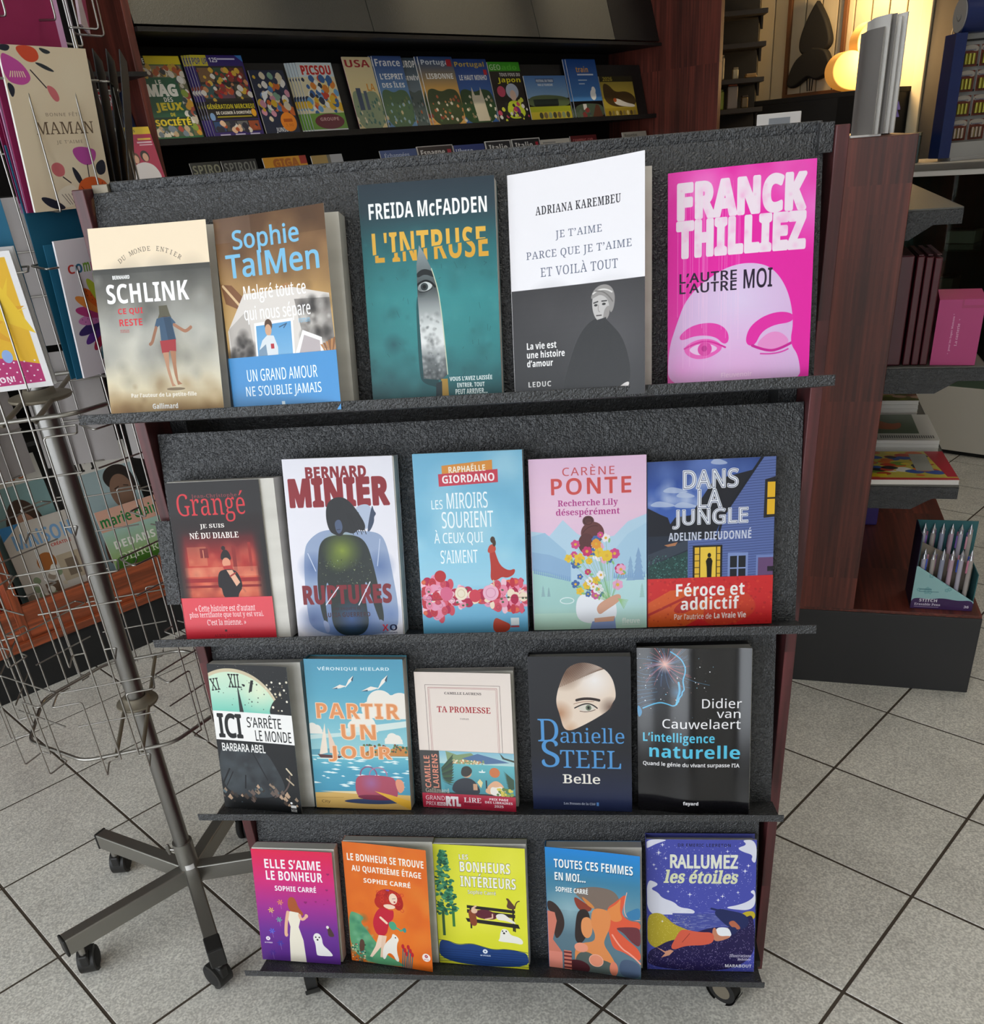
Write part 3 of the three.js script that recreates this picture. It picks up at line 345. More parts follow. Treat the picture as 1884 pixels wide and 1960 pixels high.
    k.P([[0, 0.41], [0.1, 0.42], [0.16, 0.44], [0.28, 0.35], [0.40, 0.43], [0.5, 0.47], [0.72, 0.45], [0.84, 0.37], [1, 0.33], [1, 0.8], [0, 0.7]], '#b5d2e6'); k.P([[0, 0.44], [0.12, 0.42], [0.3, 0.53], [0.34, 0.66], [0, 0.66]], '#9dc1dc'); k.P([[0, 0.53], [0.16, 0.55], [0.34, 0.60], [0.34, 0.72], [0, 0.70]], '#8fb2d4'); k.P([[0.70, 0.55], [0.84, 0.44], [1, 0.38], [1, 0.72], [0.70, 0.72]], '#a9cbe2');
    k.P([[0, 0.64], [0.15, 0.66], [0.32, 0.70], [0.45, 0.74], [0.45, 0.9], [0, 0.9]], '#a5cfcb'); k.P([[0.6, 0.72], [0.8, 0.70], [1, 0.68], [1, 1], [0.6, 1]], '#b9dde0'); k.grad(0.84, 1, [[0, 'rgba(186,222,205,0)'], [1, '#bfe1cd']]);
    const fir = (u, v, s, c) => { for (let i = 0; i < 5; i++) k.P([[u, v - s * (1 - i * 0.13)], [u - s * 0.12 - i * s * 0.035, v - s * (0.72 - i * 0.17)], [u + s * 0.12 + i * s * 0.035, v - s * (0.72 - i * 0.17)]], c); }; fir(0.86, 0.72, 0.15, '#8fb0d0'); fir(0.93, 0.72, 0.2, '#88a9cc'); fir(0.79, 0.71, 0.1, '#9cbbd8'); fir(0.09, 0.80, 0.07, '#93b5ba'); fir(0.14, 0.80, 0.06, '#8fb0b6'); for (let i = 0; i < 18; i++) fir(0.02 + i * 0.018, 0.66 + i * 0.003, 0.035, '#7fa3cb'); for (let i = 0; i < 14; i++) fir(0.72 + i * 0.02, 0.70, 0.04, '#86a9cf');
    k.O(0.30, 0.825, 0.06, 0.018, '#e2f0f0', 0.008); fir(0.96, 0.82, 0.09, '#a5ccc9');
    k.T('CARÈNE', 0.277, 0.04, 0.717, 0.10, '#c8555c', SANS, { track: 0.08 }); k.T('PONTE', 0.169, 0.115, 0.838, 0.205, '#cf5350', SANS, { track: 0.1, line: '#cf5350', lw: 5 }); k.T('Recherche Lily', 0.24, 0.235, 0.757, 0.283, '#b03a86', 'bold serif'); k.T('désespérément', 0.223, 0.285, 0.772, 0.336, '#b03a86', 'bold serif');
    k.P([[0.37, 0.90], [0.39, 0.80], [0.5, 0.77], [0.66, 0.77], [0.74, 0.85], [0.735, 0.95], [0.60, 0.97], [0.42, 0.96]], '#eef0f6', true); k.P([[0.52, 0.955], [0.72, 0.93], [0.73, 1], [0.50, 1]], '#8c9fcd'); k.P([[0.54, 0.935], [0.72, 0.925], [0.71, 0.955], [0.54, 0.96]], '#dba88f');
    k.E(0.50, 0.36, 0.05, 0.03, '#5d3b3c'); k.E(0.535, 0.43, 0.10, 0.065, '#6a4040'); k.E(0.48, 0.49, 0.07, 0.06, '#5f393b'); k.O(0.50, 0.36, 0.035, 0.02, '#3f2628', 0.004); k.L([[0.45, 0.43], [0.5, 0.38], [0.58, 0.39]], '#4a2c2e', 0.005, true);
    const fc = ['#d04f8a', '#e8c23c', '#efe9f2', '#c93a6e', '#e59a3c', '#e7a9c9', '#4a6aa8', '#f0e6ea', '#cf5a9c']; seed = 17; for (let i = 0; i < 46; i++) { const a = rr(0, 6.283), q = Math.sqrt(rnd()); const u = 0.555 + Math.cos(a) * q * 0.25, v = 0.62 + Math.sin(a) * q * 0.185; k.L([[u, v], [0.68, 0.84]], 'rgba(120,175,110,0.5)', 0.004); k.flower(u, v, rr(0.025, 0.05), fc[(rnd() * 9) | 0], '#e0b040', 5 + ((rnd() * 3) | 0)); if (i % 2) k.E(u + 0.03, v + 0.015, 0.02, 0.006, '#8bbf7d', rr(0, 3)); }
    k.P([[0.55, 0.86], [0.70, 0.80], [0.77, 0.79], [0.78, 0.83], [0.64, 0.89], [0.58, 0.92]], '#d9a58c', true); for (let i = 0; i < 7; i++) k.L([[0.75, 0.82], [0.80 + i * 0.006, 0.88 - i * 0.008]], '#9cc98a', 0.005);
    k.T('fleuve', 0.783, 0.938, 0.94, 0.972, '#e8f2ea', 'bold sans-serif'); k.R(0.783, 0.977, 0.94, 0.981, '#dcebe0');
  },
  jungle(k) {
    k.grad(0, 0.45, [[0, '#2b3f78'], [0.4, '#3c5aa8'], [1, '#4a6ab4']]); k.mottle(26, 0.02, 0.1, 0.5, 0.28, ['rgba(200,210,230,1)', 'rgba(130,150,200,1)'], 0.03, 0.09, 0.5); k.mottle(10, 0, 0, 0.8, 0.08, ['rgba(100,125,190,1)'], 0.05, 0.2, 0.5); for (const [u, v, s] of [[0.22, 0.17, 0.12], [0.3, 0.2, 0.09], [0.12, 0.25, 0.12], [0.3, 0.26, 0.11], [0.56, 0.015, 0.08]]) k.P([[u - s, v + 0.01], [u - s * 0.4, v - 0.022], [u + s * 0.2, v - 0.012], [u + s, v + 0.012], [u + s * 0.2, v + 0.02]], 'rgba(190,200,222,0.75)', true);
    k.P([[0.34, 0.32], [0.52, 0.12], [0.83, 0.07], [0.60, 0.33], [0.52, 0.47], [0.30, 0.47]], '#26272e'); k.P([[0, 0.27], [0.1, 0.31], [0.16, 0.33], [0.18, 0.37], [0.22, 0.33], [0.36, 0.32], [0.42, 0.5], [0, 0.55]], '#23252e');
    k.R(0, 0.44, 0.4, 0.70, '#2b3240'); k.P([[0, 0.55], [0.34, 0.46], [0.34, 0.52], [0, 0.62]], '#3d4552'); k.P([[0.13, 0.495], [0.24, 0.478], [0.22, 0.50], [0.16, 0.505]], '#b07a58'); k.P([[0.0, 0.62], [0.34, 0.53], [0.34, 0.71], [0, 0.71]], '#2f4a48'); k.speck(260, 0, 0.56, 0.33, 0.70, ['#3f6a62', '#22383a', '#50807a'], 0.002, 0.006);
    k.P([[0.91, 0], [1, 0], [1, 0.72], [0.32, 0.72], [0.32, 0.47], [0.56, 0.46], [0.62, 0.30]], '#5d6ea6'); for (let i = 0; i < 46; i++) { const v = 0.02 + i * 0.0155; const u = v < 0.46 ? 0.90 - v * 0.9 : 0.33; k.L([[u, v + (1 - u) * 0.03], [1, v]], 'rgba(45,55,98,0.75)', 0.0035); } k.L([[0.895, 0], [0.6, 0.33], [0.55, 0.47]], '#22242c', 0.02);
    k.P([[0.92, 0.13], [1, 0.115], [1, 0.35], [0.915, 0.355]], '#2c2a2c'); k.R(0.94, 0.145, 1, 0.335, '#e6b42e'); k.R(0.94, 0.235, 1, 0.245, '#3a3022');
    k.R(0.36, 0.505, 0.595, 0.705, '#27241f'); k.R(0.375, 0.515, 0.58, 0.705, '#e2b53a'); k.R(0.415, 0.515, 0.545, 0.705, '#ecc648'); for (const u of [0.412, 0.545]) k.R(u, 0.512, u + 0.008, 0.705, '#3a2c18'); for (let i = 1; i < 5; i++) { k.R(0.375, 0.515 + i * 0.04, 0.414, 0.519 + i * 0.04, '#3a2c18'); k.R(0.55, 0.515 + i * 0.04, 0.58, 0.519 + i * 0.04, '#3a2c18'); } k.E(0.492, 0.565, 0.014, 0.014, '#15130f'); k.P([[0.465, 0.60], [0.48, 0.58], [0.505, 0.58], [0.518, 0.60], [0.513, 0.635], [0.51, 0.70], [0.475, 0.70], [0.472, 0.635]], '#15130f');
    k.R(0.64, 0.555, 0.80, 0.71, '#7f92c6'); k.R(0.658, 0.575, 0.782, 0.71, '#23262c'); k.R(0.713, 0.575, 0.725, 0.71, '#8ea0cf'); k.R(0.658, 0.645, 0.782, 0.653, '#8ea0cf'); k.R(0.865, 0.575, 1, 0.71, '#7386bd'); k.R(0.88, 0.59, 1, 0.71, '#6a4c74'); k.R(0.955, 0.645, 1, 0.675, '#2a2630');
    const d = (s, a, b, c, e) => { k.T(s, a, b, c, e, '#f0f1f6', SANS, { line: '#f0f1f6', lw: 10 }); k.T(s, a, b, c, e, 'none', SANS, { line: 'rgba(42,52,92,0.85)', lw: 3.2 }); };
    d('DANS', 0.284, 0.06, 0.708, 0.165); d('LA', 0.40, 0.175, 0.583, 0.28); d('JUNGLE', 0.203, 0.288, 0.79, 0.398); k.T('ADELINE DIEUDONNÉ', 0.165, 0.408, 0.823, 0.472, '#c9cede', 'bold sans-serif');
  },
  jungleBand(k) { k.R(0, 0, 1, 1, '#cf1f24'); k.P([[0, 0.5], [0.18, 0.25], [0.42, 0.22], [0.3, 0.5], [0.5, 0.42], [0.55, 0.65], [0.3, 1], [0, 1]], '#d9581f'); k.P([[0.45, 0.55], [0.62, 0.2], [0.8, 0.3], [0.9, 0.7], [0.7, 1], [0.45, 1]], '#cf3a22', true); k.L([[0, 0.75], [0.35, 0.35]], '#b3231c', 0.02); k.P([[0.18, 0.7], [0.3, 0.4], [0.5, 0.3], [0.45, 0.5], [0.3, 0.75]], '#bb2a1c', true); k.speck(200, 0, 0, 1, 1, ['rgba(240,120,60,0.25)', 'rgba(150,15,20,0.3)'], 0.004, 0.012); k.T('Féroce et', 0.227, 0.10, 0.777, 0.38, '#f6f0ee'); k.T('addictif', 0.265, 0.40, 0.737, 0.67, '#f6f0ee'); k.T('Par l’autrice de', 0.213, 0.735, 0.515, 0.86, '#f6f0ee', SANS); k.T('La Vraie Vie', 0.535, 0.735, 0.792, 0.86, '#f6f0ee'); },
  abel(k) {
    k.R(0, 0, 1, 1, '#17181a'); k.speck(80, 0, 0, 1, 0.2, 'rgba(230,230,225,0.6)', 0.001, 0.004); k.P([[0, 0.55], [0.3, 0.57], [0.62, 0.58], [0.70, 0.66], [0.82, 0.80], [0.8, 0.86], [0.55, 0.92], [0, 0.9]], '#34393d', true); k.mottle(40, 0, 0.58, 0.75, 0.86, ['rgba(20,22,26,1)', 'rgba(80,90,98,1)'], 0.03, 0.12, 0.3);
    const g = k.g; g.save(); g.beginPath(); g.ellipse(0.27 * k.W, 0.40 * k.H, 0.63 * k.W, 0.375 * k.H, 0, 0, 7); g.clip(); k.R(0, 0, 1, 0.4, '#cbbd9e'); g.beginPath(); g.ellipse(0.27 * k.W, 0.40 * k.H, 0.60 * k.W, 0.352 * k.H, 0, 0, 7); g.clip(); k.grad(0.04, 0.33, [[0, '#cfe3c9'], [0.5, '#b5dcc6'], [1, '#6fc2b0']]); k.blob(0.62, 0.16, 0.3, 'rgba(228,232,200,1)', 0.8); g.restore();
    k.P([[0.72, 0.30], [0.80, 0.22], [0.92, 0.20], [1, 0.26], [1, 0.34], [0.75, 0.34]], '#17181a', true); k.speck(26, 0.68, 0.10, 0.98, 0.3, ['#d9cfb8', '#efe8d8', '#a99a7d'], 0.004, 0.016); k.speck(26, 0.1, 0.1, 0.7, 0.3, 'rgba(25,30,30,0.75)', 0.003, 0.010);
    k.T('XII', 0.245, 0.062, 0.385, 0.152, '#151617', SERIF, { line: '#151617', lw: 4 }); k.T('XI', 0.005, 0.10, 0.115, 0.18, '#151617', SERIF, { rot: -0.15, line: '#151617', lw: 3 }); k.P([[0.53, 0.10], [0.565, 0.10], [0.53, 0.175], [0.49, 0.18]], '#151617'); k.P([[0.35, 0.155], [0.362, 0.155], [0.40, 0.33], [0.345, 0.33]], '#1f2a2a'); k.P([[0.40, 0.125], [0.46, 0.13], [0.44, 0.15]], '#151617', true);
    k.P([[0, 0.315], [1, 0.322], [1, 0.523], [0, 0.515]], '#eceae8'); k.T('ICI', 0.05, 0.338, 0.345, 0.495, '#111213', SANS, { line: '#111213', lw: 9 }); k.T('S’ARRÊTE', 0.42, 0.33, 0.855, 0.42, '#111213', SANS, { line: '#111213', lw: 2 }); k.T('LE MONDE', 0.51, 0.437, 0.965, 0.51, '#111213', SANS, { line: '#111213', lw: 2 }); k.T('BARBARA ABEL', 0.062, 0.538, 0.615, 0.592, '#eceae8', SANS, { line: '#eceae8', lw: 4 });
    k.L([[0.02, 0.82], [0.12, 0.72]], '#121315', 0.02); k.L([[0.06, 0.84], [0.16, 0.74]], '#121315', 0.012); k.L([[0.30, 0.85], [0.32, 0.76]], '#121315', 0.016); k.L([[0.45, 0.60], [0.6, 0.78]], '#1a1c1e', 0.014); k.O(0.55, 0.74, 0.34, 0.17, '#5a4a44', 0.018, 0, 1.2);
    for (let i = 0; i < 46; i++) { const u = rr(0, 0.95), v = 0.88 + 0.05 * Math.sin(u * 8) + rr(-0.03, 0.05), s = rr(0.012, 0.04); k.P([[u - s, v], [u, v - s * 0.7], [u + s, v + s * 0.2], [u + s * 0.2, v + s * 0.6]], ['#4a3c34', '#8f7a66', '#b89a80', '#3a3430', '#6a5a52', '#506066'][(rnd() * 6) | 0]); } k.R(0, 0.955, 1, 1, '#101112'); k.L([[0.86, 0.69], [0.92, 0.73]], '#cfc0a6', 0.02); k.L([[0.85, 0.76], [0.93, 0.80]], '#b8a78c', 0.018);
    k.R(0.865, 0.945, 0.935, 0.965, '#eceae8'); k.E(0.875, 0.93, 0.015, 0.008, '#eceae8'); k.T('NOIR', 0.865, 0.972, 0.94, 0.992, '#eceae8');
  },
  hielard(k) {
    k.grad(0, 0.64, [[0, '#4f9ab8'], [0.35, '#5aa6c0'], [0.75, '#84c0cc'], [1, '#9ecdd2']]); const cld = (u, v, s) => { for (const [a, b, r] of [[-0.9, 0.3, 0.6], [-0.2, -0.2, 0.9], [0.6, 0, 0.75], [1.1, 0.35, 0.45]]) k.E(u + a * s, v + b * s * 0.6, r * s, r * s * 0.62, '#ece6dc'); k.R(u - 1.5 * s, v + s * 0.35, u + 1.6 * s, v + s * 0.55, '#ece6dc'); }; cld(0.78, 0.30, 0.15); cld(0.98, 0.31, 0.14); cld(0.55, 0.42, 0.1); cld(0.04, 0.46, 0.06); cld(0.86, 0.52, 0.06); k.P([[0.3, 0.46], [1, 0.40], [1, 0.44], [0.4, 0.50]], '#d5e2de'); k.P([[0, 0.50], [0.5, 0.475], [0.6, 0.49], [0, 0.53]], '#c5dcda');
    k.P([[0.50, 0.635], [0.6, 0.60], [0.72, 0.585], [0.82, 0.59], [0.92, 0.565], [1, 0.575], [1, 0.645], [0.5, 0.645]], '#c48648'); k.speck(40, 0.55, 0.56, 1, 0.61, ['#5d7a4a', '#7a4a3a', '#3f6a52'], 0.006, 0.016); k.P([[0, 0.60], [0.2, 0.59], [0.3, 0.61], [0.3, 0.635], [0, 0.635]], '#5f9fb2');
    k.grad(0.635, 0.9, [[0, '#72bccb'], [0.4, '#4f9fba'], [1, '#4a98b6']]); k.L([[0, 0.64], [1, 0.642]], '#e2eeea', 0.008); for (let i = 0; i < 46; i++) { const u = rr(0, 1), v = rr(0.65, 0.88), s = rr(0.02, 0.08); k.P([[u - s, v], [u, v - 0.004 - s * 0.04], [u + s, v + 0.003], [u, v + 0.005 + s * 0.03]], '#dcedee'); }
    const gull = (u, v, s) => { k.P([[u, v], [u - s * 0.5, v + s * 0.10], [u - s * 1.1, v + s * 0.13], [u - s * 0.5, v - 0.01]], '#efe6dc'); k.P([[u - 0.02, v + 0.012], [u + s * 0.35, v - s * 0.22], [u + s * 0.55, v - s * 0.5], [u + s * 0.18, v - s * 0.3]], '#f3ece2'); k.P([[u + s * 0.55, v - s * 0.5], [u + s * 0.36, v - s * 0.30], [u + s * 0.46, v - s * 0.22]], '#33485c'); k.P([[u - s * 1.1, v + s * 0.13], [u - s * 0.7, v + s * 0.07], [u - s * 0.68, v + s * 0.125]], '#33485c'); }; gull(0.42, 0.175, 0.14); gull(0.75, 0.185, 0.17);
    k.P([[0.16, 0.42], [0.17, 0.62], [0.08, 0.635]], '#eedfce'); k.P([[0.19, 0.45], [0.19, 0.62], [0.29, 0.63]], '#e6c9b6'); k.P([[0.06, 0.63], [0.32, 0.64], [0.28, 0.66], [0.09, 0.655]], '#5a3a3a'); k.R(0.05, 0.655, 0.33, 0.662, '#e8efe9');
    k.P([[0, 0.895], [0.4, 0.885], [1, 0.90], [1, 1], [0, 1]], '#d9b065'); k.P([[0.05, 0.885], [0.5, 0.878], [0.9, 0.89], [0.5, 0.90]], '#ead5a8'); k.L([[0, 0.93], [0.3, 0.925]], '#b58a4a', 0.004);
    k.P([[0.25, 0.955], [0.42, 0.93], [0.8, 0.93], [0.92, 0.955], [0.6, 0.97]], '#3a4668', true); k.O(0.58, 0.765, 0.085, 0.055, '#8d5a80', 0.014, 3.14, 6.28); k.O(0.68, 0.765, 0.09, 0.05, '#b07a9a', 0.012, 3.14, 6.28); k.P([[0.44, 0.79], [0.50, 0.765], [0.78, 0.77], [0.86, 0.79], [0.88, 0.9], [0.83, 0.935], [0.47, 0.93], [0.43, 0.88]], '#ad4e63', true); k.blob(0.6, 0.82, 0.12, 'rgba(150,120,190,1)', 0.55); k.P([[0.44, 0.90], [0.86, 0.905], [0.83, 0.94], [0.47, 0.935]], '#7c2c46', true); k.P([[0.84, 0.79], [0.93, 0.79], [0.95, 0.86], [0.88, 0.90]], '#e59a7c', true); k.P([[0.63, 0.875], [0.8, 0.9], [1, 0.94], [1, 1], [0.9, 0.97]], '#e6b03a');
    k.T('VÉRONIQUE HIELARD', 0.13, 0.048, 0.853, 0.078, '#dcecf0', SANS, { track: 0.06, line: '#dcecf0', lw: 4 });
    const o = (s, a, b, c, d) => k.T(s, a, b, c, d, '#e2935c', 'bold sans-serif', { track: 0.05, line: '#f0cdb0', lw: 9 }); o('PARTIR', 0.075, 0.288, 0.92, 0.388); o('UN', 0.318, 0.428, 0.665, 0.528); o('JOUR', 0.167, 0.572, 0.818, 0.678); k.T('City', 0.063, 0.945, 0.155, 0.97, '#5a4630', SANS);
  },
  laurens(k) { k.R(0, 0, 1, 1, '#e6d9d0'); const fr = (a, b, c, d, w, col) => k.L([[a, d], [a, b], [c, b], [c, d]], col, w); fr(0.105, 0.09, 0.885, 1, 0.0035, '#5a4a48'); fr(0.135, 0.108, 0.855, 1, 0.0035, '#a05a5a'); fr(0.148, 0.116, 0.842, 1, 0.002, '#a05a5a'); k.T('CAMILLE LAURENS', 0.305, 0.139, 0.692, 0.157, '#3a3232', 'bold serif'); k.T('TA PROMESSE', 0.217, 0.243, 0.778, 0.287, '#a3282e', 'bold serif'); k.T('roman', 0.453, 0.326, 0.543, 0.337, '#5a4a4a', SERIF, { track: 0.1 }); },
  laurensBand(k) {
    k.R(0, 0, 1, 1, '#2c2a28'); k.grad(0, 0.24, [[0, '#7fb5c9'], [1, '#b8d3cf']], 0.2, 1); k.P([[0.28, 0.0], [0.4, 0.06], [0.55, 0.02], [0.62, 0.1], [0.75, 0.18], [0.3, 0.22]], '#7d9466'); k.P([[0.45, 0.12], [0.62, 0.03], [0.8, 0.1], [0.95, 0.16], [0.7, 0.2]], '#496b96'); k.speck(70, 0.34, 0.15, 0.68, 0.22, ['#e6dcc0', '#d9b98a', '#c98a5c', '#7d9466'], 0.006, 0.012); k.R(0.2, 0.215, 1, 0.72, '#4a99a6'); k.grad(0.215, 0.72, [[0, '#5fb0b8'], [1, '#3d8796']], 0.25, 1); k.P([[0.62, 0.33], [0.70, 0.33], [0.68, 0.35], [0.63, 0.35]], '#eef0ee'); k.R(0.655, 0.30, 0.665, 0.33, '#eef0ee');
    for (let i = 0; i < 12; i++) { k.P([[0.22, 0.3 + i * 0.02], [0.36, 0.05 + i * 0.05], [0.30, 0.36 + i * 0.02]], ['#26402c', '#31532f', '#1d3226'][i % 3]); k.P([[0.99, 0.45], [0.88 + i * 0.004, 0.3 + i * 0.03], [0.99, 0.5 + i * 0.01]], '#2c4a34'); } k.P([[0.85, 0.0], [0.9, 0.08], [1, 0.12], [1, 0.15], [0.88, 0.1]], '#2f3a2c');
    k.P([[0.32, 0.73], [0.34, 0.55], [0.44, 0.45], [0.55, 0.46], [0.62, 0.6], [0.63, 0.72], [0.55, 0.74]], '#1f2430', true); k.E(0.49, 0.37, 0.055, 0.08, '#c99a78'); k.P([[0.43, 0.36], [0.45, 0.26], [0.52, 0.24], [0.56, 0.32], [0.53, 0.40], [0.48, 0.44], [0.44, 0.42]], '#2a2622', true); k.E(0.79, 0.34, 0.055, 0.085, '#c9703a'); k.P([[0.66, 0.72], [0.72, 0.55], [0.80, 0.46], [0.88, 0.55], [0.91, 0.73]], '#e0ab86', true); k.P([[0.73, 0.74], [0.74, 0.58], [0.80, 0.60], [0.87, 0.56], [0.89, 0.74]], '#ece4da', true); k.P([[0.60, 0.52], [0.63, 0.46], [0.66, 0.52], [0.64, 0.62]], '#e6d49a'); k.R(0.555, 0.55, 0.6, 0.66, '#c99a78'); k.R(0.69, 0.48, 0.705, 0.62, '#222'); k.speck(26, 0.8, 0.62, 0.98, 0.73, ['#8aa24c', '#d8c452', '#5f7d3a'], 0.01, 0.02);
    k.R(0, 0, 0.21, 0.74, '#2a2825'); k.T('CAMILLE', 0.04, 0.09, 0.105, 0.65, '#e0876c', 'bold sans-serif', { vert: true }); k.T('LAURENS', 0.125, 0.06, 0.19, 0.65, '#e0876c', 'bold sans-serif', { vert: true }); k.T('Gallimard', 0.04, 0.655, 0.295, 0.735, '#c9bda8', SERIF);
    k.R(0, 0.745, 1, 1, '#b5223e'); k.T('GRAND', 0.035, 0.79, 0.24, 0.87, '#f2dfe2', SANS); k.T('PRIX', 0.035, 0.895, 0.145, 0.965, '#f2dfe2', SANS); k.R(0.155, 0.90, 0.245, 0.965, '#f2dfe2'); k.T('2025', 0.165, 0.91, 0.235, 0.955, '#b5223e'); k.T('RTL', 0.255, 0.80, 0.408, 0.955, '#f6ecee', 'bold sans-serif', { line: '#f6ecee', lw: 12 }); k.T('LiRE', 0.447, 0.79, 0.633, 0.88, '#f6ecee', 'bold serif'); k.T('magazine', 0.447, 0.89, 0.63, 0.945, '#3a1420', SERIF); k.T('PRIX PAGE', 0.72, 0.785, 0.92, 0.825, '#f6ecee'); k.T('DES LIBRAIRES', 0.673, 0.84, 0.965, 0.88, '#f6ecee'); k.T('2025', 0.77, 0.90, 0.868, 0.945, '#f6ecee');
  },
  steel(k) {
    k.grad(0, 1, [[0, '#1b1b20'], [0.6, '#191a20'], [0.8, '#1c2238'], [1, '#232c50']]);
    const g = k.g; g.save(); k.path([[0.40, 0.06], [0.55, 0.03], [0.74, 0.07], [0.82, 0.13], [0.85, 0.20], [0.855, 0.26], [0.82, 0.29], [0.79, 0.335], [0.66, 0.39], [0.52, 0.44], [0.40, 0.475], [0.33, 0.46], [0.30, 0.37], [0.26, 0.29], [0.29, 0.2], [0.34, 0.12]], true, true); g.clip(); k.R(0, 0, 1, 1, '#e6d2c0'); k.blob(0.65, 0.15, 0.22, 'rgba(246,240,238,1)', 0.9); k.blob(0.30, 0.36, 0.14, 'rgba(160,100,60,1)', 0.7); k.blob(0.36, 0.1, 0.2, 'rgba(90,55,35,1)', 0.8); k.blob(0.5, 0.03, 0.2, 'rgba(70,42,30,1)', 0.8); k.blob(0.8, 0.32, 0.12, 'rgba(70,45,35,1)', 0.7); k.blob(0.40, 0.46, 0.1, 'rgba(190,140,100,1)', 0.6); for (let i = 0; i < 26; i++) { const u = 0.28 + i * 0.018; k.L([[u, 0.2 - i * 0.005], [u + 0.06, 0.08], [u + 0.14, 0.03]], 'rgba(80,48,30,0.5)', 0.008, true); } g.restore();
    k.L([[0.47, 0.275], [0.57, 0.255], [0.69, 0.275]], '#2c1d18', 0.026, true); k.P([[0.47, 0.325], [0.54, 0.30], [0.62, 0.30], [0.66, 0.325], [0.60, 0.345], [0.52, 0.345]], '#d8d0c4', true); k.E(0.585, 0.323, 0.028, 0.018, '#6a7460'); k.E(0.585, 0.323, 0.012, 0.009, '#12100e'); k.L([[0.45, 0.325], [0.53, 0.297], [0.62, 0.297], [0.67, 0.325]], '#1c1311', 0.012, true); k.L([[0.50, 0.345], [0.58, 0.356], [0.65, 0.335]], '#4a352c', 0.006, true); k.L([[0.44, 0.30], [0.52, 0.28], [0.64, 0.283]], '#a07a66', 0.006, true); k.L([[0.795, 0.335], [0.82, 0.30]], '#3a2620', 0.012);
    k.T('D', 0.073, 0.395, 0.28, 0.545, '#4f93cf', SERIF); k.T('anielle', 0.295, 0.452, 0.932, 0.552, '#4f93cf', SERIF); k.T('S', 0.10, 0.53, 0.285, 0.715, '#4f93cf', SERIF); k.T('TEEL', 0.288, 0.598, 0.897, 0.717, '#4f93cf', SERIF); k.T('Belle', 0.31, 0.757, 0.685, 0.82, '#ece6da', SERIF, { line: '#ece6da', lw: 3 }); k.T('Les Presses de la Cité', 0.312, 0.946, 0.633, 0.964, '#c9cdda', 'bold serif'); k.R(0.645, 0.944, 0.668, 0.968, '#5a8ac9');
  },
  cauwel(k) {
    k.R(0, 0, 1, 1, '#121114'); k.blob(0.22, 0.15, 0.3, 'rgba(35,50,80,1)', 0.9); k.blob(0.05, 0.3, 0.2, 'rgba(30,60,90,1)', 0.7);
    seed = 31; for (let i = 0; i < 60; i++) { const a = rr(0, 6.283), q = rr(0.1, 0.27); const u = 0.25 + Math.cos(a) * q, v = 0.095 + Math.sin(a) * q * 0.62; k.L([[0.25, 0.095], [0.25 + Math.cos(a + 0.2) * q * 0.5, 0.095 + Math.sin(a + 0.2) * q * 0.32], [u, v]], i % 2 ? 'rgba(225,110,110,0.65)' : 'rgba(110,160,215,0.55)', 0.004, true); } k.blob(0.25, 0.095, 0.09, 'rgba(250,205,190,1)', 0.95);
    k.L([[0.30, 0.02], [0.38, 0.05], [0.425, 0.10], [0.43, 0.14], [0.405, 0.185], [0.415, 0.22], [0.42, 0.245], [0.40, 0.255], [0.40, 0.275], [0.375, 0.29], [0.37, 0.315], [0.33, 0.345], [0.27, 0.33], [0.20, 0.32], [0.10, 0.345], [0.05, 0.36]], '#4fb0dc', 0.012, true); k.L([[0.37, 0.2], [0.385, 0.25], [0.36, 0.29], [0.35, 0.33]], 'rgba(90,190,230,0.9)', 0.018, true); k.blob(0.36, 0.26, 0.08, 'rgba(60,160,215,1)', 0.55); for (let i = 0; i < 9; i++) k.L([[0, 0.14 + i * 0.028], [0.08, 0.17 + i * 0.02], [0.14 + (i % 3) * 0.02, 0.15 + i * 0.022]], 'rgba(90,160,205,0.6)', 0.004, true); k.L([[0.42, 0.17], [0.52, 0.2], [0.64, 0.215]], 'rgba(90,150,190,0.7)', 0.004, true); k.L([[0.40, 0.22], [0.47, 0.23]], 'rgba(90,150,190,0.6)', 0.004);
    k.speck(70, 0, 0.02, 0.7, 0.42, ['#e8b0a8', '#f2f2f2', '#9cd0ea'], 0.001, 0.0055); k.P([[0, 0.33], [0.05, 0.38], [0.02, 0.42], [0, 0.40]], '#3d8fc0', true);
    k.T('Didier', 0.575, 0.293, 0.922, 0.353, '#f2f0f2', SANS); k.T('van', 0.705, 0.373, 0.912, 0.412, '#f2f0f2', SANS); k.T('Cauwelaert', 0.224, 0.418, 0.915, 0.478, '#f2f0f2', SANS); k.T('L’intelligence', 0.047, 0.505, 0.69, 0.58, '#53bfe0', 'bold sans-serif'); k.T('naturelle', 0.103, 0.578, 0.915, 0.660, '#53bfe0', 'bold sans-serif'); k.T('Quand le génie du vivant surpasse l’IA', 0.046, 0.686, 0.91, 0.718, '#f2f0f2', SANS, { line: '#f2f0f2', lw: 3 }); k.T('fayard', 0.41, 0.93, 0.547, 0.957, '#f2f0f2', 'bold sans-serif', { line: '#f2f0f2', lw: 5 });
  },
  elle(k) {
    k.grad(0, 1, [[0, '#e0234e'], [0.28, '#cf2a78'], [0.5, '#a22f90'], [0.72, '#6c2f92'], [1, '#552a80']]); k.T('ELLE S’AIME', 0.15, 0.083, 0.85, 0.165, '#f6f0f4', 'bold sans-serif'); k.T('LE BONHEUR', 0.155, 0.183, 0.86, 0.268, '#f6f0f4', 'bold sans-serif'); k.T('SOPHIE CARRÉ', 0.25, 0.303, 0.768, 0.362, '#f6f0f4', 'bold sans-serif');
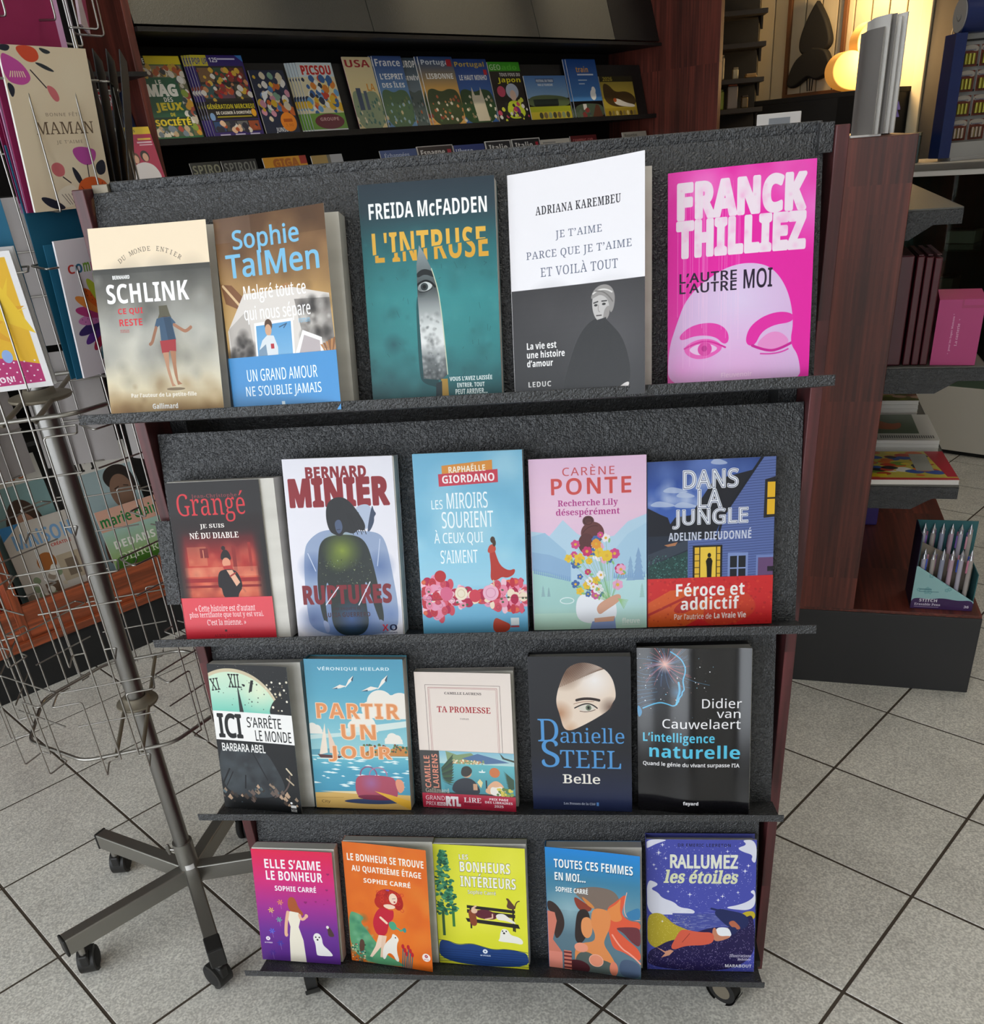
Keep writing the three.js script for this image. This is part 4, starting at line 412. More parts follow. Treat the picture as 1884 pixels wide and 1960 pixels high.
    const pw = (u, v, r, c) => { for (let i = 0; i < 6; i++) { const a = i / 6 * 6.283, b = a + 0.55; k.P([[u, v], [u + Math.cos(a) * r, v + Math.sin(a) * r * 0.67], [u + Math.cos(b) * r * 0.6, v + Math.sin(b) * r * 0.4]], c); } k.L([[u, v], [u + 0.01, v + 0.06]], 'rgba(240,230,240,0.45)', 0.004); }; pw(0.30, 0.464, 0.045, '#e59a4a'); pw(0.174, 0.54, 0.045, '#ecd04e'); pw(0.265, 0.622, 0.045, '#57b89a'); pw(0.16, 0.73, 0.045, '#4a6ae0'); pw(0.25, 0.838, 0.048, '#3a3fa8'); pw(0.14, 0.93, 0.05, '#432a88');
    const heart = (u, v, s, c) => { k.E(u - s * 0.5, v, s * 0.55, s * 0.36, c); k.E(u + s * 0.5, v, s * 0.55, s * 0.36, c); k.P([[u - s, v + s * 0.12], [u + s, v + s * 0.12], [u, v + s * 0.85]], c); }; for (const [u, v, s] of [[0.62, 0.45, 0.02], [0.75, 0.44, 0.013], [0.93, 0.19, 0.018], [0.9, 0.33, 0.016], [0.9, 0.42, 0.01], [0.62, 0.56, 0.014], [0.85, 0.46, 0.008]]) heart(u, v, s, 'rgba(120,25,90,0.6)');
    k.P([[0.39, 0.50], [0.40, 0.43], [0.45, 0.405], [0.50, 0.43], [0.52, 0.5], [0.58, 0.55], [0.575, 0.58], [0.5, 0.555], [0.42, 0.545]], '#a8552c', true); k.P([[0.385, 0.545], [0.42, 0.54], [0.52, 0.55], [0.54, 0.60], [0.505, 0.68], [0.55, 0.80], [0.565, 1], [0.36, 1], [0.375, 0.80], [0.40, 0.68], [0.375, 0.60]], '#ece4d2'); k.L([[0.385, 0.55], [0.345, 0.65], [0.335, 0.745]], '#e6b496', 0.04, true); k.L([[0.53, 0.57], [0.545, 0.64], [0.61, 0.58]], '#e6b496', 0.036, true); k.E(0.615, 0.575, 0.022, 0.018, '#e6b496'); k.E(0.338, 0.755, 0.022, 0.02, '#e6b496');
    k.P([[0.70, 0.92], [0.70, 0.82], [0.67, 0.77], [0.70, 0.725], [0.76, 0.725], [0.79, 0.77], [0.79, 0.83], [0.86, 0.87], [0.92, 0.925], [0.86, 0.93], [0.72, 0.932]], '#ece8e6', true); k.E(0.71, 0.762, 0.01, 0.007, '#222'); k.E(0.755, 0.762, 0.01, 0.007, '#222'); k.E(0.73, 0.785, 0.012, 0.008, '#222'); k.P([[0.87, 0.75], [0.87, 0.69], [0.85, 0.645], [0.89, 0.66], [0.93, 0.70], [0.955, 0.75]], '#4a3430', true); k.E(0.87, 0.665, 0.018, 0.014, '#e8e2de'); k.T('❋', 0.07, 0.785, 0.125, 0.82, '#f0e6f0'); k.flower(0.098, 0.80, 0.028, '#f0e6f0', '#a060a0', 8); k.T('LE LYS BLEU', 0.05, 0.832, 0.148, 0.845, '#f0e6f0');
  },
  quatr(k) {
    k.R(0, 0, 1, 1, '#dd6a1e'); k.mottle(60, 0, 0, 1, 1, ['rgba(236,130,40,1)', 'rgba(205,85,25,1)', 'rgba(230,150,60,1)'], 0.05, 0.2, 0.3);
    k.P([[0, 0.57], [0.12, 0.585], [0.2, 0.62], [0.14, 0.66], [0.22, 0.72], [0.30, 0.80], [0.45, 0.92], [0.60, 0.96], [0.70, 1], [0, 1]], '#5a9c70', true); k.mottle(30, 0, 0.6, 0.3, 1, ['rgba(40,110,90,1)', 'rgba(130,185,150,1)'], 0.02, 0.08, 0.5); k.speck(60, 0, 0.85, 0.18, 1, ['#2c5a40', '#d9c8a0', '#8a5a40', '#3a7a7a'], 0.006, 0.014);
    k.T('LE BONHEUR SE TROUVE', 0.045, 0.090, 0.965, 0.150, '#f3eee6'); k.T('AU QUATRIÈME ÉTAGE', 0.09, 0.172, 0.928, 0.245, '#f3eee6'); k.T('SOPHIE CARRÉ', 0.226, 0.272, 0.793, 0.322, '#f3eee6');
    k.E(0.52, 0.43, 0.16, 0.075, '#a81f1a'); k.E(0.44, 0.47, 0.10, 0.06, '#b5261c'); k.E(0.63, 0.46, 0.06, 0.06, '#a81f1a'); for (let i = 0; i < 20; i++) k.O(rr(0.36, 0.68), rr(0.38, 0.52), 0.02, 0.012, '#cf3a26', 0.006); k.E(0.57, 0.43, 0.05, 0.045, '#eed0b8'); k.P([[0.43, 0.49], [0.52, 0.475], [0.60, 0.49], [0.57, 0.515], [0.48, 0.52]], '#eed0b8', true); k.L([[0.56, 0.43], [0.60, 0.425]], '#222', 0.004); k.E(0.585, 0.455, 0.012, 0.006, '#b02030'); k.P([[0.47, 0.36], [0.54, 0.355], [0.52, 0.375]], '#8a4aa0', true);
    k.P([[0.34, 0.56], [0.42, 0.505], [0.52, 0.53], [0.57, 0.52], [0.56, 0.60], [0.50, 0.63], [0.46, 0.75], [0.34, 0.76], [0.29, 0.66]], '#c01f36', true); k.L([[0.40, 0.60], [0.47, 0.64]], '#eed0b8', 0.03); k.P([[0.36, 0.75], [0.44, 0.75], [0.38, 0.85], [0.26, 0.95], [0.23, 0.945], [0.31, 0.85]], '#eed0b8'); k.P([[0.40, 0.75], [0.46, 0.75], [0.42, 0.86], [0.40, 0.94], [0.36, 0.94]], '#e6c4aa');
    k.P([[0.48, 0.63], [0.57, 0.615], [0.60, 0.68], [0.52, 0.70]], '#4aa07c', true); k.L([[0.59, 0.67], [0.64, 0.69], [0.68, 0.67]], '#4aa07c', 0.02); k.E(0.685, 0.68, 0.02, 0.02, '#3a8a8a'); k.P([[0.40, 0.86], [0.45, 0.80], [0.52, 0.76], [0.53, 0.72], [0.58, 0.735], [0.61, 0.77], [0.58, 0.80], [0.57, 0.88], [0.60, 0.955], [0.56, 0.96], [0.52, 0.90], [0.46, 0.89], [0.42, 0.955], [0.39, 0.95]], '#ece6dc', true); k.E(0.565, 0.755, 0.008, 0.006, '#222'); for (let i = 0; i < 6; i++) { const u = 0.63 + i * 0.022; k.L([[u, 1], [u + 0.02, 0.84 + (i % 3) * 0.03]], '#2f6a7a', 0.012); k.E(u + 0.02, 0.82 + (i % 3) * 0.03, 0.018, 0.02, '#b81f2c'); } k.P([[0.10, 0.92], [0.12, 0.80], [0.18, 0.81], [0.17, 0.9]], '#5a4034', true);
    k.E(0.93, 0.885, 0.05, 0.034, '#f0e2dc'); k.flower(0.93, 0.875, 0.02, '#b0404a', '#f0e2dc', 8); k.T('LE LYS', 0.90, 0.898, 0.96, 0.907, '#a04a4a');
  },
  bonheurs(k) {
    k.R(0, 0, 1, 1, '#dede34'); k.mottle(20, 0, 0, 1, 0.8, ['rgba(235,232,80,1)'], 0.1, 0.3, 0.3); k.P([[0, 0.80], [0.1, 0.805], [0.22, 0.84], [0.36, 0.815], [0.5, 0.84], [0.62, 0.86], [0.78, 0.84], [0.9, 0.855], [1, 0.865], [1, 1], [0, 1]], '#22427e', true); for (let i = 0; i < 6; i++) k.L([[0, 0.88 + i * 0.02], [0.3, 0.87 + i * 0.02], [0.6, 0.89 + i * 0.02], [1, 0.88 + i * 0.02]], '#18315f', 0.005, true); k.L([[0, 0.80], [0.1, 0.802], [0.22, 0.835], [0.36, 0.812], [0.5, 0.837], [0.62, 0.857], [0.78, 0.838], [1, 0.86]], '#122546', 0.006, true);
    k.R(0.055, 0.5, 0.085, 0.76, '#2f5a34'); k.R(0.17, 0.5, 0.20, 0.68, '#3a7a3c'); seed = 3; for (let i = 0; i < 260; i++) { const t = rnd(), v = 0.05 + t * 0.53, w = 0.03 + t * 0.13; k.E(0.10 + rr(-w, w), v, rr(0.012, 0.03), rr(0.006, 0.014), ['#256a4c', '#3a8a60', '#1d5240', '#57a078', '#2f7a58'][(rnd() * 5) | 0], rr(-0.6, 0.6)); }
    k.T('LES', 0.282, 0.072, 0.382, 0.115, '#f4f2e6', 'bold sans-serif', { line: '#6b6a2c', lw: 7 }); k.T('BONHEURS', 0.285, 0.132, 0.835, 0.215, '#f4f2e6', SANS, { line: '#6b6a2c', lw: 9 }); k.T('BONHEURS', 0.285, 0.132, 0.835, 0.215, '#f4f2e6', 'bold sans-serif'); k.T('INTÉRIEURS', 0.283, 0.225, 0.89, 0.338, '#f4f2e6', 'bold sans-serif', { line: '#6b6a2c', lw: 7 }); k.T('Sophie Carré', 0.36, 0.362, 0.668, 0.405, '#f4f2e6', SANS, { line: '#3c3c22', lw: 9 }); k.T('Sophie Carré', 0.36, 0.362, 0.668, 0.405, '#f4f2e6', SANS);
    k.P([[0.34, 0.49], [0.87, 0.51], [0.87, 0.535], [0.34, 0.515]], '#1f1a18'); k.P([[0.34, 0.525], [0.87, 0.545], [0.87, 0.575], [0.34, 0.555]], '#2a2320'); k.P([[0.32, 0.60], [0.9, 0.625], [0.92, 0.66], [0.34, 0.63]], '#1f1a18'); for (const u of [0.37, 0.84]) k.R(u, 0.5, u + 0.018, 0.685, '#1f1a18'); k.R(0.86, 0.63, 0.872, 0.69, '#1f1a18'); k.P([[0.43, 0.53], [0.55, 0.515], [0.66, 0.545], [0.67, 0.60], [0.5, 0.60], [0.42, 0.575]], '#5f2230', true); k.P([[0.65, 0.555], [0.74, 0.54], [0.80, 0.575], [0.88, 0.615], [0.86, 0.625], [0.76, 0.60], [0.67, 0.60]], '#ece6dc', true); k.P([[0.35, 0.53], [0.42, 0.525], [0.44, 0.58], [0.45, 0.66], [0.38, 0.665], [0.36, 0.6]], '#8a4428', true); k.E(0.42, 0.535, 0.035, 0.022, '#e6c0a4'); k.L([[0.40, 0.515], [0.44, 0.495]], '#e6c0a4', 0.02); k.L([[0.54, 0.60], [0.62, 0.585], [0.62, 0.555]], '#e6c0a4', 0.016);
    k.P([[0.77, 0.495], [0.80, 0.44], [0.77, 0.415], [0.80, 0.41], [0.83, 0.44], [0.87, 0.475], [0.875, 0.505]], '#5a3a2c', true); k.L([[0.87, 0.49], [0.88, 0.435], [0.92, 0.43]], '#4a3024', 0.012, true); k.P([[0.69, 0.76], [0.70, 0.69], [0.74, 0.665], [0.79, 0.68], [0.81, 0.72], [0.90, 0.73], [0.95, 0.76], [0.94, 0.795], [0.86, 0.785], [0.66, 0.78]], '#eeece2', true); k.E(0.725, 0.69, 0.008, 0.006, '#222'); k.E(0.765, 0.69, 0.008, 0.006, '#222'); k.E(0.74, 0.707, 0.012, 0.008, '#222'); k.flower(0.52, 0.875, 0.028, '#e6ecf4', '#22427e', 8); k.T('LE LYS BLEU', 0.465, 0.903, 0.578, 0.916, '#e6ecf4');
  },
  femmes(k) {
    k.grad(0, 0.5, [[0, '#1f86d6'], [0.25, '#2a82bc'], [0.5, '#3f7fa0'], [1, '#6f93a0']]); k.R(0, 0.5, 1, 1, '#5a7684'); k.blob(0.25, 0.5, 0.3, 'rgba(150,185,195,1)', 0.8); k.P([[0.26, 0.32], [0.4, 0.30], [0.55, 0.28], [0.75, 0.30], [0.80, 0.42], [0.60, 0.47], [0.55, 0.48], [0.40, 0.42]], '#7a6a60', true); k.P([[0.28, 0.37], [0.40, 0.42], [0.50, 0.46], [0.45, 0.50], [0.33, 0.49]], '#8a3a2a', true); k.P([[0.36, 0.36], [0.48, 0.42], [0.53, 0.47], [0.44, 0.45]], '#cf8444', true);
    k.P([[0.62, 0.46], [0.75, 0.38], [0.86, 0.30], [0.82, 0.42], [0.80, 0.48], [0.88, 0.53], [1, 0.52], [1, 0.60], [0.85, 0.585], [0.72, 0.60], [0.85, 0.68], [1, 0.76], [1, 0.86], [0.82, 0.79], [0.72, 0.78], [0.68, 0.72]], '#dc5a3c', true); k.P([[0.62, 0.47], [0.76, 0.40], [0.80, 0.34], [0.78, 0.46], [0.82, 0.53], [0.70, 0.56]], '#e08848', true); k.P([[0.72, 0.60], [0.85, 0.58], [0.97, 0.57], [1, 0.60], [1, 0.74], [0.9, 0.70], [0.82, 0.63]], '#6a3038', true); k.L([[0.86, 0.30], [0.81, 0.44], [0.88, 0.525], [1, 0.51]], '#f0b09a', 0.008, true); k.L([[0.70, 0.66], [0.78, 0.76], [0.9, 0.80], [1, 0.87]], '#f0a08c', 0.018, true); k.P([[0.84, 0.47], [0.90, 0.44], [1, 0.40], [1, 0.51], [0.88, 0.52]], '#3a7aa8', true);
    k.P([[0, 0.43], [0.09, 0.45], [0.17, 0.53], [0.19, 0.63], [0.14, 0.72], [0.08, 0.76], [0.06, 0.66], [0.07, 0.54], [0, 0.51]], '#352622', true); k.P([[0, 0.52], [0.08, 0.53], [0.10, 0.60], [0.07, 0.70], [0.05, 0.76], [0.15, 0.86], [0.15, 1], [0, 1]], '#cf7a66'); k.R(0, 0.86, 0.15, 1, '#e08a78'); k.P([[0.30, 0.62], [0.33, 0.49], [0.43, 0.47], [0.47, 0.54], [0.45, 0.66], [0.36, 0.78], [0.29, 0.75]], '#2b201e', true);
    k.P([[0.37, 0.56], [0.43, 0.535], [0.48, 0.555], [0.49, 0.66], [0.45, 0.715], [0.40, 0.715], [0.36, 0.66]], '#e0935c', true); k.P([[0.48, 0.49], [0.53, 0.455], [0.64, 0.46], [0.69, 0.49], [0.68, 0.60], [0.63, 0.68], [0.60, 0.75], [0.68, 0.83], [0.75, 0.93], [0.74, 1], [0.30, 1], [0.28, 0.82], [0.36, 0.76], [0.50, 0.74], [0.52, 0.68], [0.47, 0.60]], '#de8b50', true); k.P([[0.30, 0.86], [0.42, 0.82], [0.55, 0.88], [0.66, 0.89], [0.74, 0.93], [0.74, 1], [0.28, 1]], '#55605c', true); k.E(0.52, 0.895, 0.075, 0.05, '#e59274'); k.O(0.52, 0.895, 0.075, 0.05, '#f2b49c', 0.008); k.E(0.36, 0.80, 0.075, 0.04, '#e8977c'); k.E(0.31, 0.97, 0.14, 0.06, '#4a2026'); k.E(0.71, 0.945, 0.045, 0.06, '#e08468'); k.R(0.17, 0.84, 0.25, 1, '#cf7a66'); for (let i = 0; i < 5; i++) k.R(0.165, 0.85 + i * 0.032, 0.255, 0.864 + i * 0.032, '#6a2a2c'); k.P([[0.78, 0.84], [1, 0.86], [1, 1], [0.76, 1]], '#4a5a74', true);
    k.T('TOUTES CES FEMMES', 0.09, 0.088, 0.925, 0.158, '#f6f6f4', 'bold sans-serif', { drop: 'rgba(20,40,60,0.6)' }); k.T('EN MOI...', 0.094, 0.195, 0.425, 0.262, '#f6f6f4', 'bold sans-serif', { drop: 'rgba(20,40,60,0.6)' }); k.T('SOPHIE CARRÉ', 0.099, 0.302, 0.448, 0.355, '#f6f6f4', 'bold sans-serif', { drop: 'rgba(20,40,60,0.6)' });
  },
  rallumez(k) {
    k.R(0, 0, 1, 1, '#4a50ac'); k.P([[0, 0], [0.22, 0], [0.10, 0.03], [0.03, 0.06], [0, 0.07]], '#dfe0ee', true); k.P([[0.86, 0], [1, 0], [1, 0.18], [0.95, 0.15], [0.97, 0.11], [0.88, 0.09], [0.82, 0.06], [0.92, 0.035]], '#dfe0ee', true); k.P([[0, 0.30], [0.09, 0.32], [0.11, 0.345], [0.03, 0.37], [0.11, 0.40], [0.14, 0.44], [0.26, 0.47], [0.30, 0.51], [0.42, 0.52], [0.46, 0.55], [0.36, 0.57], [0.2, 0.565], [0, 0.575]], '#dfe0ee', true); k.P([[1, 0.36], [0.94, 0.385], [1, 0.41], [0.93, 0.46], [0.82, 0.49], [0.74, 0.50], [0.75, 0.515], [1, 0.53]], '#dfe0ee', true);
    k.P([[0.86, 0.56], [0.92, 0.53], [1, 0.53], [1, 0.6], [0.86, 0.6]], '#c2ad2c', true); k.R(0.24, 0.555, 0.9, 0.70, '#4a52a0'); for (let i = 0; i < 90; i++) { const u = rr(0.22, 0.72), v = rr(0.53, 0.68); k.L([[u, v], [u + rr(0.02, 0.06), v]], 'rgba(190,196,220,0.6)', 0.003); }
    k.P([[0, 0.59], [0.06, 0.555], [0.14, 0.56], [0.20, 0.60], [0.25, 0.64], [0.34, 0.67], [0.44, 0.70], [0.44, 0.80], [0, 0.86]], '#b9a62e', true); k.speck(260, 0, 0.57, 0.42, 0.82, 'rgba(230,220,140,0.7)', 0.001, 0.004); k.P([[0, 0.86], [0.1, 0.82], [0.2, 0.77], [0.34, 0.75], [0.45, 0.70], [0.62, 0.655], [0.8, 0.66], [0.9, 0.58], [1, 0.55], [1, 1], [0, 1]], '#241c4c', true); for (let i = 0; i < 900; i++) { const u = rr(0, 1), v = rr(0.6, 1); if (v < 0.86 - u * 0.28) continue; k.L([[u, v], [u + rr(-0.006, 0.006), v + rr(0.002, 0.006)]], 'rgba(205,190,225,0.7)', 0.0032); }
    seed = 8; for (let i = 0; i < 520; i++) { const u = rnd(), v = rr(0.02, 0.52); if ((u < 0.15 && v > 0.3 && v < 0.37) || (u < 0.3 && v > 0.4) || (u > 0.86 && (v > 0.37 || v < 0.18))) continue; k.speck(1, u, v, u + 0.001, v + 0.001, 'rgba(240,240,250,0.85)', 0.001, 0.0035); } for (const [u, v, r] of [[0.115, 0.10, 0.03], [0.15, 0.04, 0.024], [0.07, 0.19, 0.02], [0.18, 0.14, 0.02], [0.09, 0.22, 0.018], [0.2, 0.39, 0.018], [0.40, 0.41, 0.026], [0.90, 0.23, 0.028], [0.93, 0.19, 0.022], [0.79, 0.25, 0.02], [0.84, 0.39, 0.02], [0.70, 0.42, 0.024], [0.66, 0.45, 0.022], [0.74, 0.085, 0.02], [0.28, 0.46, 0.014], [0.145, 0.62, 0.018], [0.83, 0.17, 0.018]]) k.star(u, v, r, '#f2f2fa');
    k.T('DR EMERIC LEBRETON', 0.288, 0.030, 0.76, 0.052, '#1c1c3c', SANS, { track: 0.1, line: '#1c1c3c', lw: 5 }); k.T('RALLUMEZ', 0.223, 0.115, 0.83, 0.21, '#e8ead8', SANS, { line: '#e8ead8', lw: 9 }); k.T('les étoiles', 0.185, 0.225, 0.85, 0.325, '#dce0b8', 'bold serif', { skew: -0.18, line: '#dce0b8', lw: 5 });
    k.P([[0.62, 0.55], [0.66, 0.51], [0.78, 0.53], [0.90, 0.55], [0.95, 0.60], [0.93, 0.655], [0.84, 0.68], [0.74, 0.645], [0.68, 0.60]], '#232c5c', true); k.L([[0.60, 0.515], [0.70, 0.535]], '#232c5c', 0.02); k.P([[0.75, 0.62], [0.80, 0.60], [0.83, 0.62], [0.87, 0.655], [0.86, 0.675], [0.80, 0.665]], '#b86a4e', true); k.P([[0.75, 0.66], [0.83, 0.65], [0.84, 0.70], [0.78, 0.72]], '#232c5c', true); k.P([[0.63, 0.66], [0.75, 0.655], [0.78, 0.69], [0.79, 0.73], [0.66, 0.75]], '#eef0f4', true); k.P([[0.61, 0.67], [0.64, 0.655], [0.66, 0.73], [0.78, 0.72], [0.77, 0.74], [0.64, 0.775], [0.61, 0.73]], '#c98466', true); k.P([[0.62, 0.695], [0.5, 0.70], [0.36, 0.68], [0.31, 0.685], [0.26, 0.76], [0.22, 0.82], [0.25, 0.845], [0.36, 0.805], [0.55, 0.80], [0.63, 0.77]], '#d95f48', true); k.L([[0.40, 0.71], [0.33, 0.78]], '#8a2f2c', 0.005); k.P([[0.22, 0.84], [0.25, 0.85], [0.21, 0.885], [0.13, 0.905], [0.17, 0.87], [0.08, 0.82], [0.17, 0.855]], '#d99a7c');
    k.T('Illustrations', 0.775, 0.865, 0.975, 0.888, '#e6e2f0', SERIF, { skew: -0.2 }); k.T('Rebobée', 0.85, 0.893, 0.972, 0.913, '#e6e2f0', SERIF, { skew: -0.2 }); k.T('MARABOUT', 0.73, 0.945, 0.972, 0.968, '#f2f0f6', SANS, { track: 0.06, line: '#f2f0f6', lw: 6 });
  },
};

// ---------------------------------------------------------------- the wheeled book stand
const LT = [0, 1.0914, 0.7820, 0.4754, 0.1281], LEAN = [0, 14.5, 14.3, 14.8, 14.5].map((d) => d * Math.PI / 180), ZL = -1.030, LH = 0.0105, TD = 0.068;
const PX = [0, [-0.594, 0.2585], [-0.5935, 0.2655], [-0.594, 0.257], [-0.594, 0.257]], LX = [0, [-0.6185, 0.2655], [-0.6075, 0.2765], [-0.6185, 0.262], [-0.619, 0.2605]], PH = [0, 0.268, 0.283, 0.285, 0.262];
const stand = thing('book_display_stand', 'black hammered metal book stand on wheels with reddish wooden sides and four slanted shelves', 'display stand', V(-0.165, 0, -1.28));
const sx = 0.165, sz = 1.28;       // stand frame: x + sx, z + sz
{
  const B = (n, x0, x1, y0, y1, z0, z1, m, p = stand, r = 0) => bx(n, x0 + sx, x1 + sx, y0, y1, z0 + sz, z1 + sz, m, p, r);
  B('side_panel', -0.6115, -0.596, 0.028, 1.329, -1.43, -1.145, M.woodDark, stand, 0.0015); B('side_panel', 0.267, 0.2822, 0.028, 1.329, -1.43, -1.145, M.woodDark, stand, 0.0015);
  B('core_panel', -0.572, 0.243, 0.10, 1.31, -1.30, -1.285, M.hammer); B('base_board', -0.596, 0.267, 0.085, 0.10, -1.43, -1.10, M.matBlack);
  for (const [x0, x1] of [[-0.596, -0.572], [0.243, 0.267]]) { const u = B('upright', x0, x1, 0.10, 1.318, -1.30, -1.215, M.hammer, stand, 0.001); for (let k = 0; k < 9; k++) bx('slot', -0.0035, 0.0035, -0.012, 0.012, -0.002, 0.0005, M.void, u).position.set(0, 0.50 - k * 0.13, 0.0425); }
  B('top_rail', -0.575, 0.2585, 1.3185, 1.3345, -1.20, -1.17, M.hammer, stand, 0.002); B('corner_bracket', 0.2515, 0.2668, 1.303, 1.3325, -1.162, -1.150, M.hammer, stand, 0.001); B('corner_bracket', -0.595, -0.575, 1.3215, 1.3325, -1.20, -1.165, M.dullZinc, stand, 0.001);
  for (let r = 1; r < 5; r++) {
    const t = sub('book_tray', stand, 0, LT[r] - LH, ZL + sz); t.rotation.x = -LEAN[r];                 // local: y up along the plate, z towards the front
    const [p0, p1] = PX[r], [l0, l1] = LX[r];
    bx('back_plate', p0 + sx, p1 + sx, -0.001, PH[r], -TD - 0.0012, -TD, M.hammer, t);
    bx('shelf_floor', p0 + sx - 0.004, p1 + sx + 0.002, -0.0013, 0, -TD, 0, M.hammer, t);
    const lip = bx('front_lip', l0 + sx, l1 + sx, 0, LH, -0.0012, 0.0006, M.hammer, t, 0.0005); lip.rotation.x = LEAN[r]; lip.position.set((l0 + l1) / 2 + sx, LH * 0.5 * Math.cos(LEAN[r]), LH * 0.5 * Math.sin(LEAN[r]));
    bx('lip_fold', l0 + sx, l1 + sx, -0.0013, -0.0002, -0.012, 0.0006, M.hammer, t);
    if (r === 2) bx('plate_ear', p0 + sx - 0.021, p0 + sx, 0.045, 0.165, -TD + 0.0, -TD + 0.0012, M.hammer, t);
    for (const q of [p0 + 0.02, p1 - 0.02]) bx('hook_slot', q + sx - 0.004, q + sx + 0.004, PH[r] - 0.0005, PH[r] + 0.0002, -TD - 0.001, -TD, M.void, t);
  }
  for (const [x, z, a] of [[0.211, -1.105, 0.9], [-0.54, -1.105, 0.4], [0.211, -1.385, 0.7], [-0.54, -1.385, 1.4]]) {
    const c = sub('caster', stand, x + sx, 0, z + sz); c.rotation.y = a;
    const w = part('wheel', cylG(0.0265, 0.0265, 0.02, 28), M.rubber, c, 0, 0.0265, 0); w.rotation.z = Math.PI / 2; const h = part('hub', cylG(0.017, 0.017, 0.0215, 20), M.dullZinc, c, 0, 0.0265, 0); h.rotation.z = Math.PI / 2;
    const hood = part('hood', new THREE.CylinderGeometry(0.0295, 0.0295, 0.026, 24, 1, true, Math.PI * 1.0, Math.PI), M.plastic, c, 0, 0.0275, 0); hood.rotation.set(0, 0, Math.PI / 2); bx('plate', -0.022, 0.022, 0.0575, 0.0845, -0.022, 0.022, M.plastic, c, 0.004);
  }
}
// ---------------------------------------------------------------- books: [row, x, distance behind the lip, cover opening, roll, cover w, h, thickness, page block w, h]
const BOOKS = {
  schlink: [1, -0.6014, 0.0460, 6.74, 1.36, 0.1567, 0.2205, 0.0205, 0.1495, 0.2195], talmen: [1, -0.4361, 0.0380, 15.28, 0.14, 0.1501, 0.2210, 0.0285, 0.1486, 0.2205], intruse: [1, -0.2619, 0.0380, 0.43, 0.45, 0.1563, 0.2438, 0.0285, 0.1563, 0.2438], karembeu: [1, -0.0907, 0.0480, 21.17, 0.25, 0.1608, 0.2442, 0.0185, 0.1577, 0.2436], thilliez: [1, 0.0878, 0.0340, 5.38, 0.02, 0.1545, 0.2302, 0.0325, 0.1545, 0.2302],
  grange: [2, -0.5724, 0.0300, 0.79, -0.07, 0.1308, 0.2185, 0.0365, 0.1503, 0.2198], minier: [2, -0.4100, 0.0280, -2.71, 0.71, 0.1466, 0.2407, 0.0385, 0.1488, 0.2408], giordano: [2, -0.2341, 0.0320, -0.53, 0.27, 0.1428, 0.2407, 0.0345, 0.1428, 0.2407], ponte: [2, -0.0836, 0.0420, -0.83, 0.16, 0.1508, 0.2269, 0.0245, 0.1508, 0.2269], jungle: [2, 0.0695, 0.0460, -1.57, -0.13, 0.1612, 0.2173, 0.0205, 0.1612, 0.2173],
  abel: [3, -0.5939, 0.0449, 10.85, 0.08, 0.1376, 0.2370, 0.0216, 0.1472, 0.2374], hielard: [3, -0.4419, 0.0399, 1.99, 0.92, 0.1524, 0.2412, 0.0266, 0.1513, 0.2389], laurens: [3, -0.2723, 0.0462, 7.40, 0.08, 0.1475, 0.2183, 0.0203, 0.1485, 0.2181], steel: [3, -0.1003, 0.0393, 4.04, -0.02, 0.1487, 0.2406, 0.0272, 0.1484, 0.2377], cauwel: [3, 0.0580, 0.0365, 6.51, -0.23, 0.1597, 0.2513, 0.0300, 0.1618, 0.2462],
  elle: [4, -0.6028, 0.0427, 3.02, 1.07, 0.1454, 0.2170, 0.0238, 0.1466, 0.2195], quatr: [4, -0.4403, 0.0466, 10.36, 0.75, 0.1523, 0.2305, 0.0199, 0.1559, 0.2321], bonheurs: [4, -0.2824, 0.0465, 4.95, 0.41, 0.1571, 0.2275, 0.0200, 0.1574, 0.2293], femmes: [4, -0.0911, 0.0431, 11.76, -0.08, 0.1572, 0.2264, 0.0234, 0.1582, 0.2261], rallumez: [4, 0.0751, 0.0420, 0.97, -0.32, 0.1753, 0.2414, 0.0245, 0.1757, 0.2396],
};
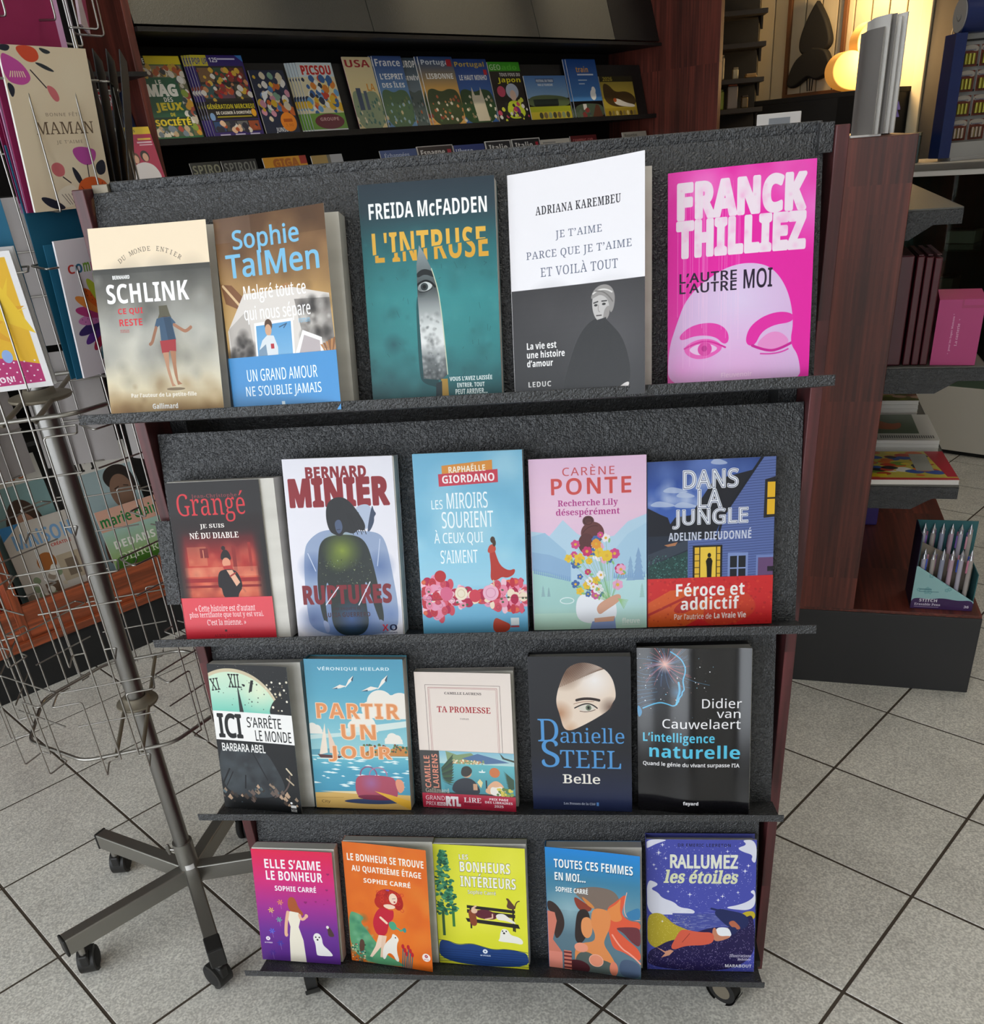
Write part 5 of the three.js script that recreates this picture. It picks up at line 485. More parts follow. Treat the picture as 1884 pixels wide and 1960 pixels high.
const BSET = {   // label, cover colour at the spine, gloss, options
  schlink: ['paperback with cream top and a child seen from behind under a cloudy sky', 0x6d6b64, 0.42],
  talmen: ['brown novel of collaged photos with a blue paper band', 0x8a6a44, 0.38, { band: [0.30, 'talmenBand'] }],
  intruse: ['teal thriller with yellow sliced title and a knife blade reflecting an eye', 0x2f5d62, 0.33],
  karembeu: ['white and black paperback with a short-haired woman in a black jumper', 0xe4e2e6, 0.22],
  thilliez: ['bright magenta thriller with a close-up of two eyes and large pale lettering', 0xe02aa0, 0.2],
  grange: ['black novel with red lettering and a red paper band, a child in woolly hat', 0x262324, 0.4, { band: [0.275, 'grangeBand'] }],
  minier: ['white thriller with dark red lettering and a long-haired silhouette', 0xdedce4, 0.25],
  giordano: ['sky blue novel with rows of flowers and a woman in a red dress', 0x7ab4cf, 0.36],
  ponte: ['pale pink novel with a person hidden behind a huge bouquet', 0xd9bcd4, 0.38],
  jungle: ['novel with a blue clapboard house at night and a red paper band', 0x35456e, 0.36, { band: [0.30, 'jungleBand'] }],
  abel: ['black thriller with a broken clock face and white title strip', 0x17181a, 0.42],
  hielard: ['blue seaside novel with orange title, gulls and a red travel bag', 0x559db5, 0.36],
  laurens: ['plain cream novel with red title and an illustrated paper band', 0xe2d6cc, 0.6, { band: [0.43, 'laurensBand'] }],
  steel: ['black novel with light blue author lettering and part of a face', 0x1a1a20, 0.36],
  cauwel: ['glossy black book with a glowing blue head profile and blue title', 0x121114, 0.14],
  elle: ['pink to purple novel with a woman in a long white dress', 0xb02a70, 0.4],
  quatr: ['orange novel with a red-haired woman watering plants beside a white dog', 0xd8681e, 0.38],
  bonheurs: ['yellow novel with a green tree, a bench and blue water', 0xd8d830, 0.4],
  femmes: ['blue and orange painted novel of faceless figures with flowing hair', 0x2a80be, 0.38],
  rallumez: ['hardback with a starry violet sky and a woman lying in orange trousers', 0x474c9c, 0.45, { hard: true }],
};
// a sheet of width w and height h whose section bends: turn(u) is its angle from the page block; front, back and rim
function sheetGeo(w, h, turn, th, nx = 20, z0 = 0.0008, start = 0) {
  const xs = [start], zs = [z0], tn = [];
  for (let i = 0; i < nx; i++) { const a = turn((i + 0.5) / nx); xs.push(xs[i] + Math.cos(a) * w / nx); zs.push(zs[i] + Math.sin(a) * w / nx); } for (let i = 0; i <= nx; i++) tn.push(turn(i / nx));
  const pos = [], nor = [], uv = [], front = [], rest = [], put = (x, y, z, nx_, ny_, nz_, u, v) => { pos.push(x, y, z); nor.push(nx_, ny_, nz_); uv.push(u, v); return pos.length / 3 - 1; };
  for (const side of [1, -1]) { const base = pos.length / 3; for (let i = 0; i <= nx; i++) for (const j of [0, 1]) { const s = Math.sin(tn[i]), c = Math.cos(tn[i]), o = side > 0 ? th : 0; put(xs[i] - s * o, j * h, zs[i] + c * o, -s * side, 0, c * side, i / nx, j); } for (let i = 0; i < nx; i++) { const a = base + i * 2, b = a + 1, c = a + 2, d = a + 3; side > 0 ? front.push(a, c, b, c, d, b) : rest.push(a, b, c, b, d, c); } }
  const n = (nx + 1) * 2; for (let i = 0; i < nx; i++) { for (const j of [0, 1]) { const y = j ? 1 : -1, q = [i * 2 + j, (i + 1) * 2 + j, n + i * 2 + j, n + (i + 1) * 2 + j].map((k) => put(pos[k * 3], pos[k * 3 + 1], pos[k * 3 + 2], 0, y, 0, 0, 0)); j ? rest.push(q[0], q[1], q[2], q[1], q[3], q[2]) : rest.push(q[0], q[2], q[1], q[1], q[2], q[3]); } }
  { const q = [nx * 2, nx * 2 + 1, n + nx * 2, n + nx * 2 + 1].map((k) => put(pos[k * 3], pos[k * 3 + 1], pos[k * 3 + 2], 1, 0, 0, 0, 0)); rest.push(q[0], q[2], q[1], q[1], q[2], q[3]); }
  const g = new THREE.BufferGeometry(); g.setAttribute('position', new THREE.Float32BufferAttribute(pos, 3)); g.setAttribute('normal', new THREE.Float32BufferAttribute(nor, 3)); g.setAttribute('uv', new THREE.Float32BufferAttribute(uv, 2)); g.setIndex([...front, ...rest]); g.addGroup(0, front.length, 0); g.addGroup(front.length, rest.length, 1); return g;
}
const OPENERS = new Set(['schlink', 'talmen', 'karembeu', 'abel', 'laurens', 'elle', 'quatr', 'bonheurs', 'femmes', 'steel', 'cauwel', 'grange']);
for (const [key, [row, x, d, open, roll, w, h, t0, bw, bh]] of Object.entries(BOOKS)) {
  const [label, col, rough, opt = {}] = BSET[key], al = LEAN[row], be = roll * Math.PI / 180, op = open * Math.PI / 180, opens = OPENERS.has(key);
  const b = thing('book', label, 'book', V(x, LT[row] - LH - d * Math.sin(al) + 0.0006, ZL - d * Math.cos(al)), 0, `books on shelf ${row} of the stand`.replace(/shelf \d/, ['', 'the top shelf', 'the second shelf', 'the third shelf', 'the bottom shelf'][row]));
  const up = V(Math.sin(be), Math.cos(be) * Math.cos(al), -Math.cos(be) * Math.sin(al)), rt = V(Math.cos(be), -Math.sin(be) * Math.cos(al), Math.sin(be) * Math.sin(al)), n = V().crossVectors(rt, up);
  if (!opens) { rt.multiplyScalar(Math.cos(op)).addScaledVector(n, Math.sin(op)); n.crossVectors(rt, up); }
  b.quaternion.setFromRotationMatrix(new THREE.Matrix4().makeBasis(rt, up, n));
  if (roll > 0) b.position.addScaledVector(up, w * Math.sin(be) + 0.0002);
  let t = t0 - (!opens && op < 0 ? w * Math.sin(-op) : 0) - 0.001;
  const edge = std({ color: col, roughness: rough }), hard = opt.hard, ct = hard ? 0.0026 : 0.00035, pw = Math.max(bw, w) - (hard ? 0.004 : opens ? 0 : 0.0006), ph = (opens ? bh : Math.min(bh, h)) - (hard ? 0.005 : 0.0006);
  const face = phy({ map: print(w, h, COVER[key], 560), roughness: rough, clearcoat: key === 'cauwel' ? 0.6 : 0.0, clearcoatRoughness: 0.12, specularIntensity: 0.55 });
  bx('page_block', 0.0012, pw, hard ? 0.0025 : 0.0003, ph, -t + ct + 0.0003, hard ? -0.003 : -0.0004, M.pages, b);
  bx('back_cover', 0, Math.max(bw, w), 0, hard ? h : Math.max(ph, h - 0.0005), -t, -t + ct, edge, b, hard ? 0.001 : 0);
  bx('spine', -0.0006, 0.0006, 0, h, -t, ct, edge, b, 0.0005);
  const turn = key === 'cauwel' ? (u) => op * (0.2 + 1.6 * u) + 0.30 * Math.sin(u * 6.283 * 1.0 + 0.3) * 0.5 : key === 'thilliez' ? (u) => 0.16 * (0.5 - u) : opens ? (u) => op * (0.82 + 0.36 * u) : (u) => 0.03 * (0.5 - u);
  const cover = part('front_cover', sheetGeo(w, h, turn, ct, 24, hard ? -0.0026 : 0.0002), [face, M.paper], b);
  if (opt.band) { const [bh_, nm] = opt.band; const bm = phy({ map: print(w, h * bh_, COVER[nm], 512), roughness: 0.35 }); const bd = part('paper_band', sheetGeo(w + 0.0006, h * bh_, turn, 0.0003, 24, 0.0009, -0.0003), [bm, edge], b, 0, 0.0004, 0); bd.userData.label = { talmenBand: 'blue paper band', grangeBand: 'red paper band', jungleBand: 'red orange paper band', laurensBand: 'illustrated paper band' }[nm]; bx('band_flap', -0.0012, -0.0008, 0.0004, h * bh_, -t, 0.001, std({ color: { talmenBand: 0x2c88c9, grangeBand: 0xdc2236, jungleBand: 0xcf1f24, laurensBand: 0x2a2825 }[nm], roughness: 0.4 }), bd, 0, 0); }
}

// ---------------------------------------------------------------- revolving wire rack for greeting cards
const RC = V(-0.835, 0, -1.307), RAP = 0.187 * Math.cos(Math.PI / 8), RDEG = Math.PI / 180;
const SIDE = (k) => 69.5 + 45 * k;                       // directions of the eight sides, degrees in the x z plane
const TIER = [0.641, 0.8425, 1.044, 1.2455, 1.447, 1.6485];
const rack = thing('card_rack', 'revolving chrome wire card rack on a five-legged wheeled base', 'card rack', RC);
{
  const post = (n, r, y0, y1, m) => part(n, cylG(r, r, y1 - y0, 32), m, rack, 0, (y0 + y1) / 2, 0);
  post('pole', 0.0150, 0.075, 0.55, M.steelTube); post('sleeve_tube', 0.0168, 0.74, 1.95, M.steelTube); post('middle_tube', 0.0162, 0.52, 0.741, M.steelTube);
  post('base_socket', 0.0195, 0.072, 0.178, M.steelBrush); const lb = post('sticker', 0.0197, 0.105, 0.128, M.white); lb.geometry = new THREE.CylinderGeometry(0.0198, 0.0198, 0.024, 12, 1, true, 0.1, 0.9);
  for (const [y, r] of [[0.51, 0.037], [1.06, 0.046]]) { part('collar', new THREE.LatheGeometry([[0.017, -0.004], [r - 0.002, -0.004], [r, -0.001], [r - 0.001, 0.002], [0.024, 0.003], [0.0225, 0.012], [0.017, 0.012]].map((p) => new THREE.Vector2(...p)), 36), M.dullZinc, rack, 0, y, 0); }
  const sc = part('clamp_screw', tubeGeo([V(0.018, 0.152, 0), V(0.034, 0.152, 0)], 0.003, 8), M.chrome, rack); sc.rotation.y = Math.PI * 0.97;
  const wing = part('wing_nut', tubeGeo([V(0.036, 0.164, 0), V(0.036, 0.157, 0), V(0.036, 0.152, 0), V(0.036, 0.147, 0), V(0.036, 0.140, 0)], [0.003, 0.0042, 0.006, 0.0042, 0.003], 8), M.chrome, rack); wing.rotation.y = Math.PI * 0.97;
  // base: five square tubes with end caps and twin-wheel casters
  for (let k = 0; k < 5; k++) {
    const a = (58 + 72 * k) * RDEG, leg = sub('leg', rack); leg.rotation.y = -a; if (k === 4) leg.scale.x = 0.82;
    bx('tube', 0.012, 0.262, 0.078, 0.116, -0.0135, 0.0135, M.steelBrush, leg, 0.003); bx('end_cap', 0.261, k === 0 ? 0.266 : 0.2665, 0.077, 0.117, -0.0145, 0.0145, M.plastic, leg, 0.003);
    if (k === 0) bx('sleeve', 0.222, 0.264, 0.0765, 0.1175, -0.0148, 0.0148, M.plastic, leg, 0.003);
    const c = sub('caster', leg, 0.24, 0, 0); c.rotation.y = [0.5, 1.0, 2.1, 0.3, 1.4][k];
    part('stem', cylG(0.006, 0.006, 0.034, 14), M.chrome, c, 0, 0.068, 0); const off = -0.018;
    for (const s of [-1, 1]) { const w = part('wheel', new THREE.LatheGeometry([[0, 0.017], [0.017, 0.0165], [0.0235, 0.0135], [0.0255, 0.009], [0.0255, 0.002], [0, 0.002]].map((p) => new THREE.Vector2(...p)), 30), M.rubber, c, off, 0.0256, 0); w.rotation.z = s > 0 ? -Math.PI / 2 : Math.PI / 2; w.rotation.order = 'YXZ'; w.rotation.y = Math.PI / 2; }
    const hood = part('hood', new THREE.CylinderGeometry(0.0275, 0.0275, 0.030, 26, 1, false, Math.PI * 0.05, Math.PI * 1.05), M.plastic, c, off, 0.027, 0); hood.rotation.set(Math.PI / 2, 0, 0); bx('yoke', -0.012, 0.010, 0.030, 0.056, -0.009, 0.009, M.plastic, c, 0.004);
  }
  // octagonal rings and the pairs of bars that carry them
  const oct = (r) => Array.from({ length: 8 }, (_, k) => { const a = (47 + 45 * k) * RDEG; return [Math.cos(a) * r, 0, Math.sin(a) * r]; });
  const ring = wireGeo(oct(0.187), 0.0032, 0.02, true, 8); for (const y of [0.512, 1.062, 1.61]) part('ring', ring, M.chrome, rack, 0, y, 0);
  const fa = 69.5 * RDEG, bar = tubeGeo([V(-0.173, 0, 0), V(0.173, 0, 0)], 0.0036, 8);
  for (const y of [0.509, 1.0585]) for (const s of [-0.021, 0.021]) { const b = part('carrier_bar', bar, M.dullZinc, rack, -Math.sin(fa) * s, y, Math.cos(fa) * s); b.rotation.y = -fa; }
  // local side frame: x along the side, y up, z outwards
  const vert = tubeGeo([V(0, 0.503, 0), V(0, 1.80, 0)], 0.0016, 7), g = 0.033, W2 = 0.076, D = 0.036, H = 0.137;
  const pocket = wireGeo([[-0.0145, -H, 0], [-g, -H, 0.001], [-g, -H - 0.004, D], [-g, 0, D], [-W2, 0, D], [-W2 + 0.004, 0.004, 0.0], [W2 - 0.004, 0.004, 0.0], [W2, 0, D], [g, 0, D], [g, -H - 0.004, D], [g, -H, 0.001], [0.0145, -H, 0]], 0.00135, 0.005);
  const cross = tubeGeo([V(-0.060, 0, -0.001), V(0.060, 0, -0.001)], 0.00135, 7);
  for (let k = 0; k < 8; k++) {
    const a = SIDE(k) * RDEG, s = sub('wire_side', rack, Math.cos(a) * RAP, 0, Math.sin(a) * RAP); s.rotation.y = Math.PI / 2 - a;
    for (const q of [-0.0145, 0.0145]) part('upright_wire', vert, M.chrome, s, q, 0, 0.0034);
    TIER.forEach((y, i) => { part('pocket_wire', pocket, M.chrome, s, 0, y, 0.004); part('cross_wire', cross, M.chrome, s, 0, y - 0.062, 0.004); });
  }
}
// a flat card standing in a pocket: side, tier, width, height, offset from the cage, lean outwards at the top, sideways shift
function inPocket(o, k, tier, w, off, lean = 0, shift = 0, lift = 0) {
  const a = SIDE(k) * RDEG, z = RAP + off; o.rotation.order = 'YXZ'; o.rotation.y = Math.PI / 2 - a; o.rotation.x = lean;
  o.position.set(RC.x + Math.cos(a) * z - Math.sin(a) * -shift, TIER[tier] - 0.1385 + lift, RC.z + Math.sin(a) * z + Math.cos(a) * -shift); return o;
}
const plain = (c, r = 0.7) => std({ color: c, roughness: r });
function card(name, label, cat, k, tier, w, h, th, off, mats, lean = 0.03, shift = 0, lift = 0, group) {
  const o = new THREE.Mesh(new THREE.BoxGeometry(w, h, th).translate(0, h / 2, 0), mats); o.name = numbered(name); scene.add(o); inPocket(o, k, tier, w, off, lean, shift, lift); return tag(o, label, cat, group);
}
const faced = (front, edge) => [edge, edge, edge, edge, front, edge];
const CARDS = {
  maman(k) {
    k.R(0, 0, 1, 1, '#dccbb0'); k.mottle(16, 0, 0, 1, 1, ['rgba(226,212,186,1)'], 0.1, 0.3, 0.4);
    k.P([[0.0, 0.04], [0.1, 0.06], [0.22, 0.10], [0.30, 0.18], [0.24, 0.22], [0.14, 0.23], [0.0, 0.20]], '#c04a9c', true); k.P([[0.16, 0.0], [0.40, 0.0], [0.44, 0.07], [0.34, 0.10], [0.24, 0.08]], '#cf4a2c', true); k.P([[0, 0], [0.14, 0], [0.1, 0.04], [0, 0.03]], '#1c2030', true); k.P([[0.34, 0.09], [0.46, 0.10], [0.60, 0.15], [0.48, 0.14]], '#2a3038', true); k.P([[0.42, 0], [0.60, 0.03], [0.5, 0.05]], '#2a3038', true); k.P([[0, 0.2], [0.1, 0.24], [0.03, 0.32]], '#1c2030', true); for (let i = 0; i < 7; i++) k.L([[0.08 + i * 0.022, 0.15], [0.06 + i * 0.028, 0.18]], '#efe2b8', 0.01);
    k.L([[0.30, 0.14], [0.44, 0.24]], '#2a2026', 0.012); k.P([[0.44, 0.22], [0.54, 0.24], [0.58, 0.31], [0.52, 0.33], [0.46, 0.28]], '#c96a70', true);
    k.T('BONNE FÊTE', 0.36, 0.385, 0.78, 0.41, '#8a7a68', SANS, { track: 0.1 }); k.T('MAMAN', 0.22, 0.445, 0.92, 0.52, '#5d4a38', SERIF); k.T('JE T’AIME', 0.42, 0.56, 0.74, 0.585, '#8a7a68', SANS, { track: 0.1 });
    k.P([[0.58, 0.62], [0.68, 0.60], [0.80, 0.61], [0.90, 0.63], [0.86, 0.70], [0.76, 0.73], [0.64, 0.70]], '#b0489a', true); k.L([[0.75, 0.72], [0.74, 0.83]], '#2a2026', 0.012); k.P([[0.30, 0.71], [0.38, 0.69], [0.46, 0.72], [0.45, 0.78], [0.36, 0.79], [0.30, 0.76]], '#c96a70', true); k.L([[0.42, 0.79], [0.5, 0.83]], '#2a2026', 0.012); k.P([[0.54, 0.71], [0.64, 0.78], [0.66, 0.87], [0.57, 0.82]], '#1c2030', true); k.P([[0.84, 0.72], [0.98, 0.68], [0.98, 0.78], [0.86, 0.8]], '#1c2030', true);
    k.P([[0.28, 0.90], [0.40, 0.85], [0.54, 0.84], [0.58, 0.92], [0.50, 0.98], [0.36, 0.99]], '#e4d9c6', true); for (let i = 0; i < 5; i++) k.L([[0.36 + i * 0.04, 0.9], [0.44 + i * 0.03, 0.97]], '#2a2026', 0.005); k.P([[0.58, 0.84], [0.70, 0.80], [0.84, 0.80], [0.98, 0.85], [1, 1], [0.54, 1]], '#cf5a24', true); k.L([[0.62, 0.86], [0.72, 0.92], [0.70, 1]], '#7c2a12', 0.008, true); k.L([[0.9, 0.84], [0.84, 0.92], [0.88, 1]], '#7c2a12', 0.008, true); k.P([[0.08, 0.90], [0.24, 0.92], [0.4, 0.99], [0.3, 1], [0.16, 0.97]], '#1c2030', true);
  },
  fleur(k) {
    k.R(0, 0, 1, 1, '#d9d3da'); const L = 'Communion', C = ['#b5322c', '#2f6a8a', '#6a9a2c', '#b5285a', '#4a2a7a', '#b5322c', '#2f6a8a', '#b5285a', '#4a2a7a']; for (let i = 0; i < 9; i++) k.T(L[i], 0.10 + i * 0.1, 0.17, 0.185 + i * 0.1, 0.235, C[i]);
    const pc = ['#c97ab5', '#8ab52c', '#5a2f8a', '#d9621f', '#4a7a86', '#b53a7a', '#7a5aa8', '#3a2a6a', '#b5c43a', '#a8284a', '#e08a3c', '#4a8aa8']; for (let i = 0; i < 24; i++) { const a = i / 24 * 6.283; const g = k.g; g.save(); g.translate(0.55 * k.W, 0.58 * k.H); g.rotate(a); g.fillStyle = pc[(i * 5) % 12]; g.beginPath(); g.ellipse(0.29 * k.W, 0, 0.19 * k.W * (0.9 + 0.12 * (i % 3)), 0.055 * k.W, 0, 0, 7); g.fill(); if (i % 3 === 0) { g.fillStyle = 'rgba(20,20,40,0.55)'; for (let q = 0; q < 8; q++) { g.beginPath(); g.arc((0.16 + q * 0.035) * k.W, (q % 2 - 0.5) * 0.03 * k.W, 0.006 * k.W, 0, 7); g.fill(); } } g.restore(); }
    k.E(0.55, 0.58, 0.16, 0.105, '#b5286a'); k.speck(70, 0.42, 0.5, 0.68, 0.66, '#e6bcd2', 0.004, 0.009); k.E(0.55, 0.58, 0.095, 0.062, '#e9e6ea'); for (const [u, v] of [[0.55, 0.58], [0.5, 0.56], [0.6, 0.56], [0.52, 0.61], [0.59, 0.61], [0.55, 0.545]]) k.E(u, v, 0.02, 0.014, '#33424c');
  },
  jaune(k) {
    k.R(0, 0, 1, 1, '#e4e2e4'); k.R(0.05, 0.04, 0.94, 0.96, '#dfae1a'); for (let i = 0; i < 14; i++) k.P([[rnd(), rr(0.05, 0.7)], [rnd(), rr(0.05, 0.7)], [rnd(), rr(0.05, 0.7)]], ['#e6bf22', '#d89c14', '#ecc92e'][i % 3]); k.P([[0.05, 0.78], [0.3, 0.72], [0.6, 0.75], [0.94, 0.82], [0.94, 0.96], [0.05, 0.96]], '#b0246a'); seed = 6; for (let i = 0; i < 9; i++) for (let j = 0; j < 5; j++) k.E(0.1 + i * 0.1 + (j % 2) * 0.05, 0.79 + j * 0.038, 0.009, 0.0065, '#ecd9e6');
    k.P([[0.35, 0.62], [0.55, 0.60], [0.62, 0.72], [0.45, 0.78]], '#8aa8dc', true); k.P([[0.28, 0.6], [0.42, 0.58], [0.5, 0.72], [0.35, 0.76]], '#e6e4ec', true); k.E(0.66, 0.74, 0.05, 0.05, '#8aa8dc'); k.T('COMMUNION!', 0.08, 0.89, 0.66, 0.935, '#f2e6ee'); k.T('BONNE JOURNÉE', 0.60, 0.10, 0.68, 0.55, '#f4d4dc', 'bold sans-serif', { vert: true });
  },
};
{
  const env = (c) => plain(c, 0.75);
  const cardMat = (w, h, d) => phy({ map: print(w, h, d, 420), roughness: 0.5 });
  // mother's day pocket, upper tier of the side facing right
  card('divider_card', 'tall magenta divider with pale border behind the flowered card, top left corner', 'divider', -1, 4, 0.128, 0.315, 0.0012, 0.006, faced(phy({ map: print(0.128, 0.315, (k) => { k.R(0, 0, 1, 1, '#c99ac0'); k.R(0, 0.035, 0.93, 0.965, '#8a0f4a'); k.T('Fête', 0.24, 0.16, 0.5, 0.205, '#dcc4d4', SANS); k.T('des Mères', 0.02, 0.225, 0.78, 0.27, '#dcc4d4', SANS); }, 256), roughness: 0.6 }), env(0x8d5a80)), 0.02);
  for (let i = 0; i < 3; i++) card('card_envelope', ['dark magenta envelope', 'lilac edged envelope', 'deep pink envelope'][i] + ' behind the flowered card in the upper pocket', 'envelope', -1, 4, 0.124, 0.168, 0.0012, 0.010 + i * 0.003, env([0x7c0f46, 0xb98ab0, 0x8a1250][i]), 0.05 + i * 0.02, 0.0, 0, 'envelopes of the upper pocket');
  card('greeting_card', 'cream greeting card with magenta and orange flowers reading MAMAN', 'card', -1, 4, 0.120, 0.172, 0.003, 0.026, faced(cardMat(0.120, 0.172, CARDS.maman), env(0xdedad4)), 0.11);
  // communion pocket below it
  card('divider_card', 'tall teal divider with grey lettering behind the flower-wheel card', 'divider', -1, 3, 0.128, 0.275, 0.0012, 0.006, faced(phy({ map: print(0.128, 0.275, (k) => { k.R(0, 0, 1, 1, '#0f5a78'); k.T('Communion', 0.22, 0.20, 0.92, 0.245, '#6a98aa', SANS); }, 256), roughness: 0.6 }), env(0x0f5a78)), 0.02);
  card('card_envelope', 'teal envelope behind the flower-wheel card', 'envelope', -1, 3, 0.126, 0.165, 0.0012, 0.016, env(0x0f5f80), 0.07);
  card('greeting_card', 'white greeting card with a multicoloured petal wheel and rainbow lettering', 'card', -1, 3, 0.118, 0.168, 0.003, 0.026, faced(cardMat(0.118, 0.168, CARDS.fleur), env(0xe0dde0)), 0.10, 0.0, 0.001);
  // yellow card on the side facing the camera, cut by the left edge
  card('divider_card', 'teal divider behind the yellow card at the left edge', 'divider', 0, 3, 0.128, 0.275, 0.0012, 0.006, env(0x0f5a78), 0.02);
  for (let i = 0; i < 2; i++) card('card_envelope', ['white envelope', 'greyish white envelope'][i] + ' behind the yellow card at the left edge', 'envelope', 0, 3, 0.130, 0.168, 0.0015, 0.012 + i * 0.006, env([0xd8d6d6, 0xc9c7c8][i]), 0.06 + i * 0.02, 0, 0, 'envelopes behind the yellow card');
  card('greeting_card', 'yellow greeting card with magenta polka dots along its foot', 'card', 0, 3, 0.126, 0.165, 0.003, 0.027, faced(cardMat(0.126, 0.165, CARDS.jaune), env(0xe6e4e4)), 0.10);
  // dark cards standing in the pocket that faces away to the right, and a pink one above
  for (let i = 0; i < 4; i++) { const g = extr([[-0.06, 0], [0.06, 0], [0.06, 0.155], [0.045, 0.172], [-0.06, 0.176]], 0.0012); const o = new THREE.Mesh(g, plain([0x1b1b1e, 0x222427, 0x17171a, 0x25282a][i], 0.4)); o.name = numbered('dark_card'); scene.add(o); inPocket(o, -2, 4, 0.12, 0.006 + i * 0.0075, 0.03 + i * 0.05, 0, 0.001); tag(o, 'thin black card with clipped corner in the pocket right of the flowered card', 'card', 'black cards beside the flowered card'); }
  card('pink_card', 'pink and white folded card above the black cards', 'card', -2, 5, 0.10, 0.12, 0.003, 0.02, faced(phy({ map: print(0.1, 0.12, (k) => { k.R(0, 0, 1, 1, '#a2185e'); k.P([[0, 0.5], [1, 1], [0, 1]], '#d6c4cc'); }, 128), roughness: 0.5 }), env(0xb9a4b0)), 0.1, 0, 0.002);
  // backs of the dividers on the far sides, their shade put into the grey colour
  for (const [k, t, w, h] of [[-3, 2, 0.125, 0.19], [-4, 2, 0.125, 0.19], [3, 2, 0.125, 0.19], [-3, 3, 0.125, 0.22], [-4, 3, 0.125, 0.22], [3, 3, 0.125, 0.22]]) card('divider_card', 'back of a divider in painted grey shade on the far side of the wire rack', 'divider', k, t, w, h, 0.0012, 0.007, env(0xa09a98), 0.03, 0, 0, 'dividers in painted grey shade on the far side');
}

// ---------------------------------------------------------------- magazine shelving along the wall
function unit(name, label, cat, A, B) { const g = thing(name, label, cat, ab(A, 0, B), TH); g.userData.ab = [A, 0, B]; return g; }
M.backBlack = std({ color: 0x0e0d0d, roughness: 0.7 });
{
  const u = unit('magazine_shelving', 'tall dark magazine shelving with grey sloped upper panels between two wooden uprights', 'shelving', 2.7, -1.1);
  const P = (n, ...a) => abBox(n, ...a.slice(0, 6), a[6], u, a[7] ?? 0);
  P('upright', 1.335, 1.36, 0, 2.35, -1.40, -1.085, M.wood, 0.002); P('upright', 4.05, 4.078, 0, 2.35, -1.40, -0.752, M.wood, 0.002);
  P('back_panel', 1.36, 4.05, 0.2, 2.3, -1.40, -1.385, M.backBlack);
  for (const [y, b] of [[1.444, -1.095], [1.125, -1.03], [0.80, -0.97]]) {
    const s = P('shelf', 1.361, 4.049, y - 0.012, y, -1.385, b, M.shelfBlack); abBox('shelf_lip', 1.361, 4.049, y - 0.012, y + 0.006, b, b + 0.002, M.shelfBlack, Object.assign(s, { userData: { ab: [2.705, y - 0.006, (b - 1.385) / 2] } }));
    const bp = P('sloped_plate', 1.365, 4.045, y + 0.001, y + 0.22, b - 0.045, b - 0.043, M.shelfBlack); bp.rotation.x = -0.25; bp.position.z -= 0.03;
  }
  for (const [a0, a1] of [[1.362, 2.278], [2.282, 3.178], [3.182, 3.70]]) { const f = P('sloped_panel', a0, a1, 1.735, 2.16, -1.085, -1.082, M.hammerGrey); f.rotation.x = -0.30; f.position.z -= 0.062; }
  const f2 = P('sloped_panel', 3.704, 4.048, 1.735, 2.16, -1.085, -1.082, M.shelfBlack); f2.rotation.x = -0.30; f2.position.z -= 0.062;
  P('panel_ledge', 1.361, 4.049, 1.725, 1.737, -1.385, -1.068, M.shelfBlack); P('base_plinth', 1.36, 4.05, 0, 0.15, -1.40, -0.832, M.matBlack); P('front_board', 1.36, 4.05, 0.15, 0.27, -0.85, -0.832, M.woodOrange);
}
{
  const u = unit('magazine_shelving', 'magazine shelving behind the wire rack with an orange wooden bin front and black plinth', 'shelving', 0.4, -1.1);
  const P = (n, ...a) => abBox(n, ...a.slice(0, 6), a[6], u, a[7] ?? 0, a[8]);
  P('base_plinth', -1.2, 1.335, 0, 0.142, -1.40, -0.832, M.matBlack); P('ledge', -1.2, 1.335, 0.142, 0.166, -1.40, -0.818, M.woodOrange, 0.004, true); P('front_board', -1.2, 1.335, 0.166, 0.27, -0.856, -0.838, M.woodOrange, 0.002, true);
  P('upright', 0.425, 0.452, 0.166, 2.3, -1.40, -0.836, M.woodOrange, 0.002); P('back_panel', -1.2, 1.335, 0.166, 2.3, -1.40, -1.385, M.backBlack);
  for (const y of [0.70, 1.02, 1.33, 1.62]) { P('shelf', 0.453, 1.334, y - 0.012, y, -1.385, y > 1.3 ? -1.02 : -0.93, M.shelfBlack); P('shelf', -1.2, 0.424, y - 0.012, y, -1.385, -0.93, M.shelfBlack); }
  const pl = P('sloped_plate', 0.455, 1.333, 0.18, 0.66, -1.06, -1.058, M.shelfBlack); pl.rotation.x = -0.22; P('bin_floor', 0.453, 1.334, 0.166, 0.17, -1.385, -0.86, M.shelfBlack);
}
// a magazine leaning back: A from, A to, foot height, foot B, height, lean, print
function magazine(label, A0_, A1_, y, B, h, draw, o = {}) {
  const w = A1_ - A0_, m = new THREE.Group(); m.name = numbered('magazine'); scene.add(m); m.position.copy(ab(A0_, y, B)); m.rotation.order = 'YXZ'; m.rotation.set(-(o.lean ?? 0.25), TH, 0);
  const t = o.t ?? 0.004; tag(m, label, 'magazine', o.group ?? 'magazines on the wall shelving');
  bx('pages', 0.001, w - 0.0015, 0.0008, h - 0.001, -t + 0.0004, -0.0004, M.paper, m); const mm = phy({ map: print(w, h, draw, o.px ?? 224), roughness: 0.3 });
  const c = part('front_cover', sheetGeo(w, h, () => 0, 0.0003, 2, -0.0003), [mm, M.paper], m); bx('back_cover', 0, w, 0, h, -t, -t + 0.0004, o.edge ? plain(o.edge, 0.4) : M.paper, m);
  for (let i = 1; i <= (o.copies ?? 0); i++) { const q = m.clone(); q.name = numbered('magazine'); q.position.copy(ab(A0_ - i * (o.step ?? 0.008), y + 0.0, B - i * (t + 0.0012))); scene.add(q); tag(q, `${o.copyLabel}`, 'magazine', o.copyGroup); }
  return m;
}
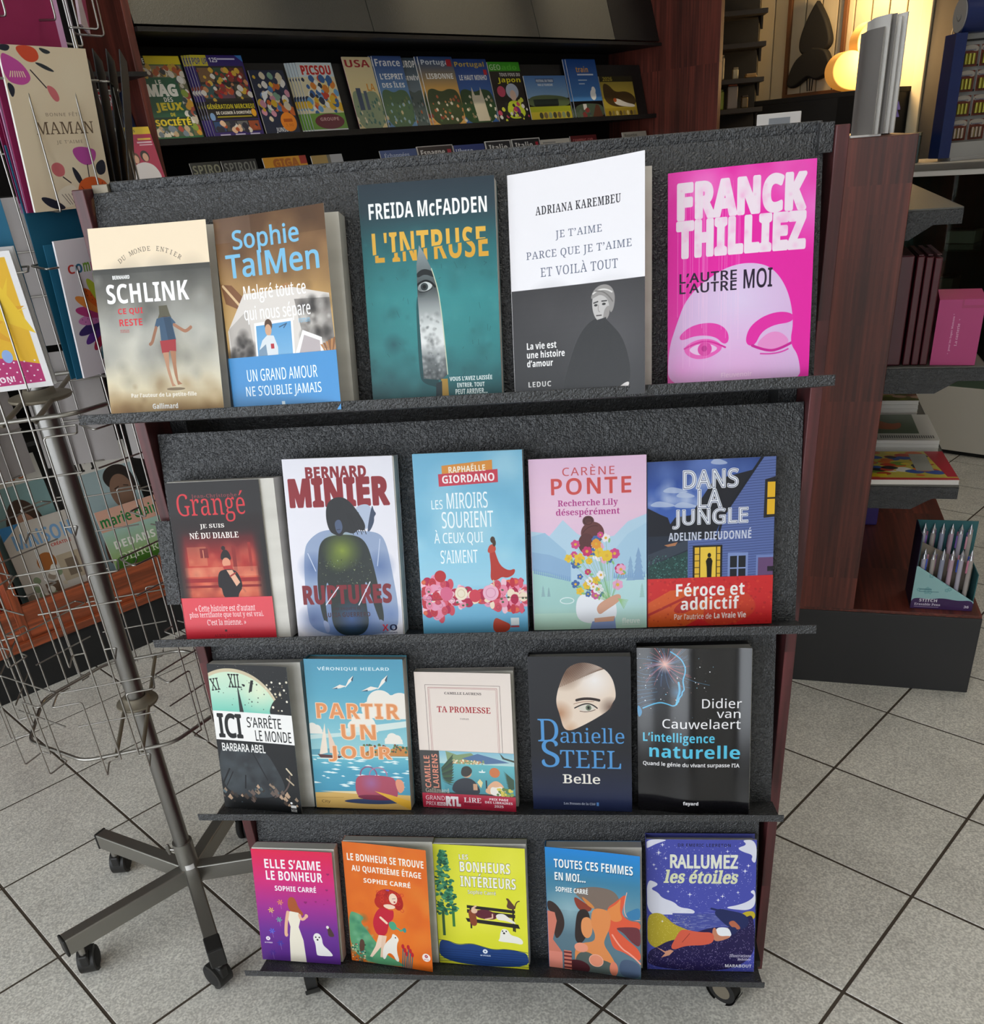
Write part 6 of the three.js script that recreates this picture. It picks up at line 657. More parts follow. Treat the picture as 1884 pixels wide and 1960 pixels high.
const txt = (s, u0, v0, u1, v1, c, f) => (k) => k.T(s, u0, v0, u1, v1, c, f);
const collage = (k, n, u0, v0, u1, v1, cols, r0 = 0.03, r1 = 0.09) => { for (let i = 0; i < n; i++) { const u = rr(u0, u1), v = rr(v0, v1), s = rr(r0, r1); k.P([[u - s, v], [u, v - s * 0.7], [u + s, v + s * 0.1], [u + s * 0.2, v + s * 0.7]], cols[(rnd() * cols.length) | 0], true); } };
const land = (k, v0, v1, sky, mid, low) => { k.grad(v0, v1, [[0, sky[0]], [0.45, sky[1]]]); const h = v0 + (v1 - v0) * 0.5; k.P([[0, h], [0.2, h - 0.06], [0.45, h + 0.01], [0.7, h - 0.05], [1, h], [1, v1], [0, v1]], mid, true); collage(k, 40, 0, h + 0.05, 1, v1, low, 0.02, 0.06); };
const Y1 = 1.4446, FB = -1.122;
magazine('green and yellow board games magazine with white and yellow title', 1.372, 1.541, Y1, FB, 0.24, (k) => { k.R(0, 0, 1, 1, '#1d5a3c'); k.R(0, 0, 1, 0.1, '#d9c41a'); k.R(0, 0, 0.28, 0.11, '#15201a'); k.T('SCOPE', 0.02, 0.03, 0.27, 0.09, '#eee'); k.R(0.02, 0.11, 0.98, 0.25, '#8a7a5a'); collage(k, 40, 0.03, 0.12, 0.97, 0.24, ['#c9a03a', '#d9d0c0', '#6a3a2a', '#3a3a3a', '#b0562a']); k.R(0.82, 0.25, 1, 0.95, '#6a6a4a'); collage(k, 46, 0.8, 0.25, 1, 0.92, ['#c9c0b0', '#8aa03a', '#b0503a', '#38484a', '#d9a02a', '#e6e2da'], 0.04, 0.1); k.T('LE', 0.36, 0.28, 0.48, 0.335, '#f2f0e6'); k.T('MAG', 0.14, 0.335, 0.74, 0.47, '#f6f4ea', 'bold sans-serif', { line: '#f6f4ea', lw: 10 }); k.T('DES', 0.42, 0.485, 0.6, 0.54, '#f2f0e6'); k.T('JEUX', 0.2, 0.55, 0.76, 0.66, '#e6cf1e', 'bold sans-serif', { line: '#e6cf1e', lw: 8 }); k.T('DE', 0.46, 0.67, 0.56, 0.71, '#e6cf1e'); k.R(0.08, 0.72, 0.85, 0.83, '#12301f'); k.T('SOCIÉTÉ', 0.1, 0.725, 0.83, 0.82, '#e6cf1e', 'bold sans-serif', { line: '#e6cf1e', lw: 6 }); k.R(0, 0.84, 0.8, 0.95, '#4a5a4a'); collage(k, 24, 0.02, 0.85, 0.8, 0.94, ['#c9b08a', '#7a8a9a', '#b04a3a', '#e6e0d0']); k.R(0, 0.955, 1, 1, '#1d6a3c'); }, { edge: 0x1d5a3c, px: 288 });
magazine('purple pop culture magazine with rows of small pictures and yellow title', 1.578, 1.77, Y1, FB + 0.006, 0.243, (k) => { k.R(0, 0, 1, 1, '#33206e'); k.R(0, 0, 0.3, 0.13, '#cfc032'); k.T('POP UP', 0.02, 0.03, 0.3, 0.11, '#4a4a8a'); k.T('125', 0.34, 0.03, 0.5, 0.085, '#eee'); k.R(0.5, 0.035, 0.85, 0.055, '#c9c4e0'); k.P([[0.86, 0], [1, 0], [1, 0.08]], '#3a7ac0'); k.R(0.04, 0.13, 0.97, 0.56, '#2a2626'); for (let j = 0; j < 2; j++) for (let i = 0; i < 3; i++) { k.R(0.06 + i * 0.31, 0.15 + j * 0.2, 0.33 + i * 0.31, 0.32 + j * 0.2, ['#7a5a3a', '#33503a', '#5a2a2a', '#3a5a5a', '#6a4a5a', '#4a4a3a'][i + j * 3]); } collage(k, 70, 0.04, 0.16, 0.96, 0.54, ['#d9b03a', '#c9502a', '#e6e0d6', '#8a3a2a', '#2a2a2a', '#c98a5a', '#b01f2a'], 0.03, 0.08); k.R(0.0, 0.555, 0.98, 0.775, '#171212'); k.T('GÉNÉRATION MERCREDI', 0.03, 0.575, 0.97, 0.645, '#ecdc1e'); k.T('DE CASIMIR À DOROTHÉE', 0.17, 0.665, 0.87, 0.715, '#f0eee6'); k.R(0.17, 0.735, 0.86, 0.75, '#b0a01e'); k.E(0.08, 0.74, 0.05, 0.05, '#7aa0d0'); k.E(0.92, 0.70, 0.05, 0.05, '#e0a01e'); k.R(0.04, 0.785, 0.97, 0.93, '#20202a'); for (let i = 0; i < 4; i++) k.R(0.06 + i * 0.23, 0.8, 0.27 + i * 0.23, 0.92, ['#2a4a7a', '#4a4a4a', '#6a6a6a', '#9a4a2a'][i]); collage(k, 20, 0.06, 0.81, 0.95, 0.92, ['#e6c0a0', '#d9d6d0', '#b0502a', '#2a2a3a']); for (let i = 0; i < 3; i++) k.R(0.12 + i * 0.3, 0.955, 0.32 + i * 0.3, 0.97, '#cfcae6'); }, { edge: 0x33206e, px: 320, copies: 3, step: 0.007, copyLabel: 'purple spined copy stacked behind the pop culture magazine', copyGroup: 'copies behind the pop culture magazine' });
magazine('dark blue comic magazine in clear wrapping with an orange round sticker', 1.785, 1.925, Y1, FB, 0.2, (k) => { k.R(0, 0, 1, 1, '#1a2440'); collage(k, 60, 0.08, 0.05, 0.95, 0.75, ['#d9ccb0', '#4a78b0', '#c9642a', '#e6e2dc', '#d9b02a', '#7aa08a', '#c98aa0', '#22304f'], 0.05, 0.14); k.T('JUNIOR', 0.3, 0.88, 0.75, 0.97, '#e0e4ee'); k.E(0.74, 0.8, 0.23, 0.15, '#e8871c'); k.R(0.6, 0.75, 0.86, 0.80, '#b5560e'); k.T('3,90', 0.62, 0.82, 0.86, 0.88, '#d0701a'); k.P([[0.18, 0.35], [0.4, 0.3], [0.3, 0.42], [0.2, 0.5]], '#eef2f6'); }, { px: 224 });
magazine('comic magazine with red title over a crowd of blue and yellow shapes', 1.982, 2.136, Y1, FB + 0.006, 0.223, (k) => { k.R(0, 0, 1, 1, '#cfdbe2'); k.R(0, 0.2, 1, 0.75, '#ddd3b0'); collage(k, 70, 0.05, 0.2, 0.95, 0.72, ['#2f5f9c', '#f0eee8', '#e0b42a', '#d9802a', '#1d2a44', '#c9402a', '#6aa0d0', '#e6d9a0'], 0.05, 0.13); k.R(0, 0.72, 1, 0.95, '#6a9a3a'); k.E(0.52, 0.84, 0.42, 0.11, '#6a2434'); k.T('GROUPE', 0.26, 0.78, 0.8, 0.83, '#c9a0a0'); k.T('PICSOU', 0.1, 0.04, 0.93, 0.17, '#c01f26', 'bold sans-serif', { line: '#e6e0d0', lw: 14 }); k.T('PICSOU', 0.1, 0.04, 0.93, 0.17, '#c01f26', 'bold sans-serif', { line: '#c01f26', lw: 5 }); k.R(0, 0.955, 1, 1, '#e0e4e6'); }, { edge: 0x2a5a8a, px: 256, copies: 4, step: 0.0085, copyLabel: 'blue spined copy stacked behind the red titled comic magazine', copyGroup: 'copies behind the red titled comic magazine' });
const travel = (title, sub1, sky, mid, low, col = '#f0f0f0', extra) => (k) => { k.R(0, 0, 1, 1, '#23304a'); land(k, 0, 1, sky, mid, low); k.T(title, 0.06, 0.04, 0.92, 0.14, col, 'bold sans-serif'); if (sub1) k.T(sub1, 0.12, 0.24, 0.92, 0.32, '#f4f4f4'); extra?.(k); };
magazine('pale travel magazine with dark red letters beside two narrow towers', 2.196, 2.330, Y1, FB, 0.243, travel('USA', '', ['#d9c9a0', '#e0cf9a'], '#8a9a7a', ['#3f6f66', '#d9d0b0', '#5a7a6a'], '#a01f2c', (k) => { k.R(0.2, 0.42, 0.36, 0.72, '#3a4a66'); k.R(0.45, 0.46, 0.56, 0.72, '#4a5a70'); k.T('LA', 0.62, 0.36, 0.9, 0.46, '#d9902a'); }), { edge: 0x9a2030 });
magazine('travel magazine with white title over an island coast, third travel title from the comics', 2.336, 2.480, Y1, FB + 0.003, 0.247, travel('France', 'L’ESPRIT', ['#2f4a86', '#5a86b8'], '#4a6a4a', ['#6a7a4a', '#8aa8b8', '#c9b890', '#3a5a4a'], '#e6e6ea', (k) => k.T('DES ÎLES', 0.12, 0.345, 0.9, 0.43, '#f4f4f4')), { copies: 1, step: 0.01, copyLabel: 'white edged copy stacked behind the island travel magazine', copyGroup: 'copies behind the island travel magazine' });
magazine('half hidden travel magazine with bold white capitals and a jet of water', 2.463, 2.575, Y1, FB - 0.006, 0.243, travel('EUROPE', 'GENÈVE', ['#3a4a5a', '#6a7a86'], '#4a5a5a', ['#2a4a4a', '#7a8a8a', '#a0522a', '#1d3a34'], '#f2f2f2'), {});
magazine('travel magazine with a sunset sky over red roofs', 2.566, 2.749, Y1, FB + 0.004, 0.247, travel('Portugal', 'LISBONNE', ['#1f3f7a', '#d9a85a'], '#3a4a2a', ['#b5603a', '#d9d0c0', '#8a3a2a', '#4a6a3a', '#c98a5a'], '#d9dfe6', (k) => k.R(0.8, 0.04, 0.95, 0.14, '#b01f2c')), { copies: 1, step: 0.012, copyLabel: 'white edged copy stacked behind the red roof travel magazine', copyGroup: 'copies behind the red roof travel magazine', px: 256 });
magazine('blue travel magazine with yellow title and a pale stairway church', 2.748, 2.946, Y1, FB, 0.240, travel('Portugal', 'LE HAUT MINHO', ['#1f3f86', '#2f5fa8'], '#2a4a2a', ['#d9d0ba', '#8a7a5a', '#3a5a2a', '#e6e0d0'], '#cfae4a', (k) => { k.P([[0.35, 0.6], [0.4, 0.42], [0.45, 0.55], [0.6, 0.55], [0.65, 0.42], [0.7, 0.6], [0.75, 0.95], [0.4, 0.95]], '#d6cdb8'); k.R(0.86, 0.16, 0.96, 0.24, '#c02030'); }), { px: 256 });
magazine('green topped magazine with a pastel haired figure on black', 2.952, 3.146, Y1, FB, 0.23, (k) => { k.R(0, 0, 1, 1, '#1c1a1c'); k.R(0, 0, 1, 0.15, '#3a9a1e'); k.T('GEO', 0.04, 0.04, 0.38, 0.13, '#d6ecc9', SANS); k.T('ado', 0.42, 0.04, 0.9, 0.13, '#5ab83a'); k.T('TOUS FOUS DU', 0.3, 0.18, 0.96, 0.235, '#eee'); k.T('Japon', 0.2, 0.25, 0.94, 0.36, '#e6dc1e'); k.E(0.25, 0.48, 0.13, 0.09, '#c9486a'); k.E(0.6, 0.48, 0.2, 0.13, '#b5c0d6'); k.E(0.6, 0.55, 0.1, 0.09, '#e0c0b0'); k.P([[0.35, 0.68], [0.55, 0.62], [0.8, 0.66], [0.95, 0.92], [0.3, 0.95]], '#cfe03a', true); k.E(0.62, 0.82, 0.12, 0.09, '#7a2a8a'); collage(k, 30, 0.05, 0.6, 0.98, 0.96, ['#d9e04a', '#2a2a2a', '#c94a6a', '#e6e6e6']); }, { px: 256 });
magazine('wide landscape calendar with a green steam train', 3.158, 3.436, Y1, FB, 0.178, (k) => { k.grad(0, 0.5, [[0, '#4a78b8'], [1, '#8ab0d6']]); k.R(0.26, 0.06, 0.7, 0.16, 'rgba(60,80,120,0.6)'); k.T('FESTIVAL DU TRAIN', 0.28, 0.08, 0.68, 0.14, '#e6ecf4'); k.T('PAR LE TOURISME', 0.3, 0.18, 0.66, 0.23, '#e6ecf4'); k.P([[0, 0.48], [0.3, 0.42], [0.7, 0.44], [1, 0.5], [1, 0.7], [0, 0.7]], '#5a6a4a', true); k.R(0.12, 0.52, 0.72, 0.66, '#22302c'); k.R(0.14, 0.64, 0.7, 0.68, '#15181a'); k.R(0, 0.68, 1, 0.8, '#a8b02a'); k.R(0, 0.8, 1, 1, '#c9b83a'); for (let i = 0; i < 7; i++) k.E(0.24 + i * 0.11, 0.88, 0.045, 0.07, ['#4a4a3a', '#7a6a4a', '#8a9a7a'][i % 3]); }, { px: 288 });
magazine('tall blue railway magazine with an orange title and white steam', 3.456, 3.668, Y1, FB + 0.006, 0.243, (k) => { k.grad(0, 0.7, [[0, '#1f4a94'], [1, '#4a86c9']]); k.T('train', 0.28, 0.12, 0.7, 0.22, '#e0a04a'); k.R(0.3, 0.245, 0.85, 0.27, '#c9d6ea'); k.R(0.3, 0.34, 0.6, 0.36, '#a8c0e0'); k.R(0.3, 0.40, 0.5, 0.42, '#a8c0e0'); k.E(0.72, 0.6, 0.1, 0.09, '#eef2f6'); k.E(0.76, 0.52, 0.07, 0.06, '#f2f4f8'); k.P([[0, 0.8], [0.3, 0.74], [0.7, 0.75], [1, 0.78], [1, 1], [0, 1]], '#4a5a4a', true); k.R(0.3, 0.75, 0.42, 0.85, '#d9d6d6'); k.P([[0.55, 1], [0.75, 0.76], [0.85, 0.78], [0.95, 1]], '#5a3a2a'); collage(k, 20, 0.05, 0.84, 0.5, 0.98, ['#8a3a3a', '#5a6a5a', '#3a4a5a']); }, { edge: 0x1f4a94, px: 256, copies: 1, step: 0.014, copyLabel: 'blue edged copy stacked behind the railway magazine', copyGroup: 'copies behind the railway magazine' });
magazine('yellow landscape calendar with a white train beside a rock', 3.682, 3.939, Y1, FB, 0.174, (k) => { k.R(0, 0, 1, 1, '#b5a03a'); k.R(0, 0, 1, 0.14, '#2a2a14'); k.T('2026', 0.1, 0.025, 0.38, 0.12, '#d9c44a', SERIF); k.grad(0.14, 0.5, [[0, '#9a8a3a'], [1, '#c9b04a']]); k.P([[0.05, 0.16], [0.25, 0.2], [0.4, 0.4], [0.75, 0.36], [1, 0.5], [1, 0.75], [0.05, 0.75]], '#4a3a1e', true); k.P([[0.3, 0.6], [0.4, 0.52], [0.7, 0.66], [0.95, 0.7], [0.95, 0.78], [0.4, 0.72]], '#e6e2da', true); k.E(0.36, 0.58, 0.05, 0.05, '#b5562a'); k.R(0, 0.78, 1, 1, '#a8902a'); for (let i = 0; i < 8; i++) k.E(0.14 + i * 0.11, 0.9, 0.04, 0.06, ['#5a4a2a', '#8a7a4a', '#d9c98a'][i % 3]); }, { px: 256 });
// row below: only the tops show over the stand
const Y2 = 1.1262;
for (const [a0, a1, h, label, draw] of [
  [1.475, 1.585, 0.262, 'dark comic magazine with grey title in the row below, leftmost', (k) => { k.R(0, 0, 1, 1, '#22241f'); k.T('SPIROU', 0.05, 0.03, 1.2, 0.14, '#8a8a72'); collage(k, 30, 0, 0.2, 1, 1, ['#6a5a2a', '#c9c0a0', '#3a3a2a']); }],
  [1.592, 1.728, 0.262, 'dark comic magazine with grey title in the row below, second from left', (k) => { k.R(0, 0, 1, 1, '#1d1f22'); k.T('SPIROU', 0.05, 0.03, 0.95, 0.14, '#7a7c76'); collage(k, 30, 0, 0.2, 1, 1, ['#3a4a5a', '#c9b0a0', '#5a3a2a']); }],
  [1.756, 1.938, 0.262, 'orange magazine with heavy dark orange title', (k) => { k.R(0, 0, 1, 1, '#d9981c'); k.T('GIGA', 0.22, 0.02, 0.8, 0.13, '#b0600e', 'bold sans-serif', { line: '#b0600e', lw: 10 }); k.R(0.84, 0, 1, 0.1, '#a82a1c'); collage(k, 30, 0, 0.2, 1, 1, ['#c94a2a', '#e6e0d0', '#3a3a3a']); }],
  [1.96, 2.10, 0.258, 'small grey and ochre booklets in the row below', (k) => { k.R(0, 0, 1, 1, '#6a675c'); k.R(0, 0, 0.5, 0.2, '#a88a4a'); k.R(0.6, 0, 1, 0.5, '#a8aab0'); }],
  [2.282, 2.469, 0.258, 'blue magazine with pale serif title in the row below', (k) => { k.R(0, 0, 1, 1, '#2a4a8a'); k.T('Échappées', 0.1, 0.03, 0.78, 0.12, '#d0d8e8', SERIF); }],
  [2.474, 2.671, 0.263, 'black bordered magazine reading ESPAGNE', (k) => { k.R(0, 0, 1, 1, '#d9d6d6'); k.R(0.02, 0.01, 0.98, 1, '#22141a'); k.T('Espagne', 0.08, 0.05, 0.75, 0.16, '#e6e6e6'); k.R(0.82, 0.06, 0.93, 0.13, '#b0203a'); }],
  [2.675, 2.854, 0.258, 'blue magazine with white letters between the country titles', (k) => { k.R(0, 0, 1, 1, '#2a3f86'); k.T('Ulysse', 0.05, 0.05, 0.6, 0.15, '#e0e6f0'); }],
  [2.862, 3.018, 0.265, 'white edged dark magazine reading ITALIE, left one of the two', (k) => { k.R(0, 0, 1, 1, '#dcdada'); k.R(0.03, 0.015, 0.97, 1, '#2a2c34'); k.T('Italie', 0.12, 0.05, 0.85, 0.16, '#e6e6e6'); }],
  [3.026, 3.212, 0.266, 'white edged dark magazine reading ITALIE, right one of the two', (k) => { k.R(0, 0, 1, 1, '#dcdada'); k.R(0.03, 0.015, 0.97, 1, '#24262e'); k.T('Italie', 0.1, 0.05, 0.72, 0.16, '#e6e6e6'); k.R(0.82, 0.06, 0.92, 0.13, '#b0203a'); }],
  [3.216, 3.416, 0.255, 'pale magazine with small grey lettering in the row below', (k) => { k.R(0, 0, 1, 1, '#cfccc6'); k.R(0.06, 0.04, 0.5, 0.06, '#8a8a8a'); }],
  [3.424, 3.617, 0.262, 'dark red camping magazine in the row below', (k) => { k.R(0, 0, 1, 1, '#5a141c'); k.T('CAMPING-CAR', 0.08, 0.05, 0.85, 0.12, '#c97a7a'); }],
  [3.821, 4.02, 0.262, 'pale grey magazine with small title in the row below, rightmost', (k) => { k.R(0, 0, 1, 1, '#b8b6ae'); k.T('Maquettes', 0.08, 0.03, 0.6, 0.09, '#4a4a44'); }],
]) magazine(label, a0, a1, Y2, -1.07, h, draw, { lean: 0.25, px: 128, group: 'magazines in the row below' });
// left bay above the wire rack's feet
magazine('dark blue magazine with red title box at the edge of the wooden upright', 1.245, 1.33, 1.334, -1.115, 0.26, (k) => { k.R(0, 0, 1, 1, '#12203f'); k.R(0, 0.0, 0.62, 0.2, '#b8232c'); k.T('ERS', 0.2, 0.05, 0.55, 0.16, '#f0e6e6'); collage(k, 20, 0, 0.25, 1, 1, ['#2a4a8a', '#1a2a5a', '#4a6aa8']); }, { px: 128 });
magazine('pink and yellow television guide with three smiling people in white', 1.222, 1.33, 1.334, -1.04, 0.155, (k) => { k.R(0, 0, 1, 1, '#b01d4a'); k.R(0, 0, 1, 0.13, '#e2c01e'); k.T('DE CHAÎNES', 0.02, 0.03, 0.55, 0.09, '#3a3010'); k.R(0.55, 0.2, 0.95, 0.235, '#e6c04a'); k.R(0.5, 0.26, 0.95, 0.29, '#e6c0cc'); k.R(0.55, 0.31, 0.95, 0.33, '#e6c0cc'); for (const [u, v, c] of [[0.2, 0.32, '#3a1f18'], [0.3, 0.55, '#5a3424'], [0.6, 0.52, '#1c1614']]) { k.E(u, v, 0.13, 0.1, c); k.E(u + 0.01, v + 0.02, 0.085, 0.075, '#dba88c'); } k.P([[0.05, 0.75], [0.3, 0.64], [0.6, 0.62], [0.85, 0.72], [0.95, 1], [0.05, 1]], '#e2dcdc', true); }, { px: 160 });
// floor bin behind the wire rack
const portrait = (bg, title, tc, hair, skin, top) => (k) => { k.R(0, 0, 1, 1, bg); k.E(0.5, 0.5, 0.3, 0.24, hair); k.E(0.5, 0.52, 0.19, 0.17, skin); k.L([[0.4, 0.49], [0.46, 0.485]], '#3a2a22', 0.014); k.L([[0.54, 0.485], [0.6, 0.49]], '#3a2a22', 0.014); k.L([[0.45, 0.61], [0.55, 0.61]], '#8a4a3c', 0.016); k.P([[0.1, 1], [0.25, 0.75], [0.5, 0.7], [0.75, 0.75], [0.9, 1]], top, true); k.R(0, 0, 1, 0.17, '#e6e2da'); k.T(title, 0.05, 0.03, 0.75, 0.14, tc, SERIF); };
const YB = 0.172;
magazine('fashion magazine with a white head strip and a bare shouldered portrait', 0.755, 0.985, YB + 0.002, -0.985, 0.44, (k) => { k.R(0, 0, 1, 1, '#a9bfc4'); k.R(0, 0, 1, 0.17, '#e3e0da'); k.T('EM·T', 0.02, 0.02, 0.52, 0.15, '#1c1a1a', SERIF, { line: '#1c1a1a', lw: 4 }); k.P([[0.5, 0.24], [0.62, 0.16], [0.86, 0.16], [0.97, 0.26], [0.95, 0.4], [0.8, 0.3], [0.6, 0.34]], '#2a2220', true); k.E(0.73, 0.36, 0.17, 0.13, '#8a6a58'); k.L([[0.64, 0.33], [0.7, 0.32]], '#2a1c18', 0.014); k.L([[0.78, 0.32], [0.84, 0.33]], '#2a1c18', 0.014); k.P([[0.2, 0.7], [0.35, 0.5], [0.6, 0.44], [0.9, 0.48], [1, 0.8], [0.2, 0.9]], '#6a4a3a', true); }, { lean: 0.2, px: 288, group: 'magazines in the floor bin' });
magazine('pink headed garden magazine with green lettering in front of the portrait', 0.79, 1.02, YB, -0.918, 0.262, (k) => { k.R(0, 0, 1, 1, '#5a8a3a'); k.R(0, 0, 1, 0.26, '#d9a894'); k.T('marie claire', 0.03, 0.07, 0.97, 0.21, '#1f7a3a'); land(k, 0.26, 1, ['#a8c9c0', '#9ab87a'], '#4a7a2a', ['#3a6a2a', '#7aa84a', '#c9c0b0', '#8a8a9a']); k.T('DEDANS', 0.1, 0.4, 0.72, 0.5, '#f2f2ea'); k.T('DEHORS', 0.12, 0.56, 0.78, 0.66, '#eaf0d6', SERIF); k.R(0, 0.82, 1, 1, '#3a2a3a'); k.T('3,30', 0.3, 0.86, 0.6, 0.95, '#f0f0f0'); }, { lean: 0.24, px: 288, group: 'magazines in the floor bin' });
magazine('home magazine with pale blue title and a wicker lamp', 0.505, 0.712, YB, -0.918, 0.30, (k) => { k.R(0, 0, 1, 1, '#cfc8c0'); k.P([[0, 0], [0.3, 0], [0, 0.14]], '#3a8ac9'); k.T('MAiSON', 0.12, 0.1, 0.98, 0.26, '#7aa8d6'); k.T('CRÉATIVE', 0.6, 0.28, 0.9, 0.32, '#c0392c'); k.E(0.45, 0.45, 0.14, 0.1, '#a8642c'); k.R(0.6, 0.42, 0.95, 0.7, '#b8a890'); k.R(0.7, 0.48, 0.88, 0.66, '#7a6a5a'); k.R(0.3, 0.66, 0.5, 0.86, '#6a5240'); k.R(0.0, 0.86, 1, 1, '#b5a898'); k.R(0.5, 0.9, 1, 1, '#c9564a'); k.T('LES ENTRÉES', 0.55, 0.92, 0.95, 0.97, '#f0e6e0'); collage(k, 20, 0.05, 0.5, 0.6, 0.9, ['#e6e0d6', '#8a9a7a', '#9a8a7a', '#d0c4b0']); }, { lean: 0.24, px: 288, group: 'magazines in the floor bin' });
magazine('teal magazine with a curly haired smiling portrait', 0.50, 0.70, YB + 0.002, -0.985, 0.47, portrait('#8fb5b8', 'douce', '#c9642a', '#4a3226', '#cf9c82', '#c9c4bc'), { lean: 0.2, px: 224, group: 'magazines in the floor bin' });
magazine('magazine with a light blue figure beside the wooden stand side', 1.03, 1.22, YB, -0.95, 0.40, (k) => { k.R(0, 0, 1, 1, '#dcc4b4'); k.T('prima', 0.1, 0.03, 0.9, 0.12, '#2a2226', 'bold serif'); k.P([[0.2, 0.4], [0.4, 0.3], [0.7, 0.3], [0.85, 0.45], [0.8, 1], [0.2, 1]], '#7aa0cc', true); k.E(0.55, 0.22, 0.13, 0.09, '#c99a80'); }, { lean: 0.22, px: 160, group: 'magazines in the floor bin' });
magazine('lilac magazine with a blonde portrait behind the white head strip', 0.80, 1.0, YB + 0.004, -1.03, 0.52, portrait('#b8b4cf', '', '#222', '#a8844a', '#d9ac90', '#8a7a9a'), { lean: 0.2, px: 160, group: 'magazines in the floor bin' });
magazine('red advice magazine leaning against the wooden upright at the left edge', 0.27, 0.415, YB, -0.90, 0.27, (k) => { k.R(0, 0, 1, 1, '#a81c24'); k.R(0.4, 0.1, 0.9, 0.4, '#c9c0b8'); k.R(0.45, 0.5, 0.95, 0.53, '#e6d0cc'); k.R(0.45, 0.57, 0.9, 0.6, '#e6d0cc'); }, { lean: 0.22, px: 96, group: 'magazines in the floor bin' });

// ---------------------------------------------------------------- shelving end beside the stand (s to the right, o towards the camera)
const GP = V(0.96953, 0, -2.1055), GT = -0.1898;
const gl = (s, y, o) => V(GP.x + s * 0.98205 - o * 0.18864, y, GP.z + s * 0.18864 + o * 0.98205);
const gond = thing('gondola_shelving', 'wood-ended shelving unit on a charcoal plinth right of the book stand', 'shelving', GP, GT);
{
  const P = (n, ...a) => bx(n, ...a.slice(0, 6), a[6], gond, a[7] ?? 0);
  M.plinth = std({ color: 0x2e2e30, roughness: 0.6 });
  P('plinth', -0.98, 0, 0, 0.218, -1.45, 0, M.plinth, 0.002); P('plinth_top', -0.978, -0.002, 0.218, 0.226, -1.448, -0.002, M.wood, 0.001);
  P('end_panel', -0.66, -0.306, 0.226, 1.303, -0.022, 0, M.wood, 0.0015); P('end_panel', -0.66, -0.306, 0.226, 1.303, -1.45, -1.43, M.wood, 0.0015);
  P('spine_panel', -0.50, -0.47, 0.226, 1.29, -1.43, -0.022, M.matBlack); P('top_board', -0.66, -0.306, 1.283, 1.303, -1.43, -0.022, M.wood);
  for (const [y, s1] of [[0.836, -0.095], [0.556, -0.106], [1.162, -0.196]]) {
    const sh = P('shelf', -0.47, s1, y - 0.004, y, -1.425, -0.026, M.hammerGrey, 0.001);
    const e = part('shelf_end', extr([[-0.47, 0], [s1, 0], [s1, -0.028], [s1 - 0.055, -0.028], [s1 - 0.10, -0.056], [-0.47, -0.056]], 0.004), M.hammer, gond, 0, y - 0.004, -0.028); e.name = 'shelf_end';
    P('shelf_edge', s1 - 0.002, s1, y - 0.03, y, -1.425, -0.028, M.hammer);
    if (y < 0.9 && y > 0.8) for (let k = 0; k < 14; k++) bx('slot', -0.006, 0.006, -0.0004, 0.0006, -0.004, 0.004, M.void, sh).position.set((s1 + 0.47) / 2 - 0.03, 0.0021, 0.55 - k * 0.05);
  }
}
// things on its shelves
M.maroon = std({ color: 0x4a0f1c, roughness: 0.35 });
for (let i = 0; i < 4; i++) { const a = thing('album', ['broad maroon photo album', 'maroon album second from the wooden panel', 'maroon album third from the wooden panel', 'maroon album next to the pink box'][i], 'album', gl([-0.345, -0.262, -0.244, -0.226][i], 0.8365, -0.14), GT, 'maroon albums on the shelf'); const w = i ? 0.0155 : 0.14; bx('cover', -w / 2, w / 2, 0, 0.233 - i * 0.002, -0.1, 0.1, M.maroon, a, 0.003); bx('pages', -w / 2 + 0.003, w / 2 - 0.003, 0.232, 0.2335, -0.096, 0.096, M.maroon, a); }
{
  const p = thing('gift_box', 'bright pink cardboard box with small white lettering on the shelf', 'box', gl(-0.158, 0.8365, -0.115), GT - 0.10);
  const pm = std({ color: 0xb02870, roughness: 0.4 }), face = std({ map: print(0.1, 0.14, (k) => { k.R(0, 0, 1, 1, '#b02870'); k.R(0.5, 0, 1, 0.13, '#a3205f'); k.T('pour les Super Mamans', 0.34, 0.25, 0.40, 0.78, '#e6c0d4', SERIF, { vert: true }); k.T('La carterie', 0.47, 0.36, 0.53, 0.7, '#e6c0d4', SERIF, { vert: true }); k.star(0.36, 0.22, 0.02, '#e6c0d4'); k.star(0.5, 0.3, 0.02, '#e6c0d4'); k.star(0.36, 0.82, 0.02, '#e6c0d4'); }, 256), roughness: 0.4 });
  part('carton', new THREE.BoxGeometry(0.092, 0.14, 0.155).translate(0, 0.07, 0), [pm, pm, pm, pm, face, pm], p); bx('lid_flap', 0.004, 0.046, 0.128, 0.1405, 0.0775, 0.0782, pm, p);
}
{ const b = thing('carton', 'small grey carton behind the pink box', 'box', gl(-0.235, 0.8365, -0.50), GT); bx('carton', -0.06, 0.06, 0, 0.105, -0.08, 0.08, M.matBlack, b, 0.002); const c = thing('wooden_dish', 'round pale wooden dish behind the pink box', 'dish', gl(-0.222, 0.942, -0.48), 0); part('dish', new THREE.LatheGeometry([[0, 0.002], [0.03, 0], [0.043, 0.018], [0.046, 0.03], [0.040, 0.03], [0.034, 0.014], [0, 0.012]].map((q) => new THREE.Vector2(...q)), 32), std({ color: 0xd2a860, roughness: 0.5 }), c); }
